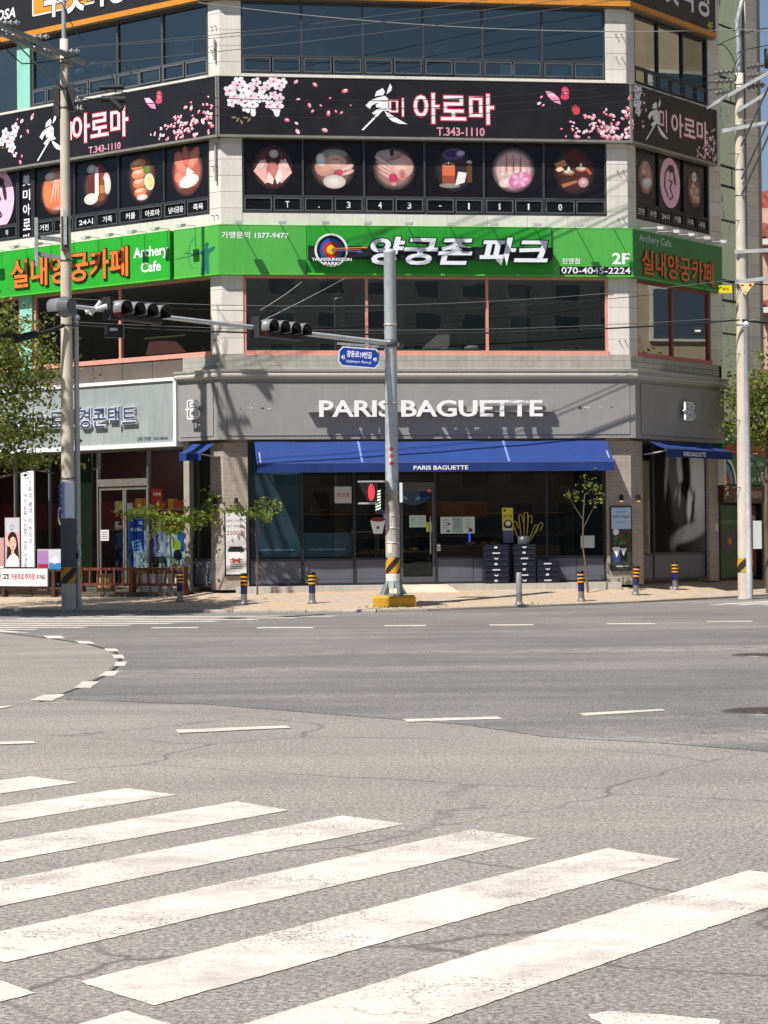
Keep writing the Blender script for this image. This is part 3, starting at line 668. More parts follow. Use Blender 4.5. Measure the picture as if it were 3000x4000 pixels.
# things on the window boards
def on_sill(fr, name, mb, label, cat, mat='plastic'): build(mb, name, mat, None, fr, label, cat)
g = MB((214, 196, 190)); g.prism([(5.35, 6.78), (5.55, 6.98), (5.85, 7.22), (6.12, 7.24), (6.1, 6.9), (6.05, 6.78)], .28, .55)
build(g, 'cloth_bag', 'cloth', None, FC, 'pale crumpled cloth bag on the window board above the bakery', 'bag')
g = MB((150, 150, 96)); g.cyl((4.9, .4, 7.28), (6.2, .36, 7.27), .025); build(g, 'wooden_stick', 'wood', None, FC, 'thin yellowish stick lying over the cloth bag behind second floor glass', 'stick')
g = MB((226, 226, 224)); g.lathe([(.001, 0), (.2, 0), (.22, .08), (.12, .14), (.001, .14)], (6.75, .4, 6.77)); build(g, 'white_lid', 'plastic', None, FC, 'small white dome standing by the cloth bag in the window', 'lid')
g = MB((196, 126, 118)); g.prism([(-3.0, 6.8), (-2.85, 7.22), (-1.9, 7.1), (-1.55, 6.8)], .25, .3); build(g, 'paper_board', 'print', None, FL, 'pink printed board leaning inside the left second floor window', 'board')
g = MB((150, 156, 84)); g.cyl((-3.0, .22, 7.24), (-1.5, .22, 7.24), .03); build(g, 'curtain_rod', 'wood', None, FL, 'greenish rod above the pink board in the left window', 'rod')
for i, (x, zz, c) in enumerate(((-6.9, 14.75, (40, 96, 190)), (-6.55, 14.9, (40, 170, 150)), (-5.7, 14.95, (210, 220, 214)), (-5.35, 15.05, (176, 60, 64)), (-5.1, 15.1, (190, 214, 200)), (-4.6, 14.95, (214, 196, 190)))):
    g = MB(c); g.lathe([(.001, 0), (.17, .02), (.18, .3 if i < 2 else .12), (.1, .42 if i < 2 else .2), (.001, .44 if i < 2 else .21)], (x, .55, 14.56 if i < 2 else zz - .1), 12)
    build(g, 'toy' if i > 1 else 'plastic_jug', 'plastic', None, FL, ['blue plastic jug on the fourth floor window board', 'teal plastic jug on the fourth floor window board', 'white ball hanging behind the left fourth floor glass', 'red ball hanging behind the left fourth floor glass', 'mint ball hanging next to the red one behind glass', 'pale pink ball hanging behind the left fourth floor glass'][i], 'jug' if i < 2 else 'ball')
# floors, ceilings and back walls inside
q = [PA.xy + dl * 12.8, PA.xy, PB.xy, PB.xy + dr * 7.6, PA.xy + dl * 12.8 + dr * 17.0]
cen = sum((v for v in q), Vector((0, 0))) / 5
def slab(z0, z1, col, name='floor_slab', inset=.42):
    p = []
    for v in q: d = (cen - v); p.append(v + d.normalized() * inset)
    n = len(p); g = MB(col); g.add([(v.x, v.y, z0) for v in p] + [(v.x, v.y, z1) for v in p], [tuple(range(n - 1, -1, -1)), tuple(range(n, 2 * n))] + [(i, (i + 1) % n, n + (i + 1) % n, n + i) for i in range(n)])
    return build(g, name, 'concrete', BL)
for z0, z1, c in ((.30, .50, (120, 112, 104)), (4.6, 6.6, (150, 148, 144)), (8.75, 10.0, (170, 168, 164)), (12.5, 14.03, (150, 150, 150)), (16.0, 17.8, (170, 170, 168))): slab(z0, z1, c)
for fr, x0, x1 in ((FC, 1.0, 10.0), (FL, -12.6, -1.4), (FR, 1.2, 7.5)):
    for z0, z1, c in ((6.6, 8.75, (120, 116, 112)), (14.03, 16.0, (120, 128, 134))):
        g = MB(c); g.box(x0, x1, 3.6, 3.7, z0, z1); build(g, 'partition_wall', 'concrete', BL, fr)
# blinds and boxes just inside the fourth-floor glass
for fr, a, b, z0, z1, c in ((FC, 5.6, 6.9, 14.6, 15.9, (120, 116, 112)), (FC, 2.3, 2.9, 14.1, 15.9, (150, 158, 160)), (FC, 7.6, 7.95, 14.1, 14.5, (206, 226, 224)), (FC, 9.0, 9.45, 14.1, 14.48, (120, 176, 180)), (FC, 9.75, 10.2, 14.1, 14.5, (140, 190, 176)), (FC, .7, 1.4, 15.0, 15.9, (96, 104, 112)), (FL, -3.6, -2.5, 14.1, 14.6, (176, 186, 160)), (FL, -5.6, -4.4, 14.1, 14.5, (150, 186, 176)), (FL, -1.9, -1.2, 14.6, 15.9, (120, 126, 130))):
    g = MB(c); g.box(a, b, .32, .35, z0, z1); build(g, 'blind', 'paint', BL, fr)
for x in (1.6, 4.6, 8.0): 
    g = MB((150, 146, 140)); g.box(x, x + .5, 1.6, 2.1, 6.62, 8.74); build(g, 'column', 'concrete', BL, FC)
g = MB((104, 128, 122)); g.box(.66, 10.36, .2, .45, 6.64, 6.80); build(g, 'window_board', 'paint', BL, FC)
# end walls close the rooms
g = MB((150, 146, 140)); g.box(-13.1, -12.8, .02, 17, 0.1, 17.8); build(g, 'end_wall', 'stone', BL, FL)
g = MB((150, 146, 140)); g.box(7.65, 7.9, .02, 14, 0.1, 17.8); build(g, 'end_wall', 'stone', BL, FR)
# green glass bay on the right wall
bay = MB((44, 52, 52)); bay.box(5.28, 6.93, .12, .25, 4.9, 17.8); bay = build(bay, 'glass_bay', 'alu', BL, FR)
zz = [5.0, 6.0, 7.6, 8.55, 9.15, 10.9, 11.9, 12.5, 14.4, 15.1, 16.6, 17.7]
for a, b in zip(zz, zz[1:]):
    if b - a < .75:
        g = MB(); g.box(5.34, 6.08, .07, .1, a + .05, b - .05); build(g, 'pane', 'curtain', bay, FR); g = MB(); g.box(6.14, 6.87, .07, .1, a + .05, b - .05); build(g, 'pane', 'curtain', bay, FR)
    else:
        g = MB(); g.box(5.33, 6.88, .07, .1, a + .03, b - .03); build(g, 'pane', 'curtain', bay, FR)
for z in zz:
    g = MB((46, 50, 52)); g.box(5.29, 6.92, .05, .12, z - .022, z + .022); build(g, 'transom', 'alu', bay, FR)
# wall pegs on the pilasters
for fr, xs in ((FC, (10.72, 10.88)), (FL, (-.24, -.1))):
    for z in (15.3, 14.68, 11.6, 10.3, 7.0):
        for x in xs:
            g = MB((60, 56, 52)); g.cyl((x, 0, z), (x, -.10, z), .012, n=6); build(g, 'wall_peg', 'metal', BL, fr)
# downpipe on the left pilaster
for z0, z1 in ((14.4, 14.95), (11.2, 12.2)):
    g = MB((150, 148, 142)); g.cyl((-.12, -.06, z0), (-.12, -.06, z1), .03); build(g, 'drain_pipe', 'paint', BL, FL)

# ---------------- plank band, cornice, fascia of the bakery
T = math.tan(R(22.5))
GREY = (146, 143, 140); GREY2 = (134, 130, 126)
def run3(name, mat, prof, col, ends=(-1.36, 4.95), parent=BL):
    """a moulding of section prof [(out,z)] wrapped round left, front and right walls, mitred at the arrises"""
    pts = []
    for o, z in prof:
        pts.append([FL @ Vector((ends[0], -o, z)), FC @ Vector((-o * T, -o, z)), FC @ Vector((W + o * T, -o, z)), FR @ Vector((ends[1], -o, z))])
    for k in range(3):
        g = MB(col); n = len(prof); vs_ = [p[k] for p in pts] + [p[k + 1] for p in pts]
        g.add(vs_, [(i, i + 1, n + i + 1, n + i) for i in range(n - 1)] + [tuple(range(n)), tuple(range(2 * n - 1, n - 1, -1))])
        build(g, name, mat, parent)
for z0, z1, o in ((6.468, 6.61, .05), (6.318, 6.462, .055), (6.235, 6.312, .06)):
    run3('plank', 'wood', [(-.1, z0), (o, z0), (o, z1 - .006), (o - .01, z1), (-.1, z1)], (172 + random.randint(-5, 5), 165, 155))
run3('cornice', 'paint', [(-.05, 5.96), (.22, 5.96), (.24, 6.0), (.33, 6.02), (.34, 6.07), (.30, 6.10), (.29, 6.14), (.33, 6.17), (.34, 6.215), (.05, 6.24), (-.05, 6.24)], (180, 177, 170), (-1.45, 5.02))
run3('fascia', 'paint', [(-.05, 4.37), (.22, 4.37), (.22, 5.955), (-.05, 5.955)], GREY, (-1.43, 4.92))
def inlay(fr, x0, x1, z0, z1, y):
    g = MB((150, 147, 144)); g.box(x0, x1, y - .014, y + .0, z0, z1); p = build(g, 'fascia_panel', 'paint', BL, fr)
    g = MB((62, 60, 58)); w_ = .012
    g.box(x0 - w_, x0, y - .002, y + .01, z0 - w_, z1 + w_); g.box(x1, x1 + w_, y - .002, y + .01, z0 - w_, z1 + w_); g.box(x0, x1, y - .002, y + .01, z0 - w_, z0); g.box(x0, x1, y - .002, y + .01, z1, z1 + w_)
    build(g, 'groove', 'paint', BL, fr)
for i in range(14):
    x = random.choice([random.uniform(.4, 2.2), random.uniform(9.0, 10.7)]); g = MB((206, 202, 196) if i % 3 else (70, 66, 62)); w_ = random.uniform(.015, .09); g.box(x, x + w_, -.243, -.234, 5.17 + random.uniform(-.02, .02), 5.19 + random.uniform(0, .03)); build(g, 'old_fixing_mark', 'paint', BL, FC)
inlay(FC, .10, 10.93, 4.47, 5.86, -.222); inlay(FL, -1.30, -.14, 4.47, 5.86, -.222); inlay(FR, .2, 4.78, 4.47, 5.86, -.222)
run3('bakery_wall', 'concrete', [(-.2, 4.30), (.0, 4.30), (.0, 4.372), (-.2, 4.372)], (70, 66, 62), (-1.4, 4.9))

# ---------------- ground floor of the bakery
def pier(fr, x0, x1, z0=.42, z1=4.37, y1=.45):
    g = MB((176, 158, 140)); g.box(x0, x1, 0, y1, z0, z1); return build(g, 'brick_pier', 'brick', BL, fr)
pier(FC, 0, .64); pier(FC, 10.32, W); pier(FL, -.46, 0); pier(FR, 0, .62); pier(FR, 4.35, 4.92)
g = MB((160, 152, 142)); g.box(-1.40, -1.20, -.02, .4, .36, 4.37); build(g, 'pier', 'concrete', BL, FL)
FRM = (58, 60, 66); BULK = (92, 94, 102)
def shopfront(fr, x0, x1, mull, bulk, glass, top=4.30, frame=FRM, y=.15, bcol=BULK, base=.50, doors=()):
    g = MB(frame); g.box(x0, x1, y - .05, y + .06, top - .07, top); g.box(x0, x1, y - .05, y + .06, base, base + .05); g.box(x0 - .05, x0 - .028, y - .05, y + .06, base, top)
    w_ = build(g, 'shopfront', 'alu', BL, fr); xs = [x0] + list(mull) + [x1]
    for m_ in xs:
        g = MB(frame); g.box(m_ - .028, m_ + .028, y - .055, y + .065, base + .05, top - .07); build(g, 'mullion', 'alu', w_, fr)
    for i in range(len(xs) - 1):
        a, b = xs[i] + .028, xs[i + 1] - .028
        if i in doors: continue
        if bulk:
            n = max(1, round((b - a) / 1.0))
            for k in range(n):
                c, d = a + (b - a) * k / n, a + (b - a) * (k + 1) / n
                g = MB(bcol); g.cbox(c + .004, d - .004, y - .03, y + .05, base + .05, bulk - .03, .01); g.box(c + .004, d - .004, y - .036, y - .028, base + .17, base + .178); build(g, 'bulkhead_panel', 'paint', w_, fr)
            g = MB(frame); g.box(a, b, y - .05, y + .05, bulk - .03, bulk + .02); build(g, 'rail', 'alu', w_, fr)
        g = MB(); g.box(a, b, y, y + .012, (bulk + .02) if bulk else base + .05, top - .07); build(g, 'pane', glass, w_, fr)
    return w_
sf = shopfront(FC, .66, 10.30, [2.08, 3.47, 4.68, 5.66, 8.69], 1.20, 'glass', doors=(3,))
# glass door
g = MB((92, 92, 94)); a, b, y = 4.71, 5.63, .15
g.box(a, b, y - .05, y + .05, 2.98, 3.22); g.box(a, a + .06, y - .045, y + .045, .56, 2.98); g.box(b - .06, b, y - .045, y + .045, .56, 2.98); g.box(a + .06, b - .06, y - .045, y + .045, .56, .70); g.box(a, b, y - .04, y + .04, 3.66, 3.74)
dr_ = build(g, 'door', 'alu', BL, FC)
g = MB(); g.box(a + .06, b - .06, y, y + .012, .70, 2.98); build(g, 'pane', 'glass', dr_, FC)
g = MB(); g.box(a, b, y, y + .012, 3.22, 3.66); build(g, 'pane', 'glass', dr_, FC)
g = MB((190, 190, 190)); g.cyl((b - .12, y - .08, 1.3), (b - .12, y - .08, 2.3), .016); g.cyl((b - .12, y - .08, 1.4), (b - .12, y, 1.4), .01); g.cyl((b - .12, y - .08, 2.2), (b - .12, y, 2.2), .01); build(g, 'handle', 'metal', dr_, FC)
shopfront(FL, -1.18, -.48, [], 1.23, 'glass'); shopfront(FR, .64, 4.33, [1.38], 1.23, 'glass')
# step in front of the bakery
g = MB((188, 180, 168)); g.box(.3, 4.45, -.42, .2, .30, .50); g.box(4.452, 5.9, -.44, .2, .30, .495); g.box(5.902, 10.6, -.42, .2, .30, .50); st_ = build(g, 'doorstep', 'concrete', BL, FC)
g = MB((206, 192, 172)); g.add([(4.2, -1.0, .30), (6.1, -1.0, .30), (5.85, -.43, .505), (4.5, -.43, .505), (4.2, -.43, .28), (6.1, -.43, .28)], [(0, 1, 2, 3), (0, 3, 4), (1, 5, 2)]); build(g, 'entrance_ramp', 'concrete', BL, FC)
# bakery interior
g = MB((60, 48, 40)); g.box(.5, 10.4, 4.2, 4.3, .5, 4.6); build(g, 'shop_back_wall', 'wood', BL, FC)
for k in range(3):
    g = MB((120, 84, 54)); g.box(.9, 10.0, 3.8, 4.18, 1.1 + k * .65, 1.14 + k * .65); build(g, 'wall_shelf', 'wood', BL, FC)
g = MB((140, 92, 56)); g.box(6.2, 9.6, 2.6, 3.1, .5, 1.5); build(g, 'sales_counter', 'wood', BL, FC)
g = MB((120, 74, 44)); g.box(5.9, 7.6, 3.0, 3.3, 2.3, 2.75); build(g, 'menu_board_soffit', 'wood', BL, FC)
def shelf(x, y, w_, h, label, n=3):
    t = thing('display_shelf', label, 'shelf', (x, y, .5), FC)
    for i in range(4):
        g = MB((150, 120, 80)); px, py = x + (i % 2) * w_, y + (i // 2) * .5; g.box(px - .02, px + .02, py - .02, py + .02, .5, h); build(g, 'post', 'wood', t, FC)
    for k in range(n):
        z = .75 + k * (h - .85) / max(1, n - 1); g = MB((176, 140, 92)); g.box(x, x + w_, y, y + .5, z, z + .03); build(g, 'board', 'wood', t, FC)
    return t
shelf(3.52, .45, .62, 2.0, 'wooden bread rack behind the glass beside the bakery door'); shelf(4.35, .9, 1.25, 1.45, 'low wooden bread table inside the bakery doorway', 2); shelf(5.95, 1.2, 1.6, 1.6, 'bread display shelf behind the framed menu', 2)
for i in range(22):
    x = random.choice([random.uniform(3.6, 4.05), random.uniform(4.45, 5.5), random.uniform(6.0, 7.5)]); sh = 0 if x < 4.2 else (1 if x < 5.7 else 2)
    z = [random.choice([.785, 1.36, 1.93]), 1.385, random.choice([1.535, .785])][sh]; y = [.7, 1.1, 1.4][sh] + random.uniform(-.12, .12); r_ = random.uniform(.06, .1)
    g = MB((176 + random.randint(-20, 30), 112, 60)); g.lathe([(.001, 0), (r_, .005), (r_ * 1.1, .03), (r_ * .7, .075), (.001, .085)], (x, y, z), 10)
    build(g, 'bread_loaf', 'cloth', None, FC, ['round brown loaf on the wooden bread rack beside the door', 'round brown loaf on the low table in the doorway', 'round brown loaf on the shelf behind the framed menu'][sh], 'bread', ['loaves on the rack', 'loaves on the table', 'loaves on the shelf'][sh])
for x in (2.6, 6.3, 9.2):
    g = MB(); g.box(x - .15, x + .15, 2.0, 2.3, 4.5, 4.52); build(g, 'ceiling_light', 'dim_lamp', None, FC, 'dim warm ceiling light inside the bakery', 'light', 'ceiling lights in the bakery')
g = MB(); g.cyl((7.02, 2.6, 1.5), (7.02, 2.6, 1.95), .03); build(g, 'neon_tube', 'blue_led', None, FC, 'short glowing blue tube inside the dark bakery', 'light')

# ================================================================ awnings
def awning(fr, x0, x1, z0, z1, out0, out1, drop, label, seams=(), txt=None, tx=None):
    t = thing('awning', label, 'awning', ((x0 + x1) / 2, -out0, z1), fr)
    BLUE = (46, 68, 128); g = MB(BLUE); n = 24
    for i in range(n):
        a, b = x0 + (x1 - x0) * i / n, x0 + (x1 - x0) * (i + 1) / n
        rows = []
        for k in range(5):
            f = k / 4; sag = -.03 * math.sin(math.pi * f); rows.append((-(out0 + (out1 - out0) * f), z0 + (z1 - z0) * f + sag))
        p = [(x, yy, zz_) for yy, zz_ in rows for x in (a, b)]; g.add(p, [(2 * k, 2 * k + 1, 2 * k + 3, 2 * k + 2) for k in range(4)], True)
    for i, p_ in enumerate(g.v): p_.z += .008 * math.sin(p_.x * 2.3 + p_.y * 3) + .005 * math.sin(p_.x * 5.1)
    build(g, 'canvas', 'fabric', t, fr)
    g = MB((40, 60, 118)); k = 40
    for i in range(k):
        a, b = x0 + (x1 - x0) * i / k, x0 + (x1 - x0) * (i + 1) / k
        wv = lambda x: .012 * math.sin(x * 3.1)
        g.add([(a, -out1, z1), (b, -out1, z1), (b, -out1 + wv(b), z1 - drop), (a, -out1 + wv(a), z1 - drop)], [(0, 1, 2, 3)], True)
    v_ = build(g, 'valance', 'fabric', t, fr)
    g = MB((70, 84, 130)); g.cyl((x0, -out1 + .02, z1), (x1, -out1 + .02, z1), .025); build(g, 'front_bar', 'metal', t, fr)
    for x in (x0 + .1, x1 - .1):
        g = MB((190, 190, 186)); g.tube([(x, -out0 + .2, z0 - .35), (x, -(out0 + out1) / 2, z0 - .30), (x, -out1 + .03, z1 - .02)], .02); build(g, 'arm', 'metal', t, fr)
    for sx in seams:
        g = MB((120, 136, 190)); g.add([(sx - .03, -out0, z0 + .006), (sx + .03, -out0, z0 + .006), (sx + .03, -out1, z1 + .006), (sx - .03, -out1, z1 + .006)], [(0, 1, 2, 3)]); build(g, 'seam', 'fabric', t, fr)
    if txt: g = MB((236, 236, 236)); g.text(txt, *tx, -out1 - .016, 0, .018); build(g, 'lettering', 'print', v_, fr)
    return t
awning(FC, .80, 10.28, 4.30, 3.70, .24, 1.10, .235, 'long blue fabric awning with white lettering over the bakery front', (3.55, 7.45), 'PARIS BAGUETTE', (4.89, 6.34, 3.515, 3.625))
awning(FL, -.88, -.12, 4.28, 4.02, .24, .75, .2, 'short blue awning over the narrow bakery window beside the optician')
awning(FR, .55, 4.30, 4.30, 4.08, .24, .80, .22, 'blue awning with white lettering over the grey photo poster window', (), 'PARIS BAGUETTE', (1.45, 2.70, 3.90, 4.02))
# ================================================================ signs on the upper storeys
BRUSH = [[(1180, 360), (1205, 450), (1190, 520), (1130, 600), (1150, 480)], [(980, 650), (1000, 540), (1085, 460), (1110, 540), (1090, 620), (1030, 630)],
         [(860, 850), (920, 740), (1000, 680), (1110, 630), (1150, 690), (1155, 780), (1080, 760), (990, 800), (940, 850), (915, 920)],
         [(1070, 740), (1150, 720), (1150, 880), (1190, 930), (1180, 960), (1100, 950), (970, 1050), (940, 1010), (1000, 940), (1060, 880), (1000, 890), (990, 830)],
         [(1020, 1000), (1075, 970), (830, 1390), (805, 1380)], [(1100, 950), (1150, 1000), (1240, 1090), (1330, 1180), (1400, 1240), (1290, 1235), (1200, 1180), (1140, 1090)]]
def brush(g, u0, u1, z0, z1, y):
    for p in BRUSH: g.poly([(u0 + (x - 805) / 595 * (u1 - u0), z1 - (q - 360) / 1030 * (z1 - z0)) for x, q in p], y)
def petals(g, n, f, y, s=1.0):
    for i in range(n):
        u, z, k = f(); r_ = random.uniform(.035, .075) * s * k; a = random.uniform(0, 3.1)
        g.col = random.choice([(226, 110, 132), (206, 76, 100), (240, 190, 200), (248, 224, 230), (232, 150, 166)]); g.ell(u, z, r_ * .62, r_, y, a, 9)
        g.col = (250, 232, 236); g.ell(u + r_ * .1, z + r_ * .2, r_ * .3, r_ * .5, y - .001, a, 7)
def blossom(g, u, z, r_, y):
    for k in range(5):
        a = k * 1.2566 + random.uniform(-.2, .2); g.col = random.choice([(246, 234, 238), (250, 246, 248), (238, 212, 222)]); g.ell(u + r_ * .6 * math.cos(a), z + r_ * .6 * math.sin(a), r_ * .52, r_ * .42, y - random.uniform(0, .002), a, 9)
    g.col = (206, 70, 96); g.ell(u, z, r_ * .22, r_ * .2, y - .003, 0, 7)
def butterfly(g, u, z, s, y):
    g.col = (240, 150, 186); g.poly([(u - .55 * s, z + .35 * s), (u - .1 * s, z + .3 * s), (u + .35 * s, z - .1 * s), (u + .45 * s, z - .5 * s), (u, z - .35 * s), (u - .4 * s, z)], y)
    g.col = (250, 210, 226); g.poly([(u - .5 * s, z + .3 * s), (u - .1 * s, z + .26 * s), (u + .2 * s, z), (u - .25 * s, z)], y - .001)
    g.col = (214, 74, 104); g.ell(u + .75 * s, z + .35 * s, .25 * s, .3 * s, y, .3, 12); g.ell(u + .72 * s, z, .28 * s, .24 * s, y, 0, 12); g.col = (240, 120, 150); g.ell(u + .75 * s, z + .3 * s, .12 * s, .2 * s, y - .001, .3, 10)
def aroma_sign(fr, x0, x1, mi, m_, ar, tel, label, side):
    t = thing('sign_board', label, 'sign', ((x0 + x1) / 2, -.1, 12.36), fr); y = -.205
    g = MB((30, 28, 31)); g.box(x0, x1, -.2, .06, 12.40, 13.93); f_ = build(g, 'panel', 'board', t, fr)
    g = MB((150, 146, 138)); g.box(x0, x1, -.225, .05, 12.335, 12.40); g.box(x0, x1, -.215, .05, 13.93, 13.948); g.box(x0, x0 + .05, -.225, .05, 12.40, 13.93); g.box(x1 - .05, x1, -.225, .05, 12.40, 13.93); build(g, 'frame', 'alu', t, fr)
    g = MB((244, 242, 242)); brush(g, *mi, y - .004); build(g, 'brush_character', 'print', t, fr)
    for st, bx, b in (('미', m_, .0), ('아로마', ar, .012)):
        if bx is None: continue
        g = MB((206, 60, 78)); g.text(st, *bx, y, 0, b, .035); g.col = (246, 238, 240); g.text(st, *bx, y - .004, 0, b); build(g, 'lettering', 'print', t, fr)
    if tel: g = MB((226, 150, 170)); g.text('T.343-1110', *tel, y - .002, 0, .025); build(g, 'phone_number', 'print', t, fr)
    g = MB(); side(g, y - .002); build(g, 'printed_petals', 'print', t, fr, kind='stuff')
def cside(g, y):
    for u, z in ((.25, 13.55), (.45, 13.7), (.6, 13.5), (.35, 13.4), (.75, 13.62), (.95, 13.8), (1.1, 13.6), (1.25, 13.72), (1.4, 13.82), (1.55, 13.7), (.55, 13.3), (.8, 13.42), (1.0, 13.4), (1.2, 13.35), (1.4, 13.45), (1.55, 13.38), (.3, 13.25), (.85, 13.2), (1.3, 13.2), (1.5, 13.15), (.7, 13.12), (1.62, 13.78), (.5, 13.86 - .08)): blossom(g, u, z, random.uniform(.11, .16), y)
    g.col = (246, 242, 244); g.ell(.86, 12.98, .07, .11, y - .004, 0, 10); g.ell(1.48, 13.0, .08, .12, y - .004, .1, 10)
    g.col = (140, 128, 100)
    for i in range(5): g.ell(.35 + .1 * i, 12.85 - .06 * (i % 3), .07, .03, y, i, 8)
    for u, z, k in ((2.0, 13.82, 1), (2.5, 13.75, 1.2), (3.3, 13.6, 1.3), (2.9, 13.4, 1), (2.05, 13.35, 1), (2.35, 13.2, 1), (2.43, 13.05, 1.3), (2.65, 13.2, .9), (2.85, 13.0, 1.2), (3.05, 13.05, 1.2), (3.2, 13.02, 1.2), (3.45, 13.22, .8), (1.75, 12.8, 1.1), (2.0, 12.72, 1.1), (2.03, 12.5, 1.2), (2.75, 12.55, 1.2)):
        petals(g, 1, lambda: (u, z, k), y)
    butterfly(g, 8.95, 13.55, .42, y)
    def f():
        v = random.random() ** .5; return 8.8 + 2.3 * v, 12.45 + random.random() * (.25 + 1.0 * v * random.random() ** .6), .8 + .5 * v
    petals(g, 95, f, y, 1.0)
    g.col = (206, 70, 84); g.ell(9.55, 13.2, .11, .14, y, .3, 10); petals(g, 3, lambda: (random.uniform(8.5, 8.7), random.uniform(13.3, 13.8), 1), y)
def lside(g, y):
    butterfly(g, -2.3, 13.55, .42, y)
    def f():
        v = random.random() ** .5; return -2.4 + 2.3 * v, 12.45 + random.random() * (.25 + 1.0 * v * random.random() ** .6), .8 + .5 * v
    petals(g, 90, f, y)
    for u, z in ((-7.55, 13.5), (-7.65, 13.3), (-7.8, 13.1), (-7.95, 13.4), (-7.7, 12.95), (-8.1, 13.2)): blossom(g, u, z, .15, y)
    petals(g, 14, lambda: (random.uniform(-7.9, -6.8), random.uniform(12.5, 13.8), 1.1), y)
def rside(g, y):
    for u, z in ((.2, 13.7), (.3, 13.5), (.15, 13.45), (.25, 13.25), (.35, 13.8), (.15, 13.85)): blossom(g, u, z, .14, y)
    petals(g, 8, lambda: (random.uniform(.4, .7), random.uniform(12.7, 13.8), 1), y)
    def f():
        v = random.random() ** .6; return 3.5 + 1.15 * v, 12.45 + random.random() * (.2 + .9 * v), 1
    petals(g, 60, f, y)
e_ = .2 * T
aroma_sign(FC, -e_ + .002, W + e_ - .002, (3.73, 4.97, 12.56, 13.82), (4.48, 4.87, 12.93, 13.43), (5.14, 7.31, 12.77, 13.58), (5.75, 7.05, 12.45, 12.68), 'long black massage parlour sign with pink petals on the chamfered front', cside)
aroma_sign(FL, -12.8, e_ - .002, (-6.68, -5.52, 12.46, 13.72), (-5.62, -5.3, 12.9, 13.4), (-5.28, -3.14, 12.76, 13.56), (-4.65, -3.43, 12.43, 12.62), 'black massage parlour sign with pink petals above the left street wall', lside)
aroma_sign(FR, -e_ + .002, 4.72, (.65, 1.91, 12.52, 13.78), (1.41, 1.82, 12.89, 13.5), (2.07, 4.17, 12.86, 13.5), None, 'black massage parlour sign on the shaded right wall', rside)
# fifth-floor signs
def top_sign(fr, x0, x1, label, fn):
    t = thing('sign_board', label, 'sign', ((x0 + x1) / 2, -.1, 16.0), fr)
    g = MB((40, 38, 39)); g.box(x0, x1, -.2, .06, 16.18, 17.75); build(g, 'panel', 'board', t, fr)
    g = MB((214, 140, 44)); g.box(x0, x1, -.215, .06, 16.03, 16.18); build(g, 'orange_border', 'paint', t, fr)
    g = MB((120, 108, 92)); g.box(x0, x1, -.19, .05, 15.99, 16.03); build(g, 'frame', 'alu', t, fr)
    g = MB(); fn(g, -.206); 
    if g.v: build(g, 'lettering', 'print', t, fr)
def tl(g, y):
    g.col = (226, 150, 50); g.rect(-6.78, -4.4, 16.6, 17.1, y); g.col = (240, 238, 236); g.line([(-6.8, 16.58), (-4.4, 16.58), (-4.4, 17.12), (-6.8, 17.12), (-6.8, 16.58)], .04, y - .001)
    g.col = (40, 38, 39); g.text('수컷목장', -6.35, -3.1, 16.42, 17.5, y - .002, 0, .03, .03); g.col = (244, 242, 240); g.text('수컷목장', -6.35, -3.1, 16.42, 17.5, y - .004, 0, .03)
    g.text('OSA', -8.3, -7.5, 16.65, 16.95, y - .004, 0, .03, shear=.2); g.text('2024', -8.4, -7.65, 16.25, 16.4, y - .004, 0, .0, shear=.3)
top_sign(FL, -12.8, e_ - .002, 'black fifth floor restaurant sign with orange border over the left wall', tl)
top_sign(FC, -e_ + .002, W + e_ - .002, 'black fifth floor sign with orange border over the chamfered front', lambda g, y: None)
def trt(g, y):
    g.col = (230, 228, 226); g.text('수컷목장', .8, 4.48, 16.52, 17.6, y, 0, .02); g.col = (190, 200, 80); g.text('4F', 4.22, 4.55, 16.22, 16.44, y, 0, .02)
top_sign(FR, -e_ + .002, 4.72, 'black fifth floor restaurant sign with orange border over the right wall', trt)

# green archery signs
def green_board(t, fr, x0, x1, out, col, z0=8.71, z1=10.02, name='panel'):
    g = MB(col); g.cbox(x0, x1, -out, .06, z0, z1, .012); p = build(g, name, 'board', t, fr)
    g = MB((96, 190, 60)); g.box(x0, x1, -out - .012, -out + .004, z0, z0 + .035); g.box(x0, x1, -out - .006, -out + .004, z1 - .012, z1 + .004); build(g, 'edge_strip', 'paint', t, fr); return p
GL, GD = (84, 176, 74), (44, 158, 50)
t = thing('archery_sign', 'wide green archery park sign with target logo on the chamfered front', 'sign', (5.5, -.1, 8.7), FC)
green_board(t, FC, -e_ + .002, 2.235, .20, GL); green_board(t, FC, 8.835, W + e_ - .002, .20, GL); green_board(t, FC, 2.24, 8.83, .26, GD)
g = MB((34, 33, 35)); g.box(2.26, 8.82, -.44, -.26, 9.13, 9.455); build(g, 'letter_bar', 'paint', t, FC)
for st, a, b in (('양궁존', 3.90, 6.63), ('파크', 6.82, 8.68)):
    g = MB((26, 25, 27)); g.text(st, a, b, 8.955, 9.70, -.44, .05, .03, .035, .18); o_ = build(g, 'letter_outline', 'paint', t, FC)
    g = MB((232, 234, 240)); g.text(st, a, b, 8.955, 9.70, -.491, .012, .03, 0, .18); build(g, 'lettering', 'plastic', t, FC)
g = MB((236, 236, 236)); cx, cz = 2.86, 9.34
for r_, c, k in ((.44, (236, 236, 238), 0), (.385, (28, 28, 32), 1), (.305, (44, 92, 170), 2), (.215, (206, 44, 44), 3), (.125, (236, 206, 40), 4)):
    g.col = c; p = [(cx + r_ * math.cos(a_ * 2 * math.pi / 32), cz + r_ * math.sin(a_ * 2 * math.pi / 32)) for a_ in range(32)]; g.prism(p, -.46 - .012 * k, -.44 if k == 0 else -.455 - .012 * (k - 1))
build(g, 'target_logo', 'plastic', t, FC)
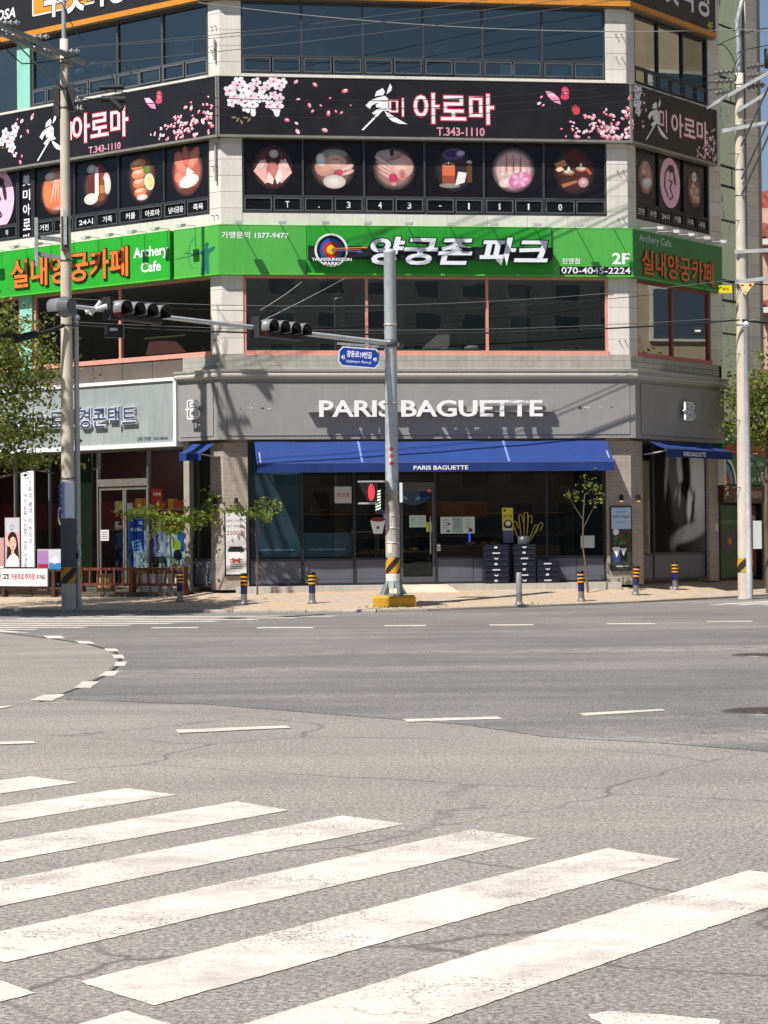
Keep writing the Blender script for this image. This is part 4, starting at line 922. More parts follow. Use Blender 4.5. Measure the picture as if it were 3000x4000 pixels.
for dz, c, l in ((.06, (214, 160, 60), .95), (.0, (200, 60, 50), .78), (-.06, (60, 110, 190), .82)):
    g = MB(c); g.cyl((cx, -.55, cz + dz * .4), (cx + l, -.56, cz + dz), .012, n=6); g.box(cx + l - .14, cx + l, -.565, -.545, cz + dz - .022, cz + dz + .022); build(g, 'arrow', 'paint', t, FC)
g = MB((30, 60, 34)); g.text('YANGGUNGZON', 2.33, 3.39, 9.045, 9.125, -.535, 0, .03, .05); g.col = (244, 244, 244); g.text('YANGGUNGZON', 2.33, 3.39, 9.045, 9.125, -.54, .004, .03)
g.col = (30, 60, 34); g.text('PARK', 2.66, 3.06, 8.93, 9.02, -.535, 0, .03, .05); g.col = (244, 244, 244); g.text('PARK', 2.66, 3.06, 8.93, 9.02, -.54, .004, .03); build(g, 'logo_lettering', 'print', t, FC)
g = MB((240, 244, 240)); y = -.206; g.text('가맹문의 1577-9477', -.01, 1.76, 9.66, 9.84, y, 0, .015); build(g, 'printed_text', 'print', t, FC)
g = MB((240, 244, 240)); g.text('진영점', 9.12, 9.61, 9.05, 9.21, y, 0, .015); build(g, 'printed_text', 'print', t, FC)
g = MB((240, 244, 240)); g.text('2F', 10.5, 10.99, 9.05, 9.36, y, 0, .03); build(g, 'printed_text', 'print', t, FC)
g = MB()
g.col = (32, 36, 34); g.rect(9.06, 11.03, 8.765, 8.985, y); g.col = (240, 244, 240); g.text('070-4045-2224', 9.1, 11.0, 8.79, 8.965, y - .003, 0, .012); build(g, 'phone_plate', 'print', t, FC)
t = thing('archery_sign', 'green archery cafe sign with orange lettering on the sunny left wall', 'sign', (-4, -.1, 8.7), FL)
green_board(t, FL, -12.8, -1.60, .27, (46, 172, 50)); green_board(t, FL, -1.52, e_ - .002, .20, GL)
g = MB((16, 60, 24)); g.box(-1.60, -1.52, -.1, .0, 8.75, 9.98); build(g, 'gap', 'paint', t, FL)
y = -.276
g = MB((86, 40, 20)); g.text('실내양궁카페', -7.65, -3.08, 8.92, 9.73, y, .04, .018, .028); g.col = (236, 126, 50); g.text('실내양궁카페', -7.65, -3.08, 8.92, 9.73, y - .041, .01, .018); build(g, 'lettering', 'paint', t, FL)
g = MB((242, 246, 242)); g.text('Archery', -2.92, -1.66, 9.30, 9.66, y, 0, .02); build(g, 'printed_text', 'print', t, FL); g = MB((242, 246, 242)); g.text('Cafe', -2.65, -1.92, 8.97, 9.25, y, 0, .02); build(g, 'printed_text', 'print', t, FL)
g = MB((36, 112, 100)); y = -.206
pz = lambda px, py: (-.60 + (px - 1440) / 105 * .56, 9.60 - (py - 80) / 250 * .88)
g.poly([pz(*p) for p in ((1450, 325), (1452, 270), (1462, 200), (1458, 165), (1430, 160), (1385, 168), (1383, 158), (1430, 148), (1470, 140), (1480, 120), (1498, 120), (1500, 132), (1535, 118), (1548, 124), (1530, 150), (1506, 165), (1502, 210), (1504, 325), (1488, 325), (1478, 285), (1468, 325))], y)
g.ell(*pz(1490, 103), .055, .08, y, 0, 12); g.poly([pz(*p) for p in ((1472, 98), (1490, 82), (1506, 92), (1505, 100), (1484, 102), (1470, 104))], y - .001)
g.line([pz(1412, 30), pz(1380, 75), pz(1368, 140), pz(1366, 190), pz(1378, 235), pz(1402, 270)], .014, y); g.line([pz(1275, 183), pz(1500, 158)], .01, y - .001); g.line([pz(1343, 142), pz(1385, 152)], .02, y); build(g, 'archer_silhouette', 'print', t, FL)
t = thing('archery_sign', 'green archery cafe sign with orange lettering on the shaded right wall', 'sign', (2.4, -.1, 8.7), FR)
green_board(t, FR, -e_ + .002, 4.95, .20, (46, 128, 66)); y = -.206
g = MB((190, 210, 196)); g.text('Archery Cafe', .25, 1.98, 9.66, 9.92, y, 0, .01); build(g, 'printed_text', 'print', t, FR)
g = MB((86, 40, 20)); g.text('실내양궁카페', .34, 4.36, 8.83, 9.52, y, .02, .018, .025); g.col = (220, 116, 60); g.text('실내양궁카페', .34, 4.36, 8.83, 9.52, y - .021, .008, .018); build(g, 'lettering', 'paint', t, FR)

# arm lamps over the green signs
def sign_lamp(fr, x, out, arm, label, group):
    t = thing('sign_lamp', label, 'lamp', (x, -out, 10.02), fr, group)
    g = MB((196, 198, 196)); g.tube([(x, -out + .05, 10.02), (x, -out - .02, 10.07), (x, -out - arm, 10.03)], .012, 6); build(g, 'arm', 'metal', t, fr)
    g = MB((226, 228, 226)); k = out + arm
    g.add([(x - .11, -k - .14, 10.04), (x + .11, -k - .14, 10.04), (x + .11, -k + .06, 10.07), (x - .11, -k + .06, 10.07), (x - .09, -k - .12, 9.97), (x + .09, -k - .12, 9.97), (x + .09, -k + .04, 9.98), (x - .09, -k + .04, 9.98)], [(0, 1, 2, 3), (0, 4, 5, 1), (1, 5, 6, 2), (2, 6, 7, 3), (3, 7, 4, 0), (4, 7, 6, 5)]); build(g, 'lamp_head', 'plastic', t, fr)
    return t
ORD = ['first', 'second', 'third', 'fourth', 'fifth', 'sixth', 'seventh', 'eighth', 'ninth', 'tenth']
for i, x in enumerate((.41, 1.55, 2.69, 3.81, 4.90, 6.05, 7.18, 8.34, 9.49, 10.52)): sign_lamp(FC, x, .2, .52, ORD[i] + ' arm lamp over the wide archery park sign, counted from the archer silhouette', 'lamps along the front green sign')
for i, x in enumerate((-8.1, -7.06, -6.09, -5.2, -4.25, -3.38, -2.52, -1.68, -.75)): sign_lamp(FL, x, .2, .52, ORD[8 - i] + ' arm lamp on the sunny left green sign, counted from the archer silhouette', 'lamps along the left green sign')
for i, x in enumerate((.35, 1.22, 2.05, 2.95, 3.9)): sign_lamp(FR, x, .2, .62, ORD[i] + ' arm lamp on the shaded right green sign, counted from the front corner', 'lamps along the right green sign')

# ---------------- bakery lettering
t = thing('bakery_sign', 'white bakery lettering on a grey bar across the fascia', 'sign', (5.5, -.25, 4.9), FC)
g = MB((150, 147, 142)); g.box(2.23, 8.76, -.43, -.25, 5.07, 5.235)
for x in (2.6, 4.2, 5.8, 7.4, 8.5): g.box(x - .03, x + .03, -.3, -.22, 5.1, 5.2)
build(g, 'letter_bar', 'paint', t, FC)
v_, f_ = text_mesh('PARIS BAGUETTE', .02, 0); xs = [p[0] for p in v_]; ax, bx = min(xs), max(xs)
# one mesh per letter: split the set line by its gaps
word = 'PARIS BAGUETTE'; x = 2.50; k = 5.98 / (bx - ax)
def conn(v, f):
    par = list(range(len(v)))
    def fd(i):
        while par[i] != i: par[i] = par[par[i]]; i = par[i]
        return i
    for q_ in f:
        for i in q_[1:]: par[fd(i)] = fd(q_[0])
    gr = {}
    for q_ in f: gr.setdefault(fd(q_[0]), []).append(q_)
    return list(gr.values())
ys = [p[1] for p in v_]; ay, by = min(ys), max(ys)
for q_ in conn(v_, f_):
    ids = sorted({i for r_ in q_ for i in r_}); mp = {i: j for j, i in enumerate(ids)}; n = len(ids)
    P2 = [(2.50 + (v_[i][0] - ax) * k, 4.935 + (v_[i][1] - ay) / (by - ay) * .445) for i in ids]
    g = MB((240, 240, 238)); fs = [tuple(mp[i] for i in r_) for r_ in q_]; ed = {}
    for r_ in fs:
        for i in range(len(r_)): a, b = r_[i], r_[(i + 1) % len(r_)]; ed[(min(a, b), max(a, b))] = ed.get((min(a, b), max(a, b)), 0) + 1
    g.add([(u, -.53, z) for u, z in P2] + [(u, -.43, z) for u, z in P2], fs + [(a, b, n + b, n + a) for (a, b), c in ed.items() if c == 1]); build(g, 'letter', 'plastic', t, FC)
g = MB((176, 176, 172)); g.text('파리바게뜨', 8.47, 8.93, 4.76, 4.86, -.24, .01, .0); build(g, 'small_lettering', 'plastic', t, FC)
def b_logo(fr, x0, x1, label):
    t = thing('letter_sign', label, 'sign', ((x0 + x1) / 2, -.3, 4.9), fr); z0, z1 = 4.93, 5.43; y = -.42; w_ = x1 - x0
    g = MB((110, 108, 104)); g.box(x0 + w_ * .35, x0 + w_ * .65, -.42, -.235, 5.08, 5.28); build(g, 'bracket', 'paint', t, fr)
    g = MB((240, 240, 238)); L_ = lambda pts, w2: [g.prism([(a - 0, b) for a, b in q2], y - .06, y) for q2 in ribs(pts, w2)]
    def ribs(pts, w2):
        out = []
        for (a, b), (c, d) in zip(pts, pts[1:]):
            l = math.hypot(c - a, d - b) or 1; nx, nz = -(d - b) / l * w2, (c - a) / l * w2; ex, ez = (c - a) / l * w2, (d - b) / l * w2
            out.append([(a - nx - ex, b - nz - ez), (c - nx + ex, d - nz + ez), (c + nx + ex, d + nz + ez), (a + nx - ex, b + nz - ez)])
        return out
    X = lambda f: x0 + w_ * f; Z = lambda f: z0 + (z1 - z0) * f
    arc = lambda cx, cz, rx, rz, a0, a1: [(X(cx + rx * math.cos(a0 + (a1 - a0) * i / 8)), Z(cz + rz * math.sin(a0 + (a1 - a0) * i / 8))) for i in range(9)]
    o = .018; h = math.pi / 2
    L_([(X(.12), Z(.02)), (X(.12), Z(.98))], o); L_([(X(.12), Z(.98)), (X(.55), Z(.98))] + arc(.55, .76, .36, .22, h, -h)[0:], o); L_(arc(.58, .27, .38, .25, h, -h) + [(X(.12), Z(.02))], o)
    L_([(X(.0), Z(.52)), (X(.6), Z(.52))], o); L_([(X(.34), Z(.66)), (X(.34), Z(.86)), (X(.52), Z(.86))] + arc(.52, .76, .14, .1, h, -h) + [(X(.34), Z(.66))], o); L_([(X(.34), Z(.14)), (X(.34), Z(.42)), (X(.55), Z(.42))] + arc(.55, .28, .18, .14, h, -h) + [(X(.34), Z(.14))], o)
    build(g, 'letter', 'plastic', t, fr)
b_logo(FL, -.88, -.42, 'white outlined letter B on the fascia beside the optician sign'); b_logo(FR, 2.15, 2.75, 'white outlined letter B on the shaded right fascia')

# ---------------- posters round the bakery
def cup(g, cx, z0, z1, w0, w1, y, body, stripes=None, lid=(40, 38, 40)):
    g.col = body; g.poly([(cx - w0, z0), (cx + w0, z0), (cx + w1, z1), (cx - w1, z1)], y)
    if stripes:
        n = 6; g.col = stripes
        for i in range(n):
            f = i / n * .62; w_ = w0 + (w1 - w0) * f; zz_ = z0 + (z1 - z0) * f; g.rect(cx - w_, cx + w_, zz_, zz_ + (z1 - z0) * .05, y - .001)
    g.col = lid; g.poly([(cx - w1 * 1.12, z1), (cx + w1 * 1.12, z1), (cx + w1 * 1.12, z1 + w1 * .35), (cx + w1 * .8, z1 + w1 * .75), (cx - w1 * .8, z1 + w1 * .75), (cx - w1 * 1.12, z1 + w1 * .35)], y - .002)
t = thing('poster_board', 'tall white coffee poster priced 2500 on the sunny brick pier', 'poster', (.3, -.05, .8), FC)
g = MB((40, 38, 38)); g.box(.01, .605, -.06, -.0, .79, 2.52); build(g, 'frame', 'alu', t, FC)
g = MB((226, 222, 222)); y = -.064; g.rect(.04, .575, .83, 2.48, y); g.col = (110, 96, 96); g.text('HOT 아메리카노', .06, .55, 2.06, 2.13, y - .002, 0, 0); g.text('따뜻하고 부드러운', .07, .5, 2.2, 2.27, y - .002); g.col = (150, 44, 40); g.text('2500원', .06, .55, 1.86, 2.0, y - .002, 0, .0)
cup(g, .31, .98, 1.42, .15, .19, y - .002, (240, 238, 236), (40, 38, 42)); g.col = (196, 44, 48); g.poly([(.2, 1.28), (.31, 1.2), (.42, 1.28), (.40, 1.13), (.31, 1.18), (.22, 1.13)], y - .006); build(g, 'printed_sheet', 'print', t, FC)
t = thing('poster_board', 'framed cafe poster with blue top and two coffee cups on right pier', 'poster', (10.7, -.05, .8), FC)
g = MB((40, 38, 40)); g.box(10.40, 11.0, -.06, -.0, .79, 2.53); build(g, 'frame', 'alu', t, FC)
g = MB((56, 62, 52)); g.rect(10.43, 10.97, .82, 2.5, y); g.col = (176, 200, 226); g.rect(10.43, 10.97, 1.92, 2.5, y - .001); g.col = (60, 70, 96); g.text('Café Adagio', 10.46, 10.94, 2.2, 2.3, y - .002, 0, .01, shear=.2); g.text('PREMIUM COFFEE', 10.56, 10.84, 2.36, 2.4, y - .002); g.text('깊고 풍부한 맛', 10.55, 10.86, 2.08, 2.13, y - .002)
for i in range(26):
    g.col = random.choice([(60, 96, 44), (84, 120, 54), (130, 50, 40), (40, 66, 34)]); g.ell(random.uniform(10.5, 10.92), random.uniform(1.5, 1.85), .06, .03, y - .002, random.uniform(0, 3), 8)
g.col = (226, 228, 228); g.ell(10.55, 1.84, .085, .085, y - .004, 0, 16); cup(g, 10.56, 1.02, 1.36, .07, .1, y - .005, (44, 70, 140), None, (214, 214, 210)); g.col = (236, 236, 234); g.poly([(10.47, 1.36), (10.65, 1.36), (10.56, 1.15)], y - .007)
cup(g, 10.76, 1.06, 1.42, .08, .105, y - .005, (30, 30, 32)); g.col = (236, 236, 234); g.poly([(10.67, 1.4), (10.85, 1.4), (10.76, 1.2)], y - .007); g.col = (200, 200, 196); g.rect(10.55, 10.88, .9, .93, y - .004); build(g, 'printed_sheet', 'print', t, FC)
def sheet(fr, u0, u1, z0, z1, y, col, name, label, cat, fn=None, parent=None):
    g = MB(col); g.box(u0, u1, y, y + .004, z0, z1)
    if fn: fn(g, y - .002)
    build(g, name, 'print', parent, fr, label, cat) if not parent else build(g, name, 'print', parent, fr)
def menu(g, y):
    g.col = (90, 100, 100)
    for i in range(3):
        a = 5.80 + i * .306
        if i == 1: g.col = (150, 170, 166); g.rect(a + .01, a + .29, 1.87, 2.27, y); g.col = (90, 100, 100)
        for k in range(4): g.rect(a + .06, a + .06 + random.uniform(.1, .18), 2.2 - k * .07, 2.215 - k * .07, y - .001)
    g.col = (80, 54, 44); g.ell(6.6, 1.93, .06, .05, y - .001); g.ell(6.0, 1.91, .05, .03, y - .001); g.ell(6.02, 2.1, .04, .03, y - .001)
sheet(FC, 5.79, 6.72, 1.845, 2.29, .11, (196, 208, 200), 'menu_board', 'pale three panel menu stuck on the window right of the door', 'menu', menu)
def menu2(g, y):
    g.col = (96, 110, 104)
    for a in (4.98, 5.2):
        for k in range(4): g.rect(a, a + .14, 2.28 - k * .06, 2.29 - k * .06, y)
sheet(FC, 4.95, 5.40, 2.02, 2.34, .115, (190, 206, 192), 'notice_sheet', 'small pale notice taped on the bakery door glass', 'notice', menu2)
def yel(g, y):
    g.col = (60, 54, 20); g.text('상상 이상', 7.5, 7.74, 2.26, 2.34, y, 0, .02); g.ell(7.54, 2.45, .04, .03, y); g.col = (40, 38, 40); g.ell(7.63, 2.07, .12, .13, y); g.col = (236, 236, 236); g.ell(7.63, 2.1, .07, .07, y - .001); g.ell(7.63, 1.94, .14, .03, y - .001)
sheet(FC, 7.47, 7.77, 1.91, 2.52, .11, (222, 206, 50), 'poster', 'narrow yellow poster hanging in the bakery window above the crates', 'poster', yel)
sheet(FC, 7.49, 7.78, 1.58, 1.905, .11, (110, 104, 140), 'poster', 'purple leaflet hanging directly under the yellow window poster', 'poster')
sheet(FC, 9.62, 10.0, 1.42, 1.75, .11, (186, 196, 190), 'notice_sheet', 'square pale notice low in the bakery window behind the thin tree', 'notice')
sheet(FC, 2.95, 3.40, 2.68, 3.12, .11, (196, 198, 200), 'notice_sheet', 'white notice with red letters in the blue left bakery window', 'notice', lambda g, y: (setattr(g, 'col', (190, 60, 60)), g.text('영업중', 3.0, 3.36, 2.84, 2.96, y, 0, .02)))
sheet(FC, 5.43, 5.56, 2.95, 3.07, .10, (196, 44, 44), 'sticker', 'small red square sticker at the top of the bakery door', 'sticker', lambda g, y: (setattr(g, 'col', (240, 236, 236)), g.rect(5.455, 5.535, 2.98, 3.04, y), setattr(g, 'col', (196, 44, 44)), g.rect(5.465, 5.525, 2.99, 3.03, y - .001)))
sheet(FC, 5.69, 5.78, 1.38, 1.56, .10, (214, 212, 206), 'sticker', 'small white sticker beside the bakery door at knee height', 'sticker', lambda g, y: (setattr(g, 'col', (150, 60, 50)), g.line([(5.705, 1.44), (5.735, 1.5), (5.765, 1.44), (5.705, 1.44)], .012, y)))
sheet(FC, 5.40, 5.56, 1.9, 2.15, .10, (190, 196, 60), 'sticker', 'green yellow tag hanging at the edge of the bakery door', 'tag')
# blue window film with faint lettering
sf1 = sf
def film(a, b, z0, z1, txt):
    g = MB((88, 106, 122)); g.box(a, b, .172, .174, z0, z1); g.col = (150, 166, 190); g.text(txt, a + .15, b - .2, z0 + .18, z0 + .24, .145, 0, 0); build(g, 'window_film', 'print', sf, FC)
film(.72, 2.04, 1.25, 4.2, 'a slice of Paris, delicious moment'); film(2.12, 3.42, 1.25, 1.9, 'a slice of Paris, delicious moment')
# hanging cup sign and banner inside the doorway
t = thing('cup_board', 'cut-out coffee cup board hanging in the window left of signal pole', 'sign', (4.1, .2, 2.2), FC)
g = MB((236, 232, 230)); g.prism([(3.98, 1.86), (4.22, 1.86), (4.3, 2.22), (3.9, 2.22)], .11, .125); g.col = (120, 40, 36); g.ell(4.1, 2.24, .2, .06, .105); g.col = (80, 90, 120); g.ell(4.1, 2.02, .04, .04, .104); build(g, 'cup', 'print', t, FC)
g = MB((60, 84, 160)); g.prism([(4.28, 2.1), (4.55, 2.1), (4.55, 2.5), (4.2, 2.5)], .115, .12); g.col = (230, 232, 240); g.text('2500', 4.26, 4.54, 2.28, 2.38, .11, 0, .02); build(g, 'price_flag', 'print', t, FC)
g = MB((150, 160, 190)); 
for i in range(8):
    a = 4.76 + i * .1; d = .1 * ((i - 3.5) / 3.5) ** 2; g.add([(a, .5, 2.72 - .1 + d), (a + .1, .5, 2.72 - .1 + .1 * ((i - 2.5) / 3.5) ** 2), (a + .1, .5, 3.0), (a, .5, 3.0)], [(0, 1, 2, 3)])
g.col = (60, 80, 150); g.rect(5.3, 5.55, 2.74, 2.98, .49); build(g, 'door_banner', 'cloth', None, FC, 'sagging grey blue banner hung inside the bakery doorway', 'banner')
# wall sconces
for fr, x, lb in ((FC, .32, 'dark wall lamp above the tall coffee poster'), (FC, 10.71, 'dark wall lamp above the framed cafe poster'), (FR, .25, 'dark wall lamp on the shaded side of the right pier'), (FL, -.24, 'dark wall lamp on the left side pier by the small window')):
    t = thing('wall_lamp', lb, 'lamp', (x, -.06, 2.7), fr)
    g = MB((44, 40, 38)); g.cyl((x, -.09, 2.68), (x, -.09, 2.84), .06, .045); g.box(x - .02, x + .02, -.09, 0, 2.74, 2.78); build(g, 'lamp_housing', 'metal', t, fr)
    g = MB(); g.cyl((x, -.09, 2.655), (x, -.09, 2.68), .045); build(g, 'bulb', 'warm_lamp' if x > 1 or fr == FR else 'plastic', t, fr)
# big grey photograph in the right bakery window
g = MB((58, 56, 56)); g.box(1.42, 4.28, .10, .112, 1.26, 4.2); y = .097
def grey(u, v):
    """tones of the printed photograph, u and v running 0..1 across and up the sheet"""
    t_ = 34 + 70 * max(0, u - .45)
    for cu, cv, ru, rv, rot, val, k in ((.86, .78, .20, .34, 0, 158, .95), (.88, .50, .17, .26, .1, 150, .9), (.70, .19, .36, .085, .18, 136, .9), (.44, .12, .16, .05, .5, 104, .8), (.40, .80, .15, .34, .12, 92, .8), (.50, .80, .055, .22, .16, 150, .8), (.24, .80, .03, .30, -.14, 126, .8), (.47, .44, .15, .20, .05, 78, .7), (.63, .80, .075, .30, .1, 26, .95), (.62, .60, .12, .075, -.3, 26, .95), (.68, .45, .045, .17, -.1, 172, .9), (.765, .44, .022, .15, -.15, 22, .9), (.49, .53, .02, .10, -.1, 150, .7), (.42, .57, .02, .07, -.4, 130, .7), (.34, .06, .05, .10, .4, 86, .7)):
        a_, b_ = u - cu, (v - cv) * 1.0; c_, s_ = math.cos(rot), math.sin(rot); a_, b_ = a_ * c_ + b_ * s_, -a_ * s_ + b_ * c_
        d_ = (a_ / ru) ** 2 + (b_ / rv) ** 2; m_ = k / (1 + math.exp(min((d_ - 1) * 5, 60))); t_ += (val - t_) * m_
    return max(14, min(250, 20 + (t_ - 30) * 1.55 + random.uniform(-3, 3)))
NG = 44; pts = []; cs = []
for i in range(NG + 1):
    for k in range(NG + 1): pts.append((1.43 + 2.84 * k / NG, y, 1.27 + 2.92 * i / NG)); cs.append((grey(k / NG, i / NG),) * 3)
g.add(pts, [(i * (NG + 1) + k, i * (NG + 1) + k + 1, (i + 1) * (NG + 1) + k + 1, (i + 1) * (NG + 1) + k) for i in range(NG) for k in range(NG)], cols=cs)
build(g, 'photo_poster', 'cloth', None, FR, 'large black and white photograph filling the right bakery window', 'poster')
# ================================================================ the optician on the left wall
g = MB((92, 86, 80)); g.box(-12.8, -1.40, .03, .3, 6.05, 6.60); pb = build(g, 'brown_band', 'paint', BL, FL)
for i in range(10):
    a = -12.6 + i * 1.12; g = MB((100 + random.randint(-6, 6), 92, 84)); g.cbox(a + .006, a + 1.114, 0, .04, 6.06, 6.60, .006); build(g, 'band_panel', 'paint', pb, FL)
t = thing('shop_sign', 'pale grey optician sign with white frame and navy lettering', 'sign', (-6, -.2, 4.25), FL)
g = MB((156, 163, 162)); g.box(-11.4, -1.50, -.25, .1, 4.36, 6.0); build(g, 'panel', 'dirty', t, FL)
g = MB((238, 240, 240)); g.box(-11.5, -1.40, -.30, .06, 4.25, 4.36); g.box(-11.5, -1.40, -.30, .06, 6.0, 6.09); g.box(-1.50, -1.40, -.30, .06, 4.36, 6.0); g.box(-11.5, -11.4, -.30, .06, 4.36, 6.0); build(g, 'frame', 'paint', t, FL)
g = MB((226, 228, 228)); g.text('K베스트안경콘택트', -7.60, -2.82, 4.84, 5.40, -.25, .10, .03, .02); build(g, 'letter_rim', 'plastic', t, FL)
g = MB((66, 78, 112)); g.text('K베스트안경콘택트', -7.60, -2.82, 4.84, 5.40, -.351, .008, .01); build(g, 'lettering', 'plastic', t, FL)
g = MB((70, 74, 78)); g.text('김해 진영점', -2.87, -2.36, 4.42, 4.54, -.256, 0, .015); build(g, 'small_lettering', 'print', t, FL); g = MB((70, 74, 78)); g.text('345-4646', -2.28, -1.74, 4.43, 4.53, -.256, 0, .015); build(g, 'phone_number', 'print', t, FL)
of = shopfront(FL, -12.8, -1.42, [-10.4, -8.0, -6.6, -4.70, -2.80], None, 'glass', 4.25, (112, 110, 106), .12, base=.42, doors=(4,))
g = MB((128, 122, 116)); g.box(-4.70, -2.80, .06, .2, 3.24, 3.44); build(g, 'door_head', 'alu', BL, FL)
g = MB(); g.box(-4.67, -2.83, .12, .13, 3.44, 4.18); build(g, 'pane', 'glass', of, FL)
for a, b in ((-4.66, -3.72), (-3.70, -2.84)):
    g = MB((130, 126, 118)); g.box(a, a + .05, .1, .15, .47, 3.22); g.box(b - .05, b, .1, .15, .47, 3.22); g.box(a + .05, b - .05, .1, .15, .47, .56); g.box(a + .05, b - .05, .1, .15, 3.14, 3.22); d_ = build(g, 'door', 'alu', BL, FL)
    g = MB(); g.box(a + .05, b - .05, .12, .13, .56, 3.14); build(g, 'pane', 'glass', d_, FL)
g = MB((70, 30, 30)); g.box(-12.6, -1.5, 3.4, 3.5, .4, 4.6); build(g, 'shop_back_wall', 'paint', BL, FL)
g = MB((128, 34, 38)); g.box(-12.6, -4.0, 3.3, 3.39, 2.1, 2.9); build(g, 'red_wall_panel', 'paint', BL, FL)
g = MB((92, 90, 84)); g.box(-1.5, -1.42, .3, 3.5, .4, 4.6); build(g, 'partition_wall', 'concrete', BL, FL)
for x in (-6.2, -5.1, -4.0, -2.9, -1.9):
    g = MB(); g.box(x - .25, x + .25, 1.5, 1.66, 4.5, 4.52); build(g, 'ceiling_light', 'tube_lamp', None, FL, 'small white ceiling light inside the optician shop', 'light', 'ceiling lights in the optician')
for k in range(4):
    g = MB((150, 140, 132)); g.box(-6.4, -1.6, 2.3, 2.6, .95 + k * .55, .98 + k * .55); build(g, 'wall_shelf', 'wood', BL, FL)
for i in range(44):
    k = i % 4; x = -6.3 + (i // 4) * .42 + random.uniform(0, .1); w_ = random.uniform(.1, .26); h_ = random.uniform(.12, .38)
    cn, cc = random.choice([('red', (206, 60, 50)), ('cream', (220, 200, 120)), ('white', (226, 222, 214)), ('blue', (80, 130, 190)), ('orange', (196, 130, 60)), ('mint', (120, 170, 150)), ('brown', (180, 90, 60))])
    g = MB(cc); g.box(x, x + w_, 2.32, 2.5, .982 + k * .55, .982 + k * .55 + h_)
    build(g, 'product_box', 'print', None, FL, 'small ' + cn + ' product box on the ' + ('lowest', 'second', 'third', 'top')[k] + ' shelf inside the optician', 'box', 'products on the optician shelves')
# boards, banners and posters of the optician
def banner(fr, u0, u1, z0, z1, y, col, label, fn, name='banner', cat='banner', th=.05):
    t = thing(name, label, cat, ((u0 + u1) / 2, y, z0), fr)
    g = MB((160, 158, 154)); g.box(u0 - .02, u1 + .02, y + .002, y + th, z0, z1 + .02); build(g, 'backing', 'alu', t, fr)
    g = MB(col); g.rect(u0, u1, z0 + .01, z1, y - .002); fn(g, y - .004); build(g, 'printed_sheet', 'print', t, fr); return t
def vb(g, y):
    def col_(st, u, z1, h, c):
        g.col = c; z = z1
        for ch in st:
            if ch == ' ': z -= h * .6; continue
            g.text(ch, u - .065, u + .065, z - h * .9, z, y, 0, .01); z -= h
    col_('가족의 평생 눈 주치의', -6.66, 3.45, .165, (60, 60, 72)); col_('개인 맞춤 누진렌즈 전문 안경원', -6.86, 3.1, .135, (60, 62, 84))
    g.col = (70, 66, 76); g.ringz(-6.78, 3.6, .085, .105, y, 20)
tvb = banner(FL, -7.02, -6.52, 1.03, 3.72, -.60, (240, 240, 244), 'tall white vertical banner with two columns of letters before the optician', vb)
g = MB((90, 88, 84)); g.box(-6.8, -6.74, -.55, -.5, .25, 1.05); g.box(-7.0, -6.54, -.7, -.4, .22, .27); build(g, 'foot', 'metal', tvb, FL)
def face(g, y, cx, z0, s, c=(226, 182, 164)):
    g.col = (40, 28, 26); g.ell(cx, z0 + .62 * s, .26 * s, .38 * s, y); g.poly([(cx - .26 * s, z0 + .6 * s), (cx + .27 * s, z0 + .6 * s), (cx + .32 * s, z0 + .05 * s), (cx - .3 * s, z0 + .05 * s)], y)
    g.col = c; g.ell(cx + .02 * s, z0 + .58 * s, .17 * s, .24 * s, y - .002); g.rect(cx - .06 * s, cx + .08 * s, z0 + .2 * s, z0 + .4 * s, y - .002)
    g.col = (40, 28, 26); g.ell(cx - .06 * s, z0 + .62 * s, .035 * s, .014 * s, y - .003); g.ell(cx + .1 * s, z0 + .62 * s, .035 * s, .014 * s, y - .003); g.line([(cx - .1 * s, z0 + .68 * s), (cx - .03 * s, z0 + .69 * s)], .012 * s, y - .003); g.line([(cx + .07 * s, z0 + .69 * s), (cx + .14 * s, z0 + .68 * s)], .012 * s, y - .003)
    g.col = (196, 132, 116); g.line([(cx + .03 * s, z0 + .6 * s), (cx + .04 * s, z0 + .53 * s)], .02 * s, y - .003); g.col = (190, 60, 66); g.ell(cx + .03 * s, z0 + .46 * s, .055 * s, .024 * s, y - .003)
def wp(g, y):
    g.col = (214, 164, 180); g.rect(-8.0, -7.42, 1.04, 2.4, y); g.col = (190, 190, 196); g.rect(-8.0, -7.42, 2.02, 2.4, y - .001); g.col = (110, 100, 116); g.ringz(-7.72, 2.16, .06, .08, y - .002, 16)
    face(g, y - .003, -7.70, 1.22, .82); g.col = (236, 238, 236); g.poly([(-8.0, 1.04), (-7.44, 1.04), (-7.46, 1.3), (-7.62, 1.42), (-7.8, 1.36), (-7.95, 1.2)], y - .009); g.col = (226, 182, 164); g.ell(-7.9, 1.75, .05, .16, y - .009, .4)
banner(FL, -8.0, -7.42, 1.03, 2.42, -.3, (226, 180, 196), 'pink poster of a long haired woman in white beside the tall banner', wp, 'poster_board', 'poster')
def wp2(g, y): face(g, y, -8.45, 1.0, .75); g.col = (230, 226, 222); g.rect(-8.9, -8.05, 1.0, 1.06, y - .008)
banner(FL, -9.0, -8.05, 1.0, 1.85, -.32, (200, 150, 150), 'smaller poster of a smiling dark haired woman at the edge of optician', wp2, 'poster_board', 'poster')
def hb(g, y):
    g.col = (44, 40, 44); g.text('꼭컷고', -8.3, -7.30, .68, .86, y, 0, .03); g.col = (176, 40, 48); g.text('카운트로', -7.24, -6.72, .68, .86, y, 0, .03); g.text('주차장', -6.68, -6.28, .68, .86, y, 0, .03); g.col = (44, 40, 44); g.text('에 하세요', -6.22, -5.86, .68, .84, y, 0, .03)
banner(FL, -9.6, -5.80, .50, .99, -.80, (226, 224, 224), 'white horizontal banner with red and black letters on the low fence', hb)
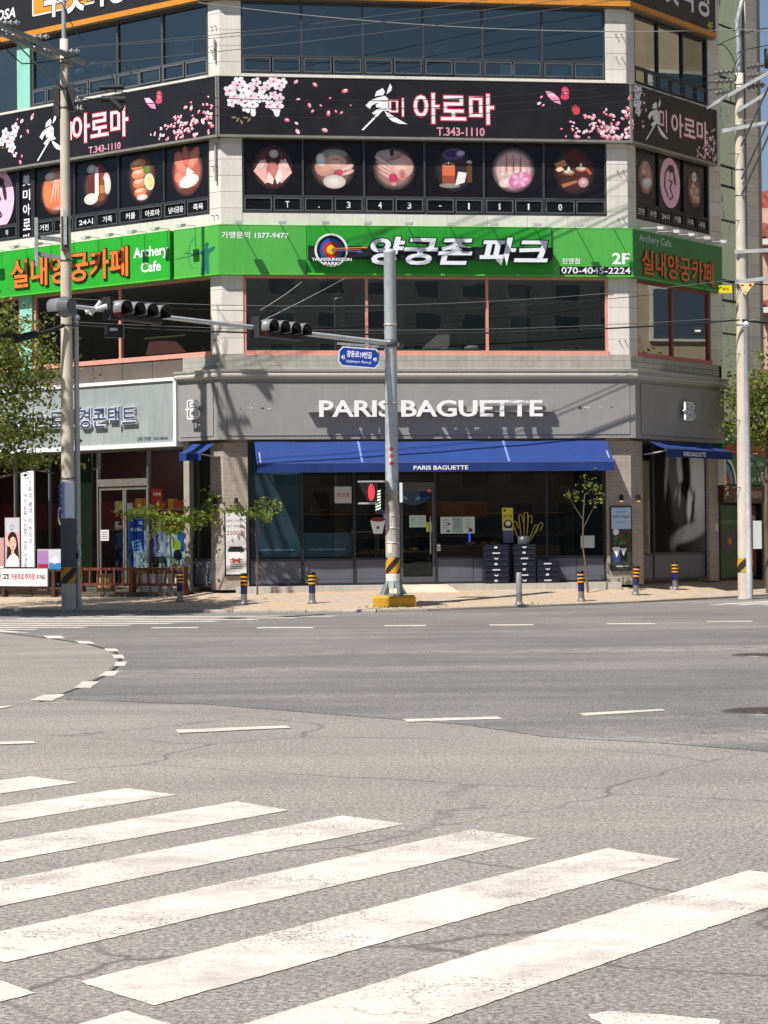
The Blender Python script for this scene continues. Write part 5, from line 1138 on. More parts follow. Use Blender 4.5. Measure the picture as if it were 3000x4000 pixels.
def pr2(g, y):
    g.col = (160, 120, 170); g.rect(-6.42, -6.0, 1.1, 1.5, y); g.col = (180, 36, 60); g.rect(-6.42, -6.0, .95, 1.12, y - .001); g.col = (190, 196, 204); g.rect(-5.98, -5.52, 1.12, 1.5, y); g.col = (50, 130, 176); g.rect(-5.98, -5.52, .95, 1.15, y - .001); g.col = (230, 232, 236)
    for i in range(7): g.ell(-5.75 + .08 * math.cos(i), 1.22 + .06 * math.sin(i * 2), .06, .03, y - .002, i)
banner(FL, -6.43, -5.50, .94, 1.52, -.55, (206, 200, 206), 'two coloured lens posters on a board left of the concrete pole', pr2, 'poster_board', 'poster')
def blu(g, y):
    g.col = (220, 228, 240); g.text('렌즈', -3.55, -3.4, 2.18, 2.28, y, 0, .02); g.text('누진렌즈', -3.86, -3.42, 2.0, 2.1, y, 0, .02); g.col = (150, 190, 226); g.poly([(-3.82, 1.72), (-3.5, 1.8), (-3.4, 1.42), (-3.74, 1.32)], y - .002); g.col = (40, 90, 170)
    for k in range(3): g.line([(-3.74, 1.66 - k * .1), (-3.5, 1.71 - k * .1)], .05, y - .003)
banner(FL, -3.92, -3.34, .95, 2.52, .5, (26, 58, 150), 'deep blue lens banner standing inside the optician door', blu)
def cyc(g, y):
    g.col = (60, 110, 206); g.rect(-2.25, -1.55, 1.45, 2.0, y); g.col = (236, 240, 246); g.poly([(-2.25, 1.0), (-2.0, 1.02), (-1.85, 1.95), (-2.1, 2.0), (-2.25, 1.7)], y - .001)
    g.col = (196, 214, 60); g.ell(-1.88, 1.62, .14, .16, y - .003, .5); g.col = (226, 180, 150); g.ell(-1.98, 1.78, .06, .07, y - .004); g.col = (40, 44, 56); g.ell(-1.85, 1.35, .16, .14, y - .003, -.4); g.ringz(-2.02, 1.16, .1, .12, y - .004); g.ringz(-1.68, 1.16, .1, .12, y - .004); g.col = (226, 140, 50); g.ell(-1.9, 1.08, .14, .03, y - .005)
    g.col = (230, 230, 226); g.ell(-1.96, 1.86, .08, .05, y - .005)
banner(FL, -2.26, -1.54, 1.0, 2.0, .22, (230, 234, 240), 'bright poster of a cyclist behind the right optician window', cyc, 'poster_board', 'poster')
def lv(g, y):
    g.col = (190, 180, 214); g.rect(-3.1, -2.28, 1.35, 2.0, y)
    for i in range(8): g.col = random.choice([(150, 140, 190), (226, 222, 238), (120, 110, 160)]); g.ell(random.uniform(-3.0, -2.4), random.uniform(1.45, 1.95), .08, .14, y - .001 - i * .0004, random.random())
banner(FL, -3.1, -2.28, 1.3, 2.0, .24, (200, 196, 216), 'lilac poster next to the cyclist poster in the optician window', lv, 'poster_board', 'poster')
def wb_(u0, u1, z0, z1, y, c, label, fn=None):
    g = MB(c); g.box(u0, u1, y, y + .25, z0, z1)
    if fn: fn(g, y - .003)
    build(g, 'carton_box', 'print', None, FL, label, 'box')
g = MB((150, 110, 80)); g.box(-3.9, -1.5, .35, .8, .47, .95); build(g, 'display_counter', 'wood', None, FL, 'low wooden display counter inside the optician window', 'counter')
wb_(-3.62, -3.06, .952, 1.45, .36, (206, 214, 224), 'pale blue lens carton with round emblem on the display counter', lambda g, y: (setattr(g, 'col', (70, 50, 90)), g.ringz(-3.34, 1.2, .07, .09, y), g.text('안경', -3.46, -3.22, 1.02, 1.09, y, 0, .01)))
wb_(-3.02, -2.6, .952, 1.4, .37, (214, 206, 200), 'cream carton with portrait on the display counter', lambda g, y: face(g, y, -2.82, 1.0, .4))
wb_(-2.56, -2.2, .952, 1.3, .38, (196, 200, 206), 'grey lens carton at the end of the display counter', lambda g, y: (setattr(g, 'col', (90, 100, 130)), g.rect(-2.5, -2.28, 1.02, 1.2, y)))
wb_(-3.2, -2.8, 1.404, 1.6, .4, (226, 226, 226), 'white carton lying on top of the display cartons')
g = MB((150, 40, 34)); g.box(-2.84, -2.35, .16, .165, 2.75, 3.14); g.col = (226, 180, 160); g.text('104', -2.66, -2.4, 2.95, 3.05, .157, 0, .02); build(g, 'window_poster', 'print', None, FL, 'red square poster numbered 104 high in the optician window', 'poster')
g = MB((214, 212, 208)); g.box(-4.62, -4.3, .09, .094, 1.75, 2.05); g.col = (90, 90, 90)
for k in range(4): g.rect(-4.58, -4.34, 1.98 - k * .06, 2.0 - k * .06, .087)
build(g, 'notice_sheet', 'print', None, FL, 'small white printed notice on the optician door', 'notice')
# eyeglass wall display
t = thing('eyewear_display', 'white framed spectacles mounted on the dark green wall of the optician', 'display', (-6.0, .3, 2.0), FL)
g = MB((52, 56, 34)); g.box(-6.5, -5.2, .35, .4, .5, 4.2); build(g, 'green_panel', 'paint', t, FL)
for u, z in ((-6.32, 2.45), (-6.0, 2.15)):
    g = MB((226, 222, 214)); g.tube([(u + .13 * math.cos(a_ * .5236), .28, z + .26 * math.sin(a_ * .5236)) for a_ in range(13)], .028, 6); build(g, 'lens_rim', 'plastic', t, FL)
g = MB((226, 222, 214)); g.tube([(-6.3, .28, 2.7), (-6.0, .24, 2.86), (-5.7, .3, 2.8)], .02); build(g, 'temple', 'plastic', t, FL)
g = MB((206, 196, 186)); g.text('안경 렌즈', -6.2, -5.6, 1.72, 1.9, .34, 0, .02); build(g, 'display_lettering', 'print', t, FL)
# low fence before the optician
t = thing('low_fence', 'low reddish brown fence of slats in front of the optician door', 'fence', (-2.8, -.5, .3), FL)
RB = (110, 60, 46)
for z in (.98, .56):
    g = MB(RB); g.box(-4.78, -.95, -.53, -.47, z - .035, z + .035); build(g, 'rail', 'wood', t, FL)
for x in (-4.75, -2.85, -.98):
    g = MB((126, 66, 42) if x == -2.85 else RB); g.box(x - .07, x + .07, -.57, -.43, .25, 1.03); build(g, 'post', 'wood', t, FL)
for i in range(11):
    x = -4.45 + i * .31
    if abs(x + 2.85) < .12: continue
    g = MB((128, 68, 50)); g.box(x - .025, x + .025, -.52, -.48, .56, .98); build(g, 'slat', 'wood', t, FL)
t = thing('low_fence', 'low dark fence carrying the white horizontal banner', 'fence', (-7.6, -.7, .2), FL)
for z in (.95, .45): g = MB((70, 44, 38)); g.box(-9.8, -5.05, -.76, -.70, z - .03, z + .03); build(g, 'rail', 'wood', t, FL)
for x in (-9.7, -7.6, -5.6, -5.1): g = MB((70, 44, 38)); g.box(x - .06, x + .06, -.78, -.68, .2, .98); build(g, 'post', 'wood', t, FL)
for i, (x, c) in enumerate(((-4.2, (176, 150, 96)), (-3.9, (150, 130, 90)), (-2.5, (214, 208, 206)), (-2.15, (222, 220, 222)), (-1.75, (226, 226, 224)), (-1.4, (230, 230, 228)))):
    g = MB(c); g.box(x - .12, x + .12, -.38, -.2, .36, .84); build(g, 'carton_box', 'print', None, FL, ['tan carton behind the left end of the slatted fence', 'second tan carton behind the left end of the slatted fence', 'white carton behind the fence right of the orange post', 'second white carton behind fence right of the orange post', 'third white carton behind fence right of the orange post', 'last white carton behind the fence by the grey pier'][i], 'box')
# planter strip
g = MB((96, 84, 72)); g.box(-9.8, -1.0, -.64, -.1, .12, .36); build(g, 'planter_kerb', 'concrete', None, FL, 'low stone planter edge running below the optician fences', 'planter')
# someone standing in the doorway, seen through the glass
def person(fr, x, y, z0, h):
    t = thing('person', 'person in dark navy clothes standing behind the optician door glass', 'person', (x, y, z0), fr)
    k = h / 1.7
    J = [((0, 0, .92), .15), ((0, 0, 1.12), .14), ((0, 0, 1.32), .16), ((0, 0, 1.44), .08), ((0, -.01, 1.5), .055), ((.09, 0, .86), .09), ((.1, -.03, .48), .06), ((.1, 0, .09), .045), ((.1, -.14, .04), .04), ((-.09, 0, .86), .09), ((-.1, -.02, .48), .06), ((-.1, .02, .09), .045), ((-.1, -.12, .04), .04), ((.19, 0, 1.38), .06), ((.26, -.02, 1.12), .045), ((.18, -.18, 1.0), .035), ((.13, -.24, 1.02), .03), ((-.19, 0, 1.38), .06), ((-.25, .0, 1.12), .045), ((-.24, -.1, .9), .035), ((-.24, -.13, .84), .03)]
    Ed = [(0, 1), (1, 2), (2, 3), (3, 4), (0, 5), (5, 6), (6, 7), (7, 8), (0, 9), (9, 10), (10, 11), (11, 12), (2, 13), (13, 14), (14, 15), (15, 16), (2, 17), (17, 18), (18, 19), (19, 20)]
    me = bpy.data.meshes.new('body'); me.from_pydata([Vector(p) * k + Vector((x, y, z0)) for p, r_ in J], Ed, [])
    o = bpy.data.objects.new('body', me); COL.objects.link(o); m_ = o.modifiers.new('s', 'SKIN'); o.modifiers.new('d', 'SUBSURF').levels = 2
    for i, (p, r_) in enumerate(J): me.skin_vertices[0].data[i].radius = (r_ * k, r_ * k * .8)
    me.skin_vertices[0].data[0].use_root = True
    bpy.context.view_layer.update(); ev = bpy.data.meshes.new_from_object(o.evaluated_get(bpy.context.evaluated_depsgraph_get()))
    g = MB((34, 38, 62)); g.add([v.co.copy() for v in ev.vertices], [tuple(p.vertices) for p in ev.polygons], True, cols=[(40, 52, 84) if v.co.z < z0 + .9 * k else (36, 40, 66) for v in ev.vertices])
    bpy.data.objects.remove(o); build(g, 'body', 'cloth', t, fr)
    g = MB((176, 130, 108)); c = Vector((x, y - .02, z0 + 1.5 * k)); prof = [(.001, 0), (.055, .01), (.08, .06), (.086, .12), (.078, .18), (.045, .225), (.001, .235)]
    g.lathe([(a * k, b * k) for a, b in prof], c, 14); g.ell(c.x - .03, c.z + .13, .012, .006, c.y - .088); g.cyl(c + Vector((0, -.075, .11)), c + Vector((0, -.1, .09)), .012, .016, 6); hd = build(g, 'head', 'cloth', t, fr)
    g = MB((30, 24, 22)); g.lathe([(.089 * k, .13 * k), (.094 * k, .17 * k), (.08 * k, .215 * k), (.05 * k, .245 * k), (.001, .252 * k)], c + Vector((0, .012, 0)), 14); build(g, 'hair', 'cloth', t, fr)
person(FL, -4.25, .55, .50, 1.72)

# ================================================================ stair entrance signs at the right end
t = thing('archery_sign', 'green archery sign board with quarter target above the right stair door', 'sign', (6.3, -.1, 3.1), FR)
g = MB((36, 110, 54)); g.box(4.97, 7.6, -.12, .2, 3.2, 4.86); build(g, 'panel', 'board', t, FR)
g = MB((222, 222, 214)); g.box(4.90, 4.97, -.22, .15, 3.17, 4.0)
g.col = (230, 228, 220); cx, cz, y = 4.97, 3.22, -.125
for r_, c in ((.82, (230, 228, 220)), (.72, (30, 34, 40)), (.6, (60, 140, 190)), (.42, (176, 40, 40)), (.22, (214, 190, 50))):
    g.col = c; y -= .003; g.poly([(cx, cz)] + [(cx + r_ * math.cos(a_ * math.pi / 20), cz + r_ * math.sin(a_ * math.pi / 20)) for a_ in range(11)], y)
build(g, 'target_logo', 'print', t, FR)
g = MB((90, 40, 20)); g.text('실내양궁카페', 5.15, 7.5, 4.02, 4.4, -.125, 0, .03, .02); g.col = (206, 84, 36); g.text('실내양궁카페', 5.15, 7.5, 4.02, 4.4, -.13, 0, .03); g.col = (214, 226, 216); g.text('양궁존', 5.6, 6.2, 4.5, 4.72, -.125, 0, .02); g.text('Archery Cafe', 6.2, 7.5, 3.72, 3.9, -.125, 0, .0); g.text('2F', 7.15, 7.5, 3.32, 3.58, -.125, 0, .02); g.text('2224', 6.5, 7.0, 3.3, 3.42, -.125, 0, 0); build(g, 'lettering', 'print', t, FR)
t = thing('sign_board', 'dark brown massage sign board under the right green archery sign', 'sign', (6.3, -.1, 2.6), FR)
g = MB((70, 44, 42)); g.box(4.97, 7.6, -.11, .2, 2.66, 3.17); g.box(4.9, 4.97, -.18, .15, 2.66, 3.15); build(g, 'panel', 'board', t, FR)
g = MB((206, 186, 180)); brush(g, 5.7, 6.2, 2.72, 3.12, -.115); g.text('미 아로마', 6.25, 7.4, 2.8, 3.02, -.115, 0, .01); petals(g, 25, lambda: (random.uniform(5.0, 5.3), random.uniform(2.7, 3.15), .7), -.114); build(g, 'lettering', 'print', t, FR)
t = thing('stair_door', 'dark stair entrance with green target poster at the right end', 'door', (6.2, 0, .4), FR)
g = MB((44, 42, 42)); g.box(4.92, 5.02, -.04, .3, .42, 2.64); g.box(6.6, 6.7, -.04, .3, .42, 2.64); g.box(7.5, 7.62, -.04, .3, .42, 2.64); g.box(5.02, 7.5, .2, .3, .42, 2.64); build(g, 'frame', 'alu', t, FR)
g = MB((30, 74, 34)); g.box(5.05, 6.55, .1, .14, .5, 2.6); y = .096
for r_, c in ((.36, (70, 80, 74)), (.31, (44, 50, 96)), (.2, (120, 40, 50)), (.1, (176, 130, 60))): g.col = c; g.ell(5.75, 1.55, r_, r_, y, 0, 24); y -= .002
g.col = (120, 150, 116); g.text('실내양궁장', 5.25, 6.3, 2.05, 2.17, .095, 0, .0); build(g, 'poster', 'print', t, FR)
g = MB((96, 70, 60)); g.box(6.75, 7.45, .12, .16, .5, 2.6); g.col = (170, 150, 170); g.rect(6.85, 7.4, 1.6, 2.3, .117); g.col = (130, 60, 44); g.rect(6.8, 7.42, .8, 1.4, .117); build(g, 'side_panel', 'print', t, FR)
g = MB((214, 210, 200)); g.box(4.70, 4.86, -.012, 0, 1.86, 2.06); g.col = (80, 76, 72); g.text('17', 4.73, 4.83, 1.9, 1.98, -.014, 0, .01); build(g, 'house_number_plate', 'print', None, FR, 'small white number plate on the right bakery pier', 'plate')

# ================================================================ crates and umbrellas on the step
def crate(x0, x1, z, label, group, k):
    g = MB((34, 36, 50)); y0, y1 = -.36, .02; h = .146
    g.cbox(x0, x1, y0, y1, z, z + h - .012, .012); g.box(x0 - .01, x1 + .01, y0 - .012, y1 + .01, z + h - .03, z + h - .004); g.box(x0 + .0, x1, y0 - .008, y0 + .004, z + .02, z + .035)
    cx = (x0 + x1) / 2 - .02; g.col = (206, 208, 212)
    if k % 3 == 0: g.box(cx - .05, cx + .03, y0 - .012, y0 + .002, z + .045, z + .1)
    elif k % 3 == 1: g.prism([(cx - .06, z + .1), (cx - .05, z + .06), (cx, z + .04), (cx + .05, z + .06), (cx + .06, z + .1), (cx, z + .075)], y0 - .012, y0 + .002)
    else: g.box(cx - .1, cx + .1, y0 - .012, y0 + .002, z + .05, z + .085)
    build(g, 'bread_crate', 'plastic', None, FC, label, 'crate', group)
LV = ['lowest', 'second lowest', 'third lowest', 'fourth from the step,', 'fifth from the step,', 'sixth from the step,', 'topmost']
for i in range(7): crate(6.90, 7.55, .502 + i * .148, LV[i] + ' dark navy bread crate in the stack nearest the bakery door', 'crates in the stack by the door', i)
for i in range(7): crate(7.70, 8.28, .502 + i * .148, LV[i] + ' dark navy bread crate in the stack below the yellow handles', 'crates in the middle stack', i + 1)
for i in range(4): crate(8.32, 8.92, .502 + i * .148, LV[i] + ' dark navy bread crate in the short stack beside the thin tree', 'crates in the short stack', i + 2)
g = MB((70, 74, 76)); g.lathe([(.16, 0), (.2, .2), (.205, .2), (.165, 0)], (8.0, -.17, 1.545), 14); build(g, 'clear_bin', 'plastic', None, FC, 'dark plastic bin standing on the middle crate stack', 'bin')
for i, (dx, l, tl_) in enumerate(((-.12, .55, -.32), (-.05, .72, -.12), (.0, .78, .02), (.06, .7, .1), (.14, .6, .55), (.1, .5, .42))):
    g = MB((196, 178, 70)); b = Vector((8.0 + dx, -.17, 1.56)); d = Vector((tl_, 0, 1)).normalized(); s_ = Vector((d.z, 0, -d.x)); e = b + d * l
    g.tube([b, b + d * l * .6, e] + [e + s_ * .05 - s_ * .05 * math.cos(a_ * .4) + d * .05 * math.sin(a_ * .4) for a_ in range(1, 9)] + [e + s_ * .1 - d * .16], .011, 6)
    build(g, 'umbrella', 'plastic', None, FC, 'yellow hooked umbrella handle sticking out of the dark bin', 'umbrella', 'umbrellas in the bin')

# ================================================================ bollards
def bollard(x, y, label, plain=False, tilt=(0, 0)):
    z = zpave(x, y); t = thing('bollard', label, 'bollard', (x, y, z), FW, 'bollards along the pavement edge')
    fr = Matrix.Translation((x, y, z)) @ Matrix.Rotation(tilt[0], 4, 'X') @ Matrix.Rotation(tilt[1], 4, 'Y')
    g = MB((128, 126, 124)); g.lathe([(.001, 0), (.115, 0), (.115, .02), (.085, .06), (.075, .10), (.075, .30)], n=18); build(g, 'base', 'metal', t, fr)
    if plain:
        g = MB((150, 148, 146)); g.lathe([(.072, .30), (.07, .78), (.06, .80), (.001, .80)], n=18); build(g, 'post', 'metal', t, fr); return
    g = MB((38, 40, 96)); g.lathe([(.076, .26), (.083, .27), (.083, .45)], n=18); build(g, 'blue_sleeve', 'plastic', t, fr)
    g = MB((28, 27, 26)); g.lathe([(.083, .44), (.09, .46), (.09, .75), (.085, .77), (.001, .785)], n=18); build(g, 'black_sleeve', 'plastic', t, fr)
    for zz_ in (.475, .565, .655):
        g = MB((222, 150, 40)); g.lathe([(.09, zz_), (.094, zz_ + .005), (.094, zz_ + .036), (.09, zz_ + .04)], n=18); build(g, 'yellow_band', 'plastic', t, fr)
bollard(-5.22, 55.2, 'yellow banded bollard in the shade before the optician fence'); bollard(-3.48, 53.4, 'yellow banded bollard before the tall coffee poster', tilt=(0, R(1.5))); bollard(-1.79, 53.3, 'yellow banded bollard midway between coffee poster and signal pole')
bollard(3.28, 52.95, 'plain bare steel bollard without bands before the crate stacks', True); bollard(4.98, 54.9, 'yellow banded bollard right of the plain steel bollard', tilt=(0, R(-1))); bollard(6.62, 57.2, 'yellow banded bollard before the framed cafe poster', tilt=(0, R(3))); bollard(7.96, 59.4, 'yellow banded bollard before the grey photograph window')

# ================================================================ traffic signal pole
sx, sy = 0.2, 52.4; sz = zpave(sx, sy)
t = thing('signal_pole', 'tall galvanised traffic signal pole with long arm and yellow black band', 'signal pole', (sx, sy, sz))
g = MB((190, 196, 198)); g.lathe([(.168, sz + .42), (.165, 1.3), (.155, 3.5), (.142, 8.62), (.15, 8.64), (.15, 8.70), (.08, 8.74), (.001, 8.75)], (sx, sy, 0), 24); build(g, 'shaft', 'metal', t)
g = MB((176, 168, 156)); g.lathe([(.171, 1.30), (.170, 2.9)], (sx, sy, 0), 24); build(g, 'sticker_wrap', 'concrete', t)
g = MB((216, 150, 36)); n = 24; H0, H1 = .88, 1.27
for i in range(n):
    for k in range(8):
        a0, a1 = 2 * math.pi * i / n, 2 * math.pi * (i + 1) / n; z0, z1 = H0 + (H1 - H0) * k / 8, H0 + (H1 - H0) * (k + 1) / 8
        ph = ((i / n) * 3.0 + (k / 8) * -0.95) % 1.0; g.col = (216, 150, 36) if ph < .5 else (38, 36, 34); r_ = .174
        g.add([(sx + r_ * math.cos(q_), sy + r_ * math.sin(q_), z_) for q_, z_ in ((a0, z0), (a1, z0), (a1, z1), (a0, z1))], [(0, 1, 2, 3)], True)
build(g, 'warning_band', 'paint', t)
g = MB((224, 224, 220)); g.lathe([(.172, .70), (.172, .88)], (sx, sy, 0), 24); build(g, 'white_collar', 'paint', t)
g = MB((150, 156, 156))
g.box(sx - .25, sx + .25, sy - .25, sy + .25, sz + .24, sz + .27)
for i in range(8):
    a_ = i * math.pi / 4; d = Vector((math.cos(a_), math.sin(a_), 0)); p = Vector((sx, sy, 0)); e = Vector((-d.y, d.x, 0)) * .012
    pts = [p + d * .14, p + d * .34, p + d * .16]; zs = [sz + .27, sz + .27, sz + .62]
    g.add([(q_.x + s_ * e.x, q_.y + s_ * e.y, z_) for s_ in (1, -1) for q_, z_ in zip(pts, zs)], [(0, 1, 2), (5, 4, 3), (0, 3, 4, 1), (1, 4, 5, 2), (2, 5, 3, 0)])
build(g, 'base_flange', 'metal', t)
g = MB((206, 156, 52)); x0, x1, y0, y1, z0, z1 = sx - .48, sx + .55, sy - .55, sy + .5, sz - .06, sz + .24; b = .05
g.add([(x0, y0, z0), (x1, y0, z0), (x1, y1, z0), (x0, y1, z0), (x0, y0, z1 - b), (x1, y0, z1 - b), (x1, y1, z1 - b), (x0, y1, z1 - b), (x0 + b, y0 + b, z1), (x1 - b, y0 + b, z1), (x1 - b, y1 - b, z1), (x0 + b, y1 - b, z1)], [(0, 1, 5, 4), (1, 2, 6, 5), (2, 3, 7, 6), (3, 0, 4, 7), (4, 5, 9, 8), (5, 6, 10, 9), (6, 7, 11, 10), (7, 4, 8, 11), (8, 9, 10, 11)]); build(g, 'footing', 'concrete', t)
g = MB((230, 190, 200)); g.lathe([(.158, 3.55), (.159, 3.95)], (sx, sy, 0), 24)
g = MB((224, 160, 190)); c = .158
for i in range(5):
    a0 = -1.95 + i * .12; 
    for k, cc in enumerate(((214, 60, 120), (236, 226, 230), (226, 120, 150), (236, 226, 230), (220, 90, 120))):
        g.col = cc; z_ = 3.5 + k * .085; g.add([(sx + c * math.cos(q_), sy + c * math.sin(q_), w_) for q_, w_ in ((a0, z_), (a0 + .12, z_), (a0 + .12, z_ + .085), (a0, z_ + .085))], [(0, 1, 2, 3)])
build(g, 'pink_sticker', 'print', t)
for z, r_ in ((2.28, .174), (1.98, .174), (1.62, .173), (5.0, .16), (6.9, .156)):
    g = MB((196, 190, 180)); g.lathe([(r_ - .004, z - .02), (r_ + .004, z - .02), (r_ + .004, z + .02), (r_ - .004, z + .02)], (sx, sy, 0), 24); build(g, 'strap', 'metal', t)
for i in range(12):
    a_ = random.uniform(-2.7, -.6); z = random.uniform(1.35, 3.2); h_ = random.uniform(.08, .3); w_ = random.uniform(.3, .8); r_ = .1735 + i * .0004; c_ = random.randint(150, 215)
    g = MB((c_, c_ - 6, c_ - 14)); m_ = 4
    for q_ in range(m_):
        b0, b1 = a_ + w_ * q_ / m_, a_ + w_ * (q_ + 1) / m_; g.add([(sx + r_ * math.cos(b0), sy + r_ * math.sin(b0), z), (sx + r_ * math.cos(b1), sy + r_ * math.sin(b1), z), (sx + r_ * math.cos(b1), sy + r_ * math.sin(b1), z + h_), (sx + r_ * math.cos(b0), sy + r_ * math.sin(b0), z + h_)], [(0, 1, 2, 3)], True)
    build(g, 'torn_paper', 'concrete', t)
ap = Vector((sx, sy, 6.45)); ae = Vector((-6.25, 44.1, 6.52)); ad = (ae - ap).normalized(); an = Vector((-ad.y, ad.x, 0)) * -1
if an.y > 0: an = -an
g = MB((206, 210, 210)); g.tube([ap - ad * .35, ap + ad * 3.2, ap + ad * 6.8, ae], [.066, .06, .052, .045], 12); build(g, 'arm', 'metal', t)
g = MB((96, 98, 100)); q_ = ap; g.lathe([(.15, 6.36), (.175, 6.36), (.175, 6.54), (.15, 6.54)], (sx, sy, 0), 20); g.cyl(ap - ad * .4 + Vector((0, 0, .0)), ap - ad * .3, .1); build(g, 'clamp', 'metal', t)
sig_t = t
def head(c, u, nrm, lenses, label, group=None, sc=1.0):
    """row of hooded lenses; u along the row, nrm the way they face"""
    t = thing('traffic_light', label, 'traffic light', c, FW, group); z = Vector((0, 0, 1)); r_ = .172 * sc; d = .385 * sc; n_ = len(lenses)
    F = Matrix((u, -nrm, z)).transposed().to_4x4(); F.translation = c; L_ = d * n_ / 2 + .03
    g = MB((30, 31, 32))
    if n_ > 1: g.cbox(-L_, L_, -.02, .16, -.2 * sc, .2 * sc, .03)
    else: g.col = (96, 97, 98); g.cyl((0, -.02, 0), (0, .22, 0), .2 * sc, .15 * sc, 16)
    build(g, 'housing', 'plastic', t, F)
    g = MB((58, 60, 62)); g.box(-L_ - .03, -L_, -.08, .16, -.24 * sc, .24 * sc) if n_ > 2 else None; build(g, 'side_bracket', 'metal', t, F) if g.v else None
    for i, k in enumerate(lenses):
        x = -L_ + .03 + d * (i + .5)
        g = MB((128, 128, 128)); pts = []; m_ = 16
        for j in range(m_ + 1):
            a_ = -.5 + (math.pi + 1.0) * j / m_
            for (rr, yy) in ((r_ * 1.06, -.02), (r_ * 1.02, -.31 * sc - .02 * math.sin(a_))): pts.append((x + rr * math.cos(a_), yy, rr * math.sin(a_)))
        nn = len(pts); pts += [(x + (p[0] - x) * .93, p[1], p[2] * .93) for p in pts]
        fs = [(2 * j, 2 * j + 2, 2 * j + 3, 2 * j + 1) for j in range(m_)] + [(nn + 2 * j, nn + 2 * j + 1, nn + 2 * j + 3, nn + 2 * j + 2) for j in range(m_)] + [(2 * j + 1, 2 * j + 3, nn + 2 * j + 3, nn + 2 * j + 1) for j in range(m_)]
        g.add(pts, fs, True, cols=[(132, 132, 132)] * nn + [(14, 14, 15)] * nn); build(g, 'hood', 'plastic', t, F)
        g = MB({'r': (120, 20, 22), 'y': (30, 24, 16), 'a': (16, 22, 20), 'g': (16, 22, 22)}[k]); ln = [(x, -.07, 0)] + [(x + r_ * .95 * math.cos(j * math.pi / 8), -.03, r_ * .95 * math.sin(j * math.pi / 8)) for j in range(16)]
        g.add(ln, [(0, 1 + j, 1 + (j + 1) % 16) for j in range(16)], True); build(g, 'lens', 'plastic', t, F)
    return t
uu = -ad; fc = Vector((uu.y, -uu.x, 0)).normalized()
if fc.y > 0: fc = -fc
head(ap + ad * 4.25 + fc * .14 + Vector((0, 0, .0)), uu, fc, 'rgag'.replace('g', 'y', 1), 'dark four lens traffic light at the middle of the signal arm')
head(ap + ad * 8.9 + fc * .14 + Vector((0, 0, .02)), uu, fc, 'ryag', 'dark four lens traffic light near the tip of the signal arm')
tb = head(ae + ad * .1 - fc * .2, -uu, -fc, 'g', 'single round signal seen from behind at the arm tip', None, 1.1)
g = MB((214, 214, 212)); c = ap + ad * 9.95; g.cyl(c - Vector((.2, 0, .06)), c + Vector((.25, 0, .06)), .05, n=8); g.cyl(c + Vector((-.1, 0, -.12)), c + Vector((.12, 0, .16)), .04, n=8); build(g, 'tip_bracket', 'paint', sig_t)
t = thing('camera_box', 'small dark box hanging below the traffic light at the arm tip', 'camera', tuple(ap + ad * 9.3 + Vector((0, 0, -.55))))
c = ap + ad * 9.4 + Vector((0, 0, -.42)); g = MB((36, 36, 38)); g.box(c.x - .2, c.x + .2, c.y - .12, c.y + .12, c.z - .13, c.z + .13); build(g, 'box', 'plastic', t); g = MB((200, 200, 196)); g.box(c.x - .08, c.x + .08, c.y - .125, c.y - .12, c.z, c.z + .06); build(g, 'plate', 'paint', t); g = MB((90, 92, 94)); g.cyl((c.x, c.y, c.z + .13), (c.x, c.y, c.z + .42), .02); build(g, 'hanger', 'metal', t)
# street name sign
F = frame((-1.06, 52.0, 0), 6) @ Matrix.Translation((.5, 0, 6.1)) @ Matrix.Rotation(R(4.5), 4, 'Y') @ Matrix.Translation((-.5, 0, -6.1))
t = thing('street_name_sign', 'blue arrow ended street name sign fixed to the signal pole', 'street sign', (.5, 0, 5.86), F)
oc = lambda u0, u1, z0, z1, k: [(u0 + k, z0), (u1 - k, z0), (u1, z0 + k * 1.2), (u1, z1 - k * 1.2), (u1 - k, z1), (u0 + k, z1), (u0, z1 - k * 1.2), (u0, z0 + k * 1.2)]
g = MB((214, 218, 224)); g.prism(oc(0, 1.0, 5.85, 6.33, .09), -.01, .02); build(g, 'plate', 'paint', t, F)
g = MB((28, 60, 150)); g.poly(oc(.03, .97, 5.88, 6.30, .08), -.013); g.col = (240, 242, 246); g.text('장등로19번길', .2, .8, 6.08, 6.24, -.016, 0, .02); g.text('45', .07, .16, 6.02, 6.12, -.016, 0, .02); g.text('49', .84, .93, 6.02, 6.12, -.016, 0, .02); g.text('Jangdeung-ro 19beon-gil', .2, .8, 5.94, 6.02, -.016, 0, .0); build(g, 'lettering', 'print', t, F)
g = MB((150, 152, 152)); g.box(-.05, 1.15, .02, .06, 6.36, 6.42); g.box(.2, .24, .02, .05, 5.9, 6.36); g.box(.8, .84, .02, .05, 5.9, 6.36); build(g, 'bracket', 'metal', t, F)
# pedestrian signal
t = thing('pedestrian_signal', 'black pedestrian signal showing red on the left of the signal pole', 'pedestrian signal', (-.4, 52.1, 2.6))
g = MB((32, 32, 34)); g.prism([(-.62, 3.08), (-.14, 3.08), (-.16, 2.62), (-.38, 2.60)], 51.95, 52.35); build(g, 'housing', 'plastic', t)
g = MB(); p = [(-.30 + .075 * math.cos(a_ * math.pi / 8), 2.84 + .2 * math.sin(a_ * math.pi / 8)) for a_ in range(16)]; g.prism(p, 51.925, 51.95); build(g, 'red_lens', 'red_lamp', t)
g = MB((190, 190, 188)); g.box(-.62, .1, 51.98, 52.3, 3.085, 3.12); g.box(-.62, -.12, 51.98, 52.3, 2.56, 2.6); build(g, 'bracket', 'metal', t)
t = thing('countdown_bar', 'slim lit countdown bar hanging beside the red pedestrian signal', 'signal', (-.14, 52.1, 2.35))
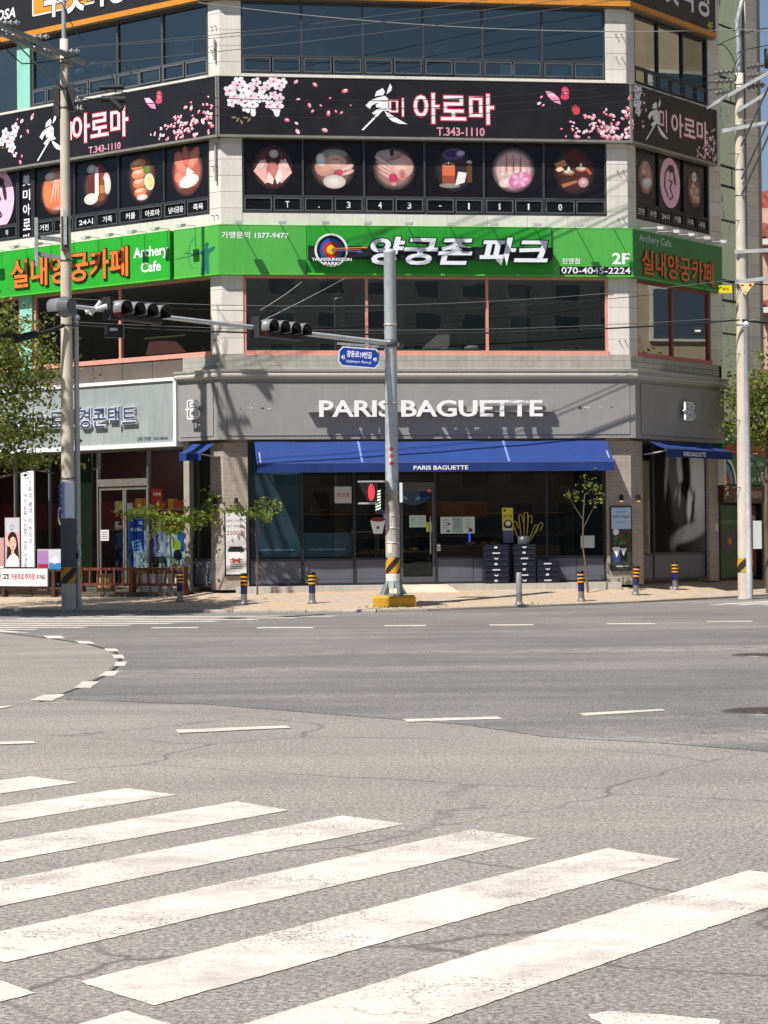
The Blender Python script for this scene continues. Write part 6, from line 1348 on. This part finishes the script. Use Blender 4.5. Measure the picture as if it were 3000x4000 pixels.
g = MB((28, 28, 30)); g.box(-.22, -.06, 52.02, 52.12, 2.33, 2.92); build(g, 'housing', 'plastic', t)
for i in range(7):
    z = 2.40 + i * .07; g = MB(); g.add([(-.20, 52.015, z), (-.08, 52.015, z + .045), (-.08, 52.015, z + .08), (-.20, 52.015, z + .035)], [(0, 1, 2, 3)]); build(g, 'led_bar', 'green_led', t)
g = MB((222, 222, 220)); g.box(.38, .45, 52.2, 52.5, 2.60, 3.07); build(g, 'control_box', 'paint', None, FW, 'slim white control box on the right of the signal pole', 'control box')

# ================================================================ utility poles
def util_pole(x, y, h, r0, r1, label):
    z = zpave(x, y); t = thing('utility_pole', label, 'utility pole', (x, y, z))
    g = MB((204, 193, 175)); n = 12; g.lathe([(r0 + (r1 - r0) * i / n, z - .1 + (h - z + .1) * i / n) for i in range(n + 1)] + [(.001, h)], (x, y, 0), 20); build(g, 'shaft', 'concrete', t); return t, z
tL, zL = util_pole(-7.82, 53.6, 14.2, .185, .10, 'tall concrete utility pole before the optician with poster and black yellow band')
x, y = -7.82, 53.6
g = MB((176, 178, 178)); g.cyl((x, y, 14.1), (x, y, 16.4), .055); build(g, 'top_pipe', 'metal', tL)
def hoops(t, x, y, r0, r1, h, zs, col=(120, 120, 118)):
    for z in zs:
        r_ = r0 + (r1 - r0) * z / h + .006; g = MB(col); g.lathe([(r_, z - .025), (r_ + .006, z - .025), (r_ + .006, z + .025), (r_, z + .025)], (x, y, 0), 18); build(g, 'hoop', 'metal', t)
hoops(tL, x, y, .185, .10, 14.2, (13.6, 12.95, 12.5, 8.7, 7.75, 7.1, 3.3))
def diag_band(t, x, y, r_, z0, z1, ph0):
    g = MB(); n = 24
    for i in range(n):
        for k in range(8):
            a0, a1 = 2 * math.pi * i / n, 2 * math.pi * (i + 1) / n; u, v = z0 + (z1 - z0) * k / 8, z0 + (z1 - z0) * (k + 1) / 8; ph = ((i / n) * 2.6 - (k / 8) * .9 + ph0) % 1.0; g.col = (206, 150, 36) if ph < .45 else (40, 38, 36)
            g.add([(x + r_ * math.cos(q_), y + r_ * math.sin(q_), z_) for q_, z_ in ((a0, u), (a1, u), (a1, v), (a0, v))], [(0, 1, 2, 3)], True)
    build(g, 'warning_band', 'paint', t)
diag_band(tL, x, y, .190, .70, 1.09, .1)
g = MB((90, 92, 94)); g.lathe([(.192, 1.1), (.187, 2.3)], (x, y, 0), 20); build(g, 'dark_wrap', 'concrete', tL)
# double cross-arm at the top, running out over the street
def crossarm(t, a, b, w_=.05, col=(140, 144, 146)):
    a, b = Vector(a), Vector(b); d = (b - a).normalized(); s_ = Vector((-d.y, d.x, 0)) * w_; u = Vector((0, 0, w_)); g = MB(col)
    g.add([a - s_ - u, a + s_ - u, a + s_ + u, a - s_ + u, b - s_ - u, b + s_ - u, b + s_ + u, b - s_ + u], [(0, 1, 2, 3), (7, 6, 5, 4), (0, 4, 5, 1), (1, 5, 6, 2), (2, 6, 7, 3), (3, 7, 4, 0)]); build(g, 'crossarm', 'metal', t)
AD = Vector((-1.05, -3.2, 0)).normalized()
for s_ in (-.16, .16):
    o_ = Vector((x + s_, y, 13.72 + (.0 if s_ < 0 else .04))); crossarm(tL, o_ - AD * .75, o_ + AD * 4.6)
g = MB((120, 124, 126)); g.cyl(Vector((x, y, 12.9)), Vector((x, y, 13.68)) + AD * 1.6, .025); g.cyl(Vector((x, y, 12.9)), Vector((x, y, 13.68)) + AD * 3.0, .02); build(g, 'brace', 'metal', tL)
def insul(t, p, d, l=.5, col=(150, 148, 146)):
    p, d = Vector(p), Vector(d).normalized(); g = MB(col)
    for k in range(4): g.cyl(p + d * l * (k / 4), p + d * l * (k / 4 + .12), .035, .085, 10); g.cyl(p + d * l * (k / 4 + .12), p + d * l * (k / 4 + .25), .05, .03, 8)
    build(g, 'insulator', 'plastic', t)
for k in (.25, 1.9, 3.4): q_ = Vector((x, y, 13.85)) + AD * k; insul(tL, q_, (1, .15, .02)); insul(tL, q_, (-1, -.3, .05), .4)
for z in (12.95, 12.72, 12.5): insul(tL, (x + .12, y - .05, z), (1, .1, -.05), .35, (190, 190, 186))
# side bracket with conduit, lower on the pole
crossarm(tL, (x - .75, y - .1, 8.88), (x + .1, y, 8.72)); crossarm(tL, (x - .75, y - .1, 9.28), (x + .1, y, 9.2)); g = MB((170, 174, 176)); g.box(x - .74, x - .66, y - .2, y - .1, 8.55, 9.75); build(g, 'bracket_plate', 'metal', tL)
g = MB((70, 66, 62)); g.box(x - .06, x + .12, y - .32, y - .14, 8.9, 9.75); build(g, 'junction_box', 'plastic', tL); g = MB((176, 180, 182)); g.box(x + .0, x + .08, y - .36, y - .3, 9.05, 9.9); build(g, 'strap', 'metal', tL)
g = MB((70, 68, 66)); g.box(x + .1, x + .26, y - .15, y + .05, 12.4, 13.05); g.box(x - .26, x - .12, y - .1, y + .05, 12.3, 12.98); build(g, 'transformer_bracket', 'metal', tL)
# paper poster tied to the pole
t = thing('paper_banner', 'pale blue white paper notice wrapped round the concrete utility pole', 'notice', (x, y - .2, 2.3))
g = MB((216, 222, 236)); n = 8
for i in range(n):
    a0, a1 = -2.5 + 1.9 * i / n, -2.5 + 1.9 * (i + 1) / n; g.col = (150, 160, 200) if i < 3 else (214, 220, 234); r_ = .21
    g.add([(x + r_ * math.cos(q_), y + r_ * math.sin(q_), z_) for q_, z_ in ((a0, 2.32), (a1, 2.32), (a1, 3.22), (a0, 3.22))], [(0, 1, 2, 3)], True)
build(g, 'paper', 'print', t)
g = MB((60, 70, 130))
for k in range(5): g.box(x - .20 + .0, x - .12, y - .235, y - .225, 2.42 + k * .16, 2.5 + k * .16)
build(g, 'lettering', 'print', t)
# slim steel pole beside it
x2, y2 = -7.60, 53.75; z2 = zpave(x2, y2)
t = thing('steel_pole', 'slim galvanised steel pole beside the left concrete utility pole', 'pole', (x2, y2, z2))
g = MB((176, 184, 190)); g.lathe([(.075, z2 - .05), (.07, 4), (.058, 7.25), (.10, 7.26), (.10, 7.32), (.07, 7.36), (.001, 7.42)], (x2, y2, 0), 16); build(g, 'shaft', 'metal', t)
g = MB((206, 180, 60)); 
for i in range(14):
    a_ = random.uniform(-2.6, -.5); z = random.uniform(.8, 1.75); d_ = random.uniform(.1, .22); g.col = random.choice([(206, 176, 50), (196, 160, 50), (40, 38, 36), (214, 214, 210), (190, 200, 214)]); r_ = .079 + i * .0005; w_ = random.uniform(.4, .9)
    g.add([(x2 + r_ * math.cos(q_), y2 + r_ * math.sin(q_), k_) for q_, k_ in ((a_, z), (a_ + w_, z), (a_ + w_, z + d_), (a_, z + d_))], [(0, 1, 2, 3)])
build(g, 'stickers', 'print', t)
# right utility pole
xr, yr = 9.72, 58.4
tR, zR = util_pole(xr, yr, 14.2, .205, .115, 'tall concrete utility pole by the right stair entrance')
g = MB((176, 178, 178)); g.tube([(xr, yr, 14.1), (xr, yr, 15.0), (xr - .03, yr, 15.6), (xr + .12, yr, 16.2), (xr + .5, yr, 16.5), (xr + .75, yr, 16.52)], .07, 10); build(g, 'top_pipe', 'metal', tR)
hoops(tR, xr, yr, .205, .115, 14.2, (13.9, 12.8, 11.6, 10.9, 9.4, 8.5, 7.4), (170, 170, 166)); diag_band(tR, xr, yr, .208, .72, 1.10, .45)
for z, l0, l1, tz in ((13.75, -.9, 2.2, .55), (13.2, -.1, 2.4, .6), (12.7, -.5, 2.2, .18), (9.35, -.2, 2.2, .05), (8.55, -.2, 2.2, .12)): crossarm(tR, (xr + l0, yr - .16, z + l0 * tz), (xr + l1, yr - .16, z + l1 * tz), .05, (196, 198, 196))
for z, e in ((13.6, 12.2), (13.0, 11.3), (12.2, 10.9)): g = MB((70, 66, 64)); g.cyl((xr, yr - .2, e), (xr + .9, yr - .2, e + 1.9), .028); build(g, 'brace', 'metal', tR)
for z in (14.25, 14.0, 13.7): insul(tR, (xr - .15, yr - .1, z), (-1, -.2, -.12), .55, (120, 116, 112)); insul(tR, (xr + .2, yr - .1, z + .1), (1, .1, .15), .5, (100, 96, 94))
g = MB((54, 52, 56)); g.lathe([(.001, 0), (.16, 0), (.17, .5), (.06, .52), (.001, .6)], (xr + .85, yr, 14.35), 12); build(g, 'cutout_fuse', 'plastic', tR)
for z in [3 + i * .9 for i in range(13)]:
    g = MB((120, 116, 110)); sd = 1 if int(z * 10) % 2 else -1; g.cyl((xr, yr - .1, z), (xr + sd * .34, yr - .22, z), .012, n=6); build(g, 'step_bolt', 'metal', tR)
x3, y3 = 9.78, 58.13; z3 = zpave(x3, y3)
t = thing('steel_pole', 'slim galvanised steel pipe strapped to the right utility pole', 'pole', (x3, y3, z3))
g = MB((206, 210, 214)); g.lathe([(.085, z3 - .05), (.08, 1.2), (.07, 1.25), (.06, 7.3), (.10, 7.33), (.10, 7.42), (.001, 7.48)], (x3, y3, 0), 16); build(g, 'shaft', 'metal', t)
g = MB((196, 200, 198)); g.box(x3 + .12, x3 + .34, y3 - .05, y3 + .15, 1.35, 2.1); build(g, 'meter_box', 'paint', None, FW, 'small pale meter box on the right utility pole', 'meter box')
g = MB((232, 208, 20)); g.box(9.05, 9.40, 58.05, 58.07, 8.22, 8.43); g.col = (150, 110, 20); g.text('주의', 9.14, 9.31, 8.29, 8.37, 58.045, 0, .02); build(g, 'warning_plate', 'paint', None, FW, 'bright yellow rectangular plate hanging on the cables by right pole', 'plate')
g = MB((236, 214, 150)); g.prism([(9.58, 8.49), (10.02, 8.49), (9.76, 8.16)], 58.08, 58.1); g.col = (170, 50, 30); g.ell(9.9, 8.43, .04, .04, 58.075); g.ell(9.68, 8.43, .05, .02, 58.075); g.ell(9.76, 8.25, .015, .02, 58.075); build(g, 'warning_plate', 'paint', None, FW, 'pale triangular warning plate on the right utility pole', 'plate')

# ================================================================ cables
def cable(pts, r_, label, sag=.25, n=22, group=None, col=(40, 39, 40)):
    pts = [Vector(p) for p in pts]; out = []
    for a, b in zip(pts, pts[1:]):
        for i in range(n): f = i / n; p = a.lerp(b, f); p.z -= sag * 4 * f * (1 - f); out.append(p)
    g = MB(col); g.tube(out + [pts[-1]], r_, 5); build(g, 'overhead_cable', 'rubber', None, FW, label, 'cable', group)
FAR = lambda x_, z_: Vector((x_, 62, z_))
for i, (a, b) in enumerate((((-7.4, 53.3, 13.95), (3.2, 56.1, 15.75)), ((-7.4, 52.7, 13.78), (4.5, 56.1, 15.65)), ((-7.2, 53.5, 13.55), (7.2, 56.5, 15.9)))): cable([a, b, Vector(b) + (Vector(b) - Vector(a)).normalized() * 22], .009, ['uppermost', 'middle', 'lowest'][i] + ' of three high cables rising from the left pole across the front', .12, group='high cables', col=(90, 90, 92))
cable([(-4.5, 53.9, 15.15), (9.75, 58.0, 15.3), (22, 60, 15.8)], .012, 'pale thin wire sloping across the top windows to right pole', .3, col=(150, 150, 148))
LC = ['uppermost', 'middle', 'lowest']
for i, (a, b) in enumerate((((-7.45, 53.4, 12.93), (9.2, 58.0, 14.12)), ((-7.45, 53.4, 12.70), (9.2, 58.0, 13.92)), ((-7.45, 53.4, 12.48), (9.2, 58.0, 13.72)))): cable([a, b], .011, LC[i] + ' of three thin cables crossing the black massage sign between poles', .5, group='cables across the black sign')
cable([(-7.75, 53.4, 7.74), (9.66, 58.2, 8.62)], .007, 'grey messenger wire across the second floor windows', .42, 40, col=(120, 120, 122)); cable([(-7.75, 53.4, 7.62), (9.66, 58.2, 8.46)], .009, 'telephone cable hung below the grey messenger wire', .42, 40)
cable([(-7.7, 53.4, 7.08), (9.6, 58.1, 7.5)], .023, 'thick black cable bundle across the pink window sills', .30, 40); cable([(-7.7, 53.4, 7.16), (9.6, 58.1, 7.58)], .008, 'thin wire above the thick black cable bundle', .28, 40, col=(110, 110, 112))
cable([(-30, 40, 6.2), (-9.2, 52.4, 6.75), (-7.85, 53.4, 7.08)], .05, 'thick black cable bundle arriving at the left concrete pole', .1); cable([(9.7, 58.2, 7.5), (24, 64, 7.2)], .034, 'black cable bundle leaving the right pole', .2); cable([(9.7, 58.2, 8.5), (24, 64, 8.9)], .016, 'telephone cable leaving the right pole', .2)
cable([(-3.55, 56.8, 7.3), (-.9, 56.9, 8.62)], .01, 'pale service wire slanting up to the green front sign', .03, col=(150, 150, 150)); cable([(-3.2, 56.75, 7.75), (-2.1, 56.9, 8.5)], .01, 'short pale service wire beside the left arris', .03, col=(150, 150, 150))
cable([(-6.85, 53.3, 13.7), (-6.55, 53.2, 13.1), (-6.5, 53.2, 12.75)], .012, 'loose jumper wire looping near the left pole top', -.05, 8); cable([(-6.5, 53.3, 13.6), (-6.1, 53.2, 13.25), (-6.35, 53.2, 12.8)], .012, 'second loose jumper wire looping near the left pole top', -.1, 8)
cable([(-9.1, 51.0, 13.75), (-8.6, 52, 13.25), (-7.4, 53.3, 13.75)], .016, 'black jumper cable slung under the left cross-arm', .05, 10); cable([(-9.4, 50.6, 15.9), (-7.8, 53.2, 15.0), (-7.3, 53.3, 14.1)], .012, 'thin black wire curving down past the left pole top', .1, 10)
cable([(9.6, 58.2, 14.4), (9.1, 58.1, 14.9), (11.5, 58.3, 15.4)], .014, 'dark jumper wire rising right from the right pole top', -.2, 10); cable([(9.5, 58.2, 14.2), (9.9, 58.2, 14.8), (12, 58.4, 14.95)], .014, 'second dark jumper wire rising right from the right pole top', -.1, 10)
g = MB((36, 36, 38)); g.cyl((-6.85, 53.2, 12.62), (-6.25, 53.2, 12.6), .09, n=10); g.cyl((-6.6, 53.2, 12.6), (-6.35, 53.15, 12.35), .1, n=10); g.cyl((-6.9, 53.2, 12.9), (-6.3, 53.2, 12.92), .06, n=8); build(g, 'cable_splice', 'rubber', None, FW, 'dark cable splice box hanging right of the left pole top', 'splice box')
g = MB((34, 34, 36)); g.cbox(8.28, 8.58, 57.75, 57.9, 7.08, 7.28, .02); g.col = (214, 214, 212); g.box(8.35, 8.5, 57.745, 57.75, 7.16, 7.21); build(g, 'cable_box', 'rubber', None, FW, 'small black splice box with white label on the thick cable', 'splice box')
g = MB((30, 30, 32)); g.cyl((-8.95, 52.6, 6.66), (-8.45, 52.9, 6.82), .1, n=10); build(g, 'cable_splice', 'rubber', None, FW, 'thick black cable splice beside the left street tree', 'splice box')

# ================================================================ trees
def leaf(g, p, s_, col=None):
    a = Vector((random.gauss(0, 1), random.gauss(0, 1), random.gauss(0, .6))).normalized(); b = a.orthogonal().normalized(); b = (b * math.cos(q := random.uniform(0, 6.28)) + a.cross(b) * math.sin(q)); l, w_ = s_, s_ * random.uniform(.24, .4)
    g.add([p, p + b * w_ + a * l * .5 - Vector((0, 0, s_ * .08)), p + a * l, p - b * w_ + a * l * .5 - Vector((0, 0, s_ * .08))], [(0, 1, 2, 3)])
def tree(x, y, label, limbs, clumps, n, ls, mat, r_, group=None, name='street_tree', bark=(104, 92, 80), z=None, dens=45):
    z = zpave(x, y) if z is None else z; t = thing(name, label, 'tree', (x, y, z), FW, group); g = MB(bark)
    for path, a, b in limbs:
        m_ = len(path); g.tube([Vector((x, y, z)) + Vector(p) for p in path], [a + (b - a) * i / (m_ - 1) for i in range(m_)], 8)
    build(g, 'trunk', 'bark', t); g = MB((90, 110, 50)); tot = sum(c[3] for c in clumps)
    for cx, cy, cz, wgt, rx, ry, rz in clumps:
        k = int(n * wgt / tot); sub = [(random.gauss(0, .5), random.gauss(0, .5), random.gauss(0, .5)) for _ in range(max(3, k // dens))]
        for i in range(k):
            s_ = random.choice(sub); q_ = [s_[j] + random.gauss(0, .16 if dens > 30 else .3) for j in range(3)]; p = Vector((x + cx + q_[0] * rx, y + cy + q_[1] * ry, z + cz + q_[2] * rz)); leaf(g, p, ls * random.uniform(.7, 1.25))
    build(g, 'crown', mat, t); return t
tree(-10.5, 54.6, 'large leafy street tree beside the left concrete pole hiding the optician sign', [([(0, 0, -.1), (.05, 0, 1.5), (.1, .1, 3.2), (.3, .1, 5.0), (.5, 0, 7)], .15, .05), ([(.1, .1, 3.2), (.6, -.1, 4.0), (1.3, -.1, 4.6)], .06, .02), ([(.1, .05, 2.8), (.8, .1, 3.3), (1.6, 0, 3.5), (2.2, 0, 3.4)], .05, .015), ([(.3, .1, 5), (.9, .1, 5.8), (1.5, 0, 6.3)], .05, .015), ([(.2, .1, 4), (-.7, 0, 5), (-1.4, 0, 6)], .06, .02)],
     [(.75, 0, 6.7, 3.2, 1.2, 1.2, .95), (1.3, .1, 5.85, 2.3, .95, 1.0, .75), (.4, 0, 5.4, 1.6, 1.0, 1.0, .7), (.6, -.1, 4.7, 1.7, 1.1, 1.0, .5), (1.4, 0, 4.4, 1.3, .9, .8, .42), (.5, .1, 3.95, 1.1, 1.1, 1.0, .35), (1.5, 0, 3.7, .6, .9, .7, .2), (-.8, 0, 6.3, 1.3, 1.3, 1.2, 1.4), (-.9, 0, 4.4, 1.0, 1.2, 1.2, 1.0)], 8600, .125, 'leaf', 0, dens=22)
tree(-12.75, 47.3, 'leafy street tree at the kerb shading the pavement before the optician', [([(0, 0, -.1), (0, 0, 4), (.1, 0, 8), (.1, 0, 11)], .18, .05)], [(.3, 0, 10.2, 3, 2.2, 1.9, 1.3), (-1.2, 0, 9.2, 2, 1.6, 1.6, 1.4), (.9, .3, 9.4, 3, 1.7, 1.6, 1.0), (0, 0, 11.4, 1, 1.3, 1.3, .8), (1.0, -1.0, 12.4, 3, 1.6, 1.6, 1.0)], 32000, .30, 'leaf', 0, z=0.0)
tree(10.85, 61.2, 'bushy tree behind the right utility pole before the stair signs', [([(0, 0, -.1), (-.05, 0, 2), (0, 0, 4), (.1, 0, 6)], .09, .03), ([(-.05, 0, 3), (-.5, 0, 4), (-.9, 0, 4.6)], .04, .015)], [(-.5, 0, 5.4, 1.8, .6, .7, .6), (.35, 0, 5.8, 2.0, .8, .8, .6), (.45, 0, 4.9, 1.8, .8, .8, .5), (-.45, 0, 4.6, .9, .5, .6, .35), (.9, 0, 4.3, .5, .6, .6, .3), (.8, 0, 6.5, .8, .7, .7, .5)], 5600, .125, 'leaf', 0, dens=26)
tree(-5.62, 57.0, 'thin young tree with a flat leafy crown before the optician fence', [([(0, 0, -.05), (.02, 0, .8), (-.02, .02, 1.5), (.02, 0, 2.0)], .03, .016), ([(0, 0, 1.6), (-.5, 0, 2.0), (-1.0, 0, 2.2)], .014, .006), ([(0, 0, 1.7), (.5, 0, 2.05), (1.05, 0, 2.35)], .014, .006)], [(-.75, 0, 2.25, 1.2, .45, .35, .13), (-.2, 0, 2.05, 1.5, .5, .4, .16), (.35, 0, 2.0, 1.3, .45, .4, .16), (.85, 0, 2.2, 1.0, .35, .35, .2), (.0, 0, 1.75, .7, .4, .3, .12), (1.1, .1, 2.5, .5, .25, .25, .2)], 1150, .12, 'leaf_young', 0, name='young_tree', dens=7)
tree(-3.32, 56.35, 'thin young tree with drooping branches in front of the tall coffee poster', [([(0, 0, -.05), (.02, 0, .9), (-.03, 0, 1.5), (.0, 0, 1.9)], .026, .014), ([(0, 0, 1.5), (-.35, 0, 1.95), (-.7, 0, 2.25)], .012, .005), ([(0, 0, 1.55), (.3, 0, 2.0), (.45, 0, 2.45)], .012, .005), ([(.0, 0, 1.85), (-.05, 0, 2.2), (.1, 0, 2.5)], .012, .005)], [(-.5, 0, 2.2, 1.0, .35, .3, .14), (-.1, 0, 2.15, 1.0, .3, .3, .16), (.3, 0, 2.35, .9, .28, .3, .2), (.1, 0, 2.0, .4, .3, .3, .12)], 420, .10, 'leaf_young', 0, name='young_tree', dens=7)
tree(5.36, 57.2, 'thin young tree before the right bakery window beside the crates', [([(0, 0, -.05), (-.03, 0, .6), (-.12, 0, 1.2), (-.10, 0, 2.0), (-.05, 0, 2.6)], .034, .012), ([(-.1, 0, 1.7), (.2, 0, 2.3), (.35, 0, 2.7)], .012, .005), ([(-.1, 0, 1.9), (-.4, 0, 2.4), (-.55, 0, 2.7)], .012, .005)], [(.1, 0, 2.8, 1.2, .35, .3, .3), (-.35, 0, 2.7, 1, .3, .3, .3), (.3, 0, 2.4, .8, .3, .3, .25)], 130, .10, 'leaf', 0, name='young_tree', dens=8)
# weeds at the footing of the signal pole
g = MB((120, 130, 60))
for i in range(140):
    p = Vector((sx + random.gauss(-.3, .3), sy - .58 + random.gauss(0, .05), zpave(sx, sy - .6) - .03)); leaf(g, p, random.uniform(.05, .14))
build(g, 'weeds', 'leaf_young', None, FW, 'tuft of weeds at the yellow footing of the signal pole', 'weeds', kind='stuff')

g = MB((130, 120, 60))
for i in range(420):
    k = random.randint(5, 12); f = random.random(); p = Vector(KERB[k]).lerp(Vector(KERB[k + 1]), f); n_ = random.random() ** 2 * 1.4; q_ = INNER[k][0].lerp(INNER[k + 1][0], f); p = p.lerp(q_, .02 + .1 * n_)
    if math.sin(p.x * 2.1) + math.sin(p.x * .7 + 1) < .5: continue
    leaf(g, Vector((p.x, p.y, zpave(p.x, p.y) + .005)), random.uniform(.03, .08))
build(g, 'kerb_weeds', 'leaf_young', None, FW, 'scattered small weeds and fallen leaves along the kerb', 'weeds', kind='stuff')

# ================================================================ neighbours and the far side of the junction
t = thing('tiled_house', 'pink beige house with red tiled roof far right behind the poles', 'house', (18, 80, 0))
g = MB((214, 178, 160)); g.box(13.05, 24, 75, 90, 0, 11.0); g.box(13.4, 24, 76, 90, 11, 13.2); build(g, 'wall', 'concrete', t)
for z in (3, 5.2, 7.4, 9.4):
    g = MB((150, 118, 104)); g.box(13.0, 24, 74.98, 75, z, z + .06); build(g, 'joint', 'concrete', t)
for z0, z1, x0 in ((9.55, 10.9, 12.9), (11.9, 13.2, 12.95)):
    rf = MB((122, 62, 52)); rf.add([(x0, 74.4, z0), (24.5, 74.4, z0), (24.5, 80, z1 + 1.2), (x0 + .2, 80, z1 + 1.2)], [(0, 1, 2, 3)]); rf = build(rf, 'roof', 'concrete', t)
    g = MB((226, 222, 214)); g.box(x0, 24.5, 74.3, 74.5, z0 - .2, z0); build(g, 'eave', 'paint', t)
    for i in range(14):
        a_ = x0 + .1 + i * .28
        for k in range(6):
            f0, f1 = k / 6, (k + 1) / 6; y0, y1 = 74.4 + 5.6 * f0, 74.4 + 5.6 * f1; h0, h1 = z0 + (z1 + 1.2 - z0) * f0, z0 + (z1 + 1.2 - z0) * f1
            g = MB((140 + random.randint(-16, 12), 66, 54)); g.add([(a_, y0, h0 + .02), (a_ + .13, y0, h0 + .1), (a_ + .26, y0, h0 + .02), (a_ + .26, y1, h1 + .03), (a_ + .13, y1, h1 + .08), (a_, y1, h1 + .03)], [(0, 1, 4, 5), (1, 2, 3, 4)]); build(g, 'roof_tile', 'concrete', rf)
def block(name, label, x0, x1, y0, y1, h, col, face, nx, nz, wcol=(70, 84, 96)):
    t = thing(name, label, 'building', ((x0 + x1) / 2, (y0 + y1) / 2, 0)); g = MB(col); g.box(x0, x1, y0, y1, 0, h); build(g, 'wall', 'concrete', t)
    for i in range(nx):
        for k in range(nz):
            f = (i + .25) / nx, (i + .75) / nx; z0, z1 = (k + .3) * h / nz, (k + .75) * h / nz; g = MB((206, 204, 198)); p = MB(wcol)
            if face == 'y': a, b = x0 + (x1 - x0) * f[0], x0 + (x1 - x0) * f[1]; g.box(a - .12, b + .12, y1, y1 + .08, z0 - .12, z1 + .12); p.box(a, b, y1 + .06, y1 + .1, z0, z1)
            else: a, b = y0 + (y1 - y0) * f[0], y0 + (y1 - y0) * f[1]; g.box(x0 - .08, x0, a - .12, b + .12, z0 - .12, z1 + .12); p.box(x0 - .1, x0 - .06, a, b, z0, z1)
            w_ = build(g, 'window', 'paint', t); build(p, 'pane', 'print', w_)
block('side_building', 'beige building with white framed windows mirrored in the right wall glass', 20, 34, 56, 92, 22, (178, 160, 132), 'x', 9, 6)
block('apartment_block', 'tall apartment block across the junction mirrored in the front windows', 2, 60, -75, -60, 37, (196, 190, 180), 'y', 14, 14, (112, 118, 124))
block('apartment_block', 'lower apartment block across the junction mirrored in the front windows', -60, -4, -85, -70, 34, (186, 178, 166), 'y', 12, 10, (112, 118, 124))
t = thing('side_building', 'brown building over the left street mirrored in the left wall glass', 'building', (-45, 55, 0)); g = MB((110, 100, 88)); g.box(-60, -34, 30, 62, 0, 15); build(g, 'wall', 'concrete', t)
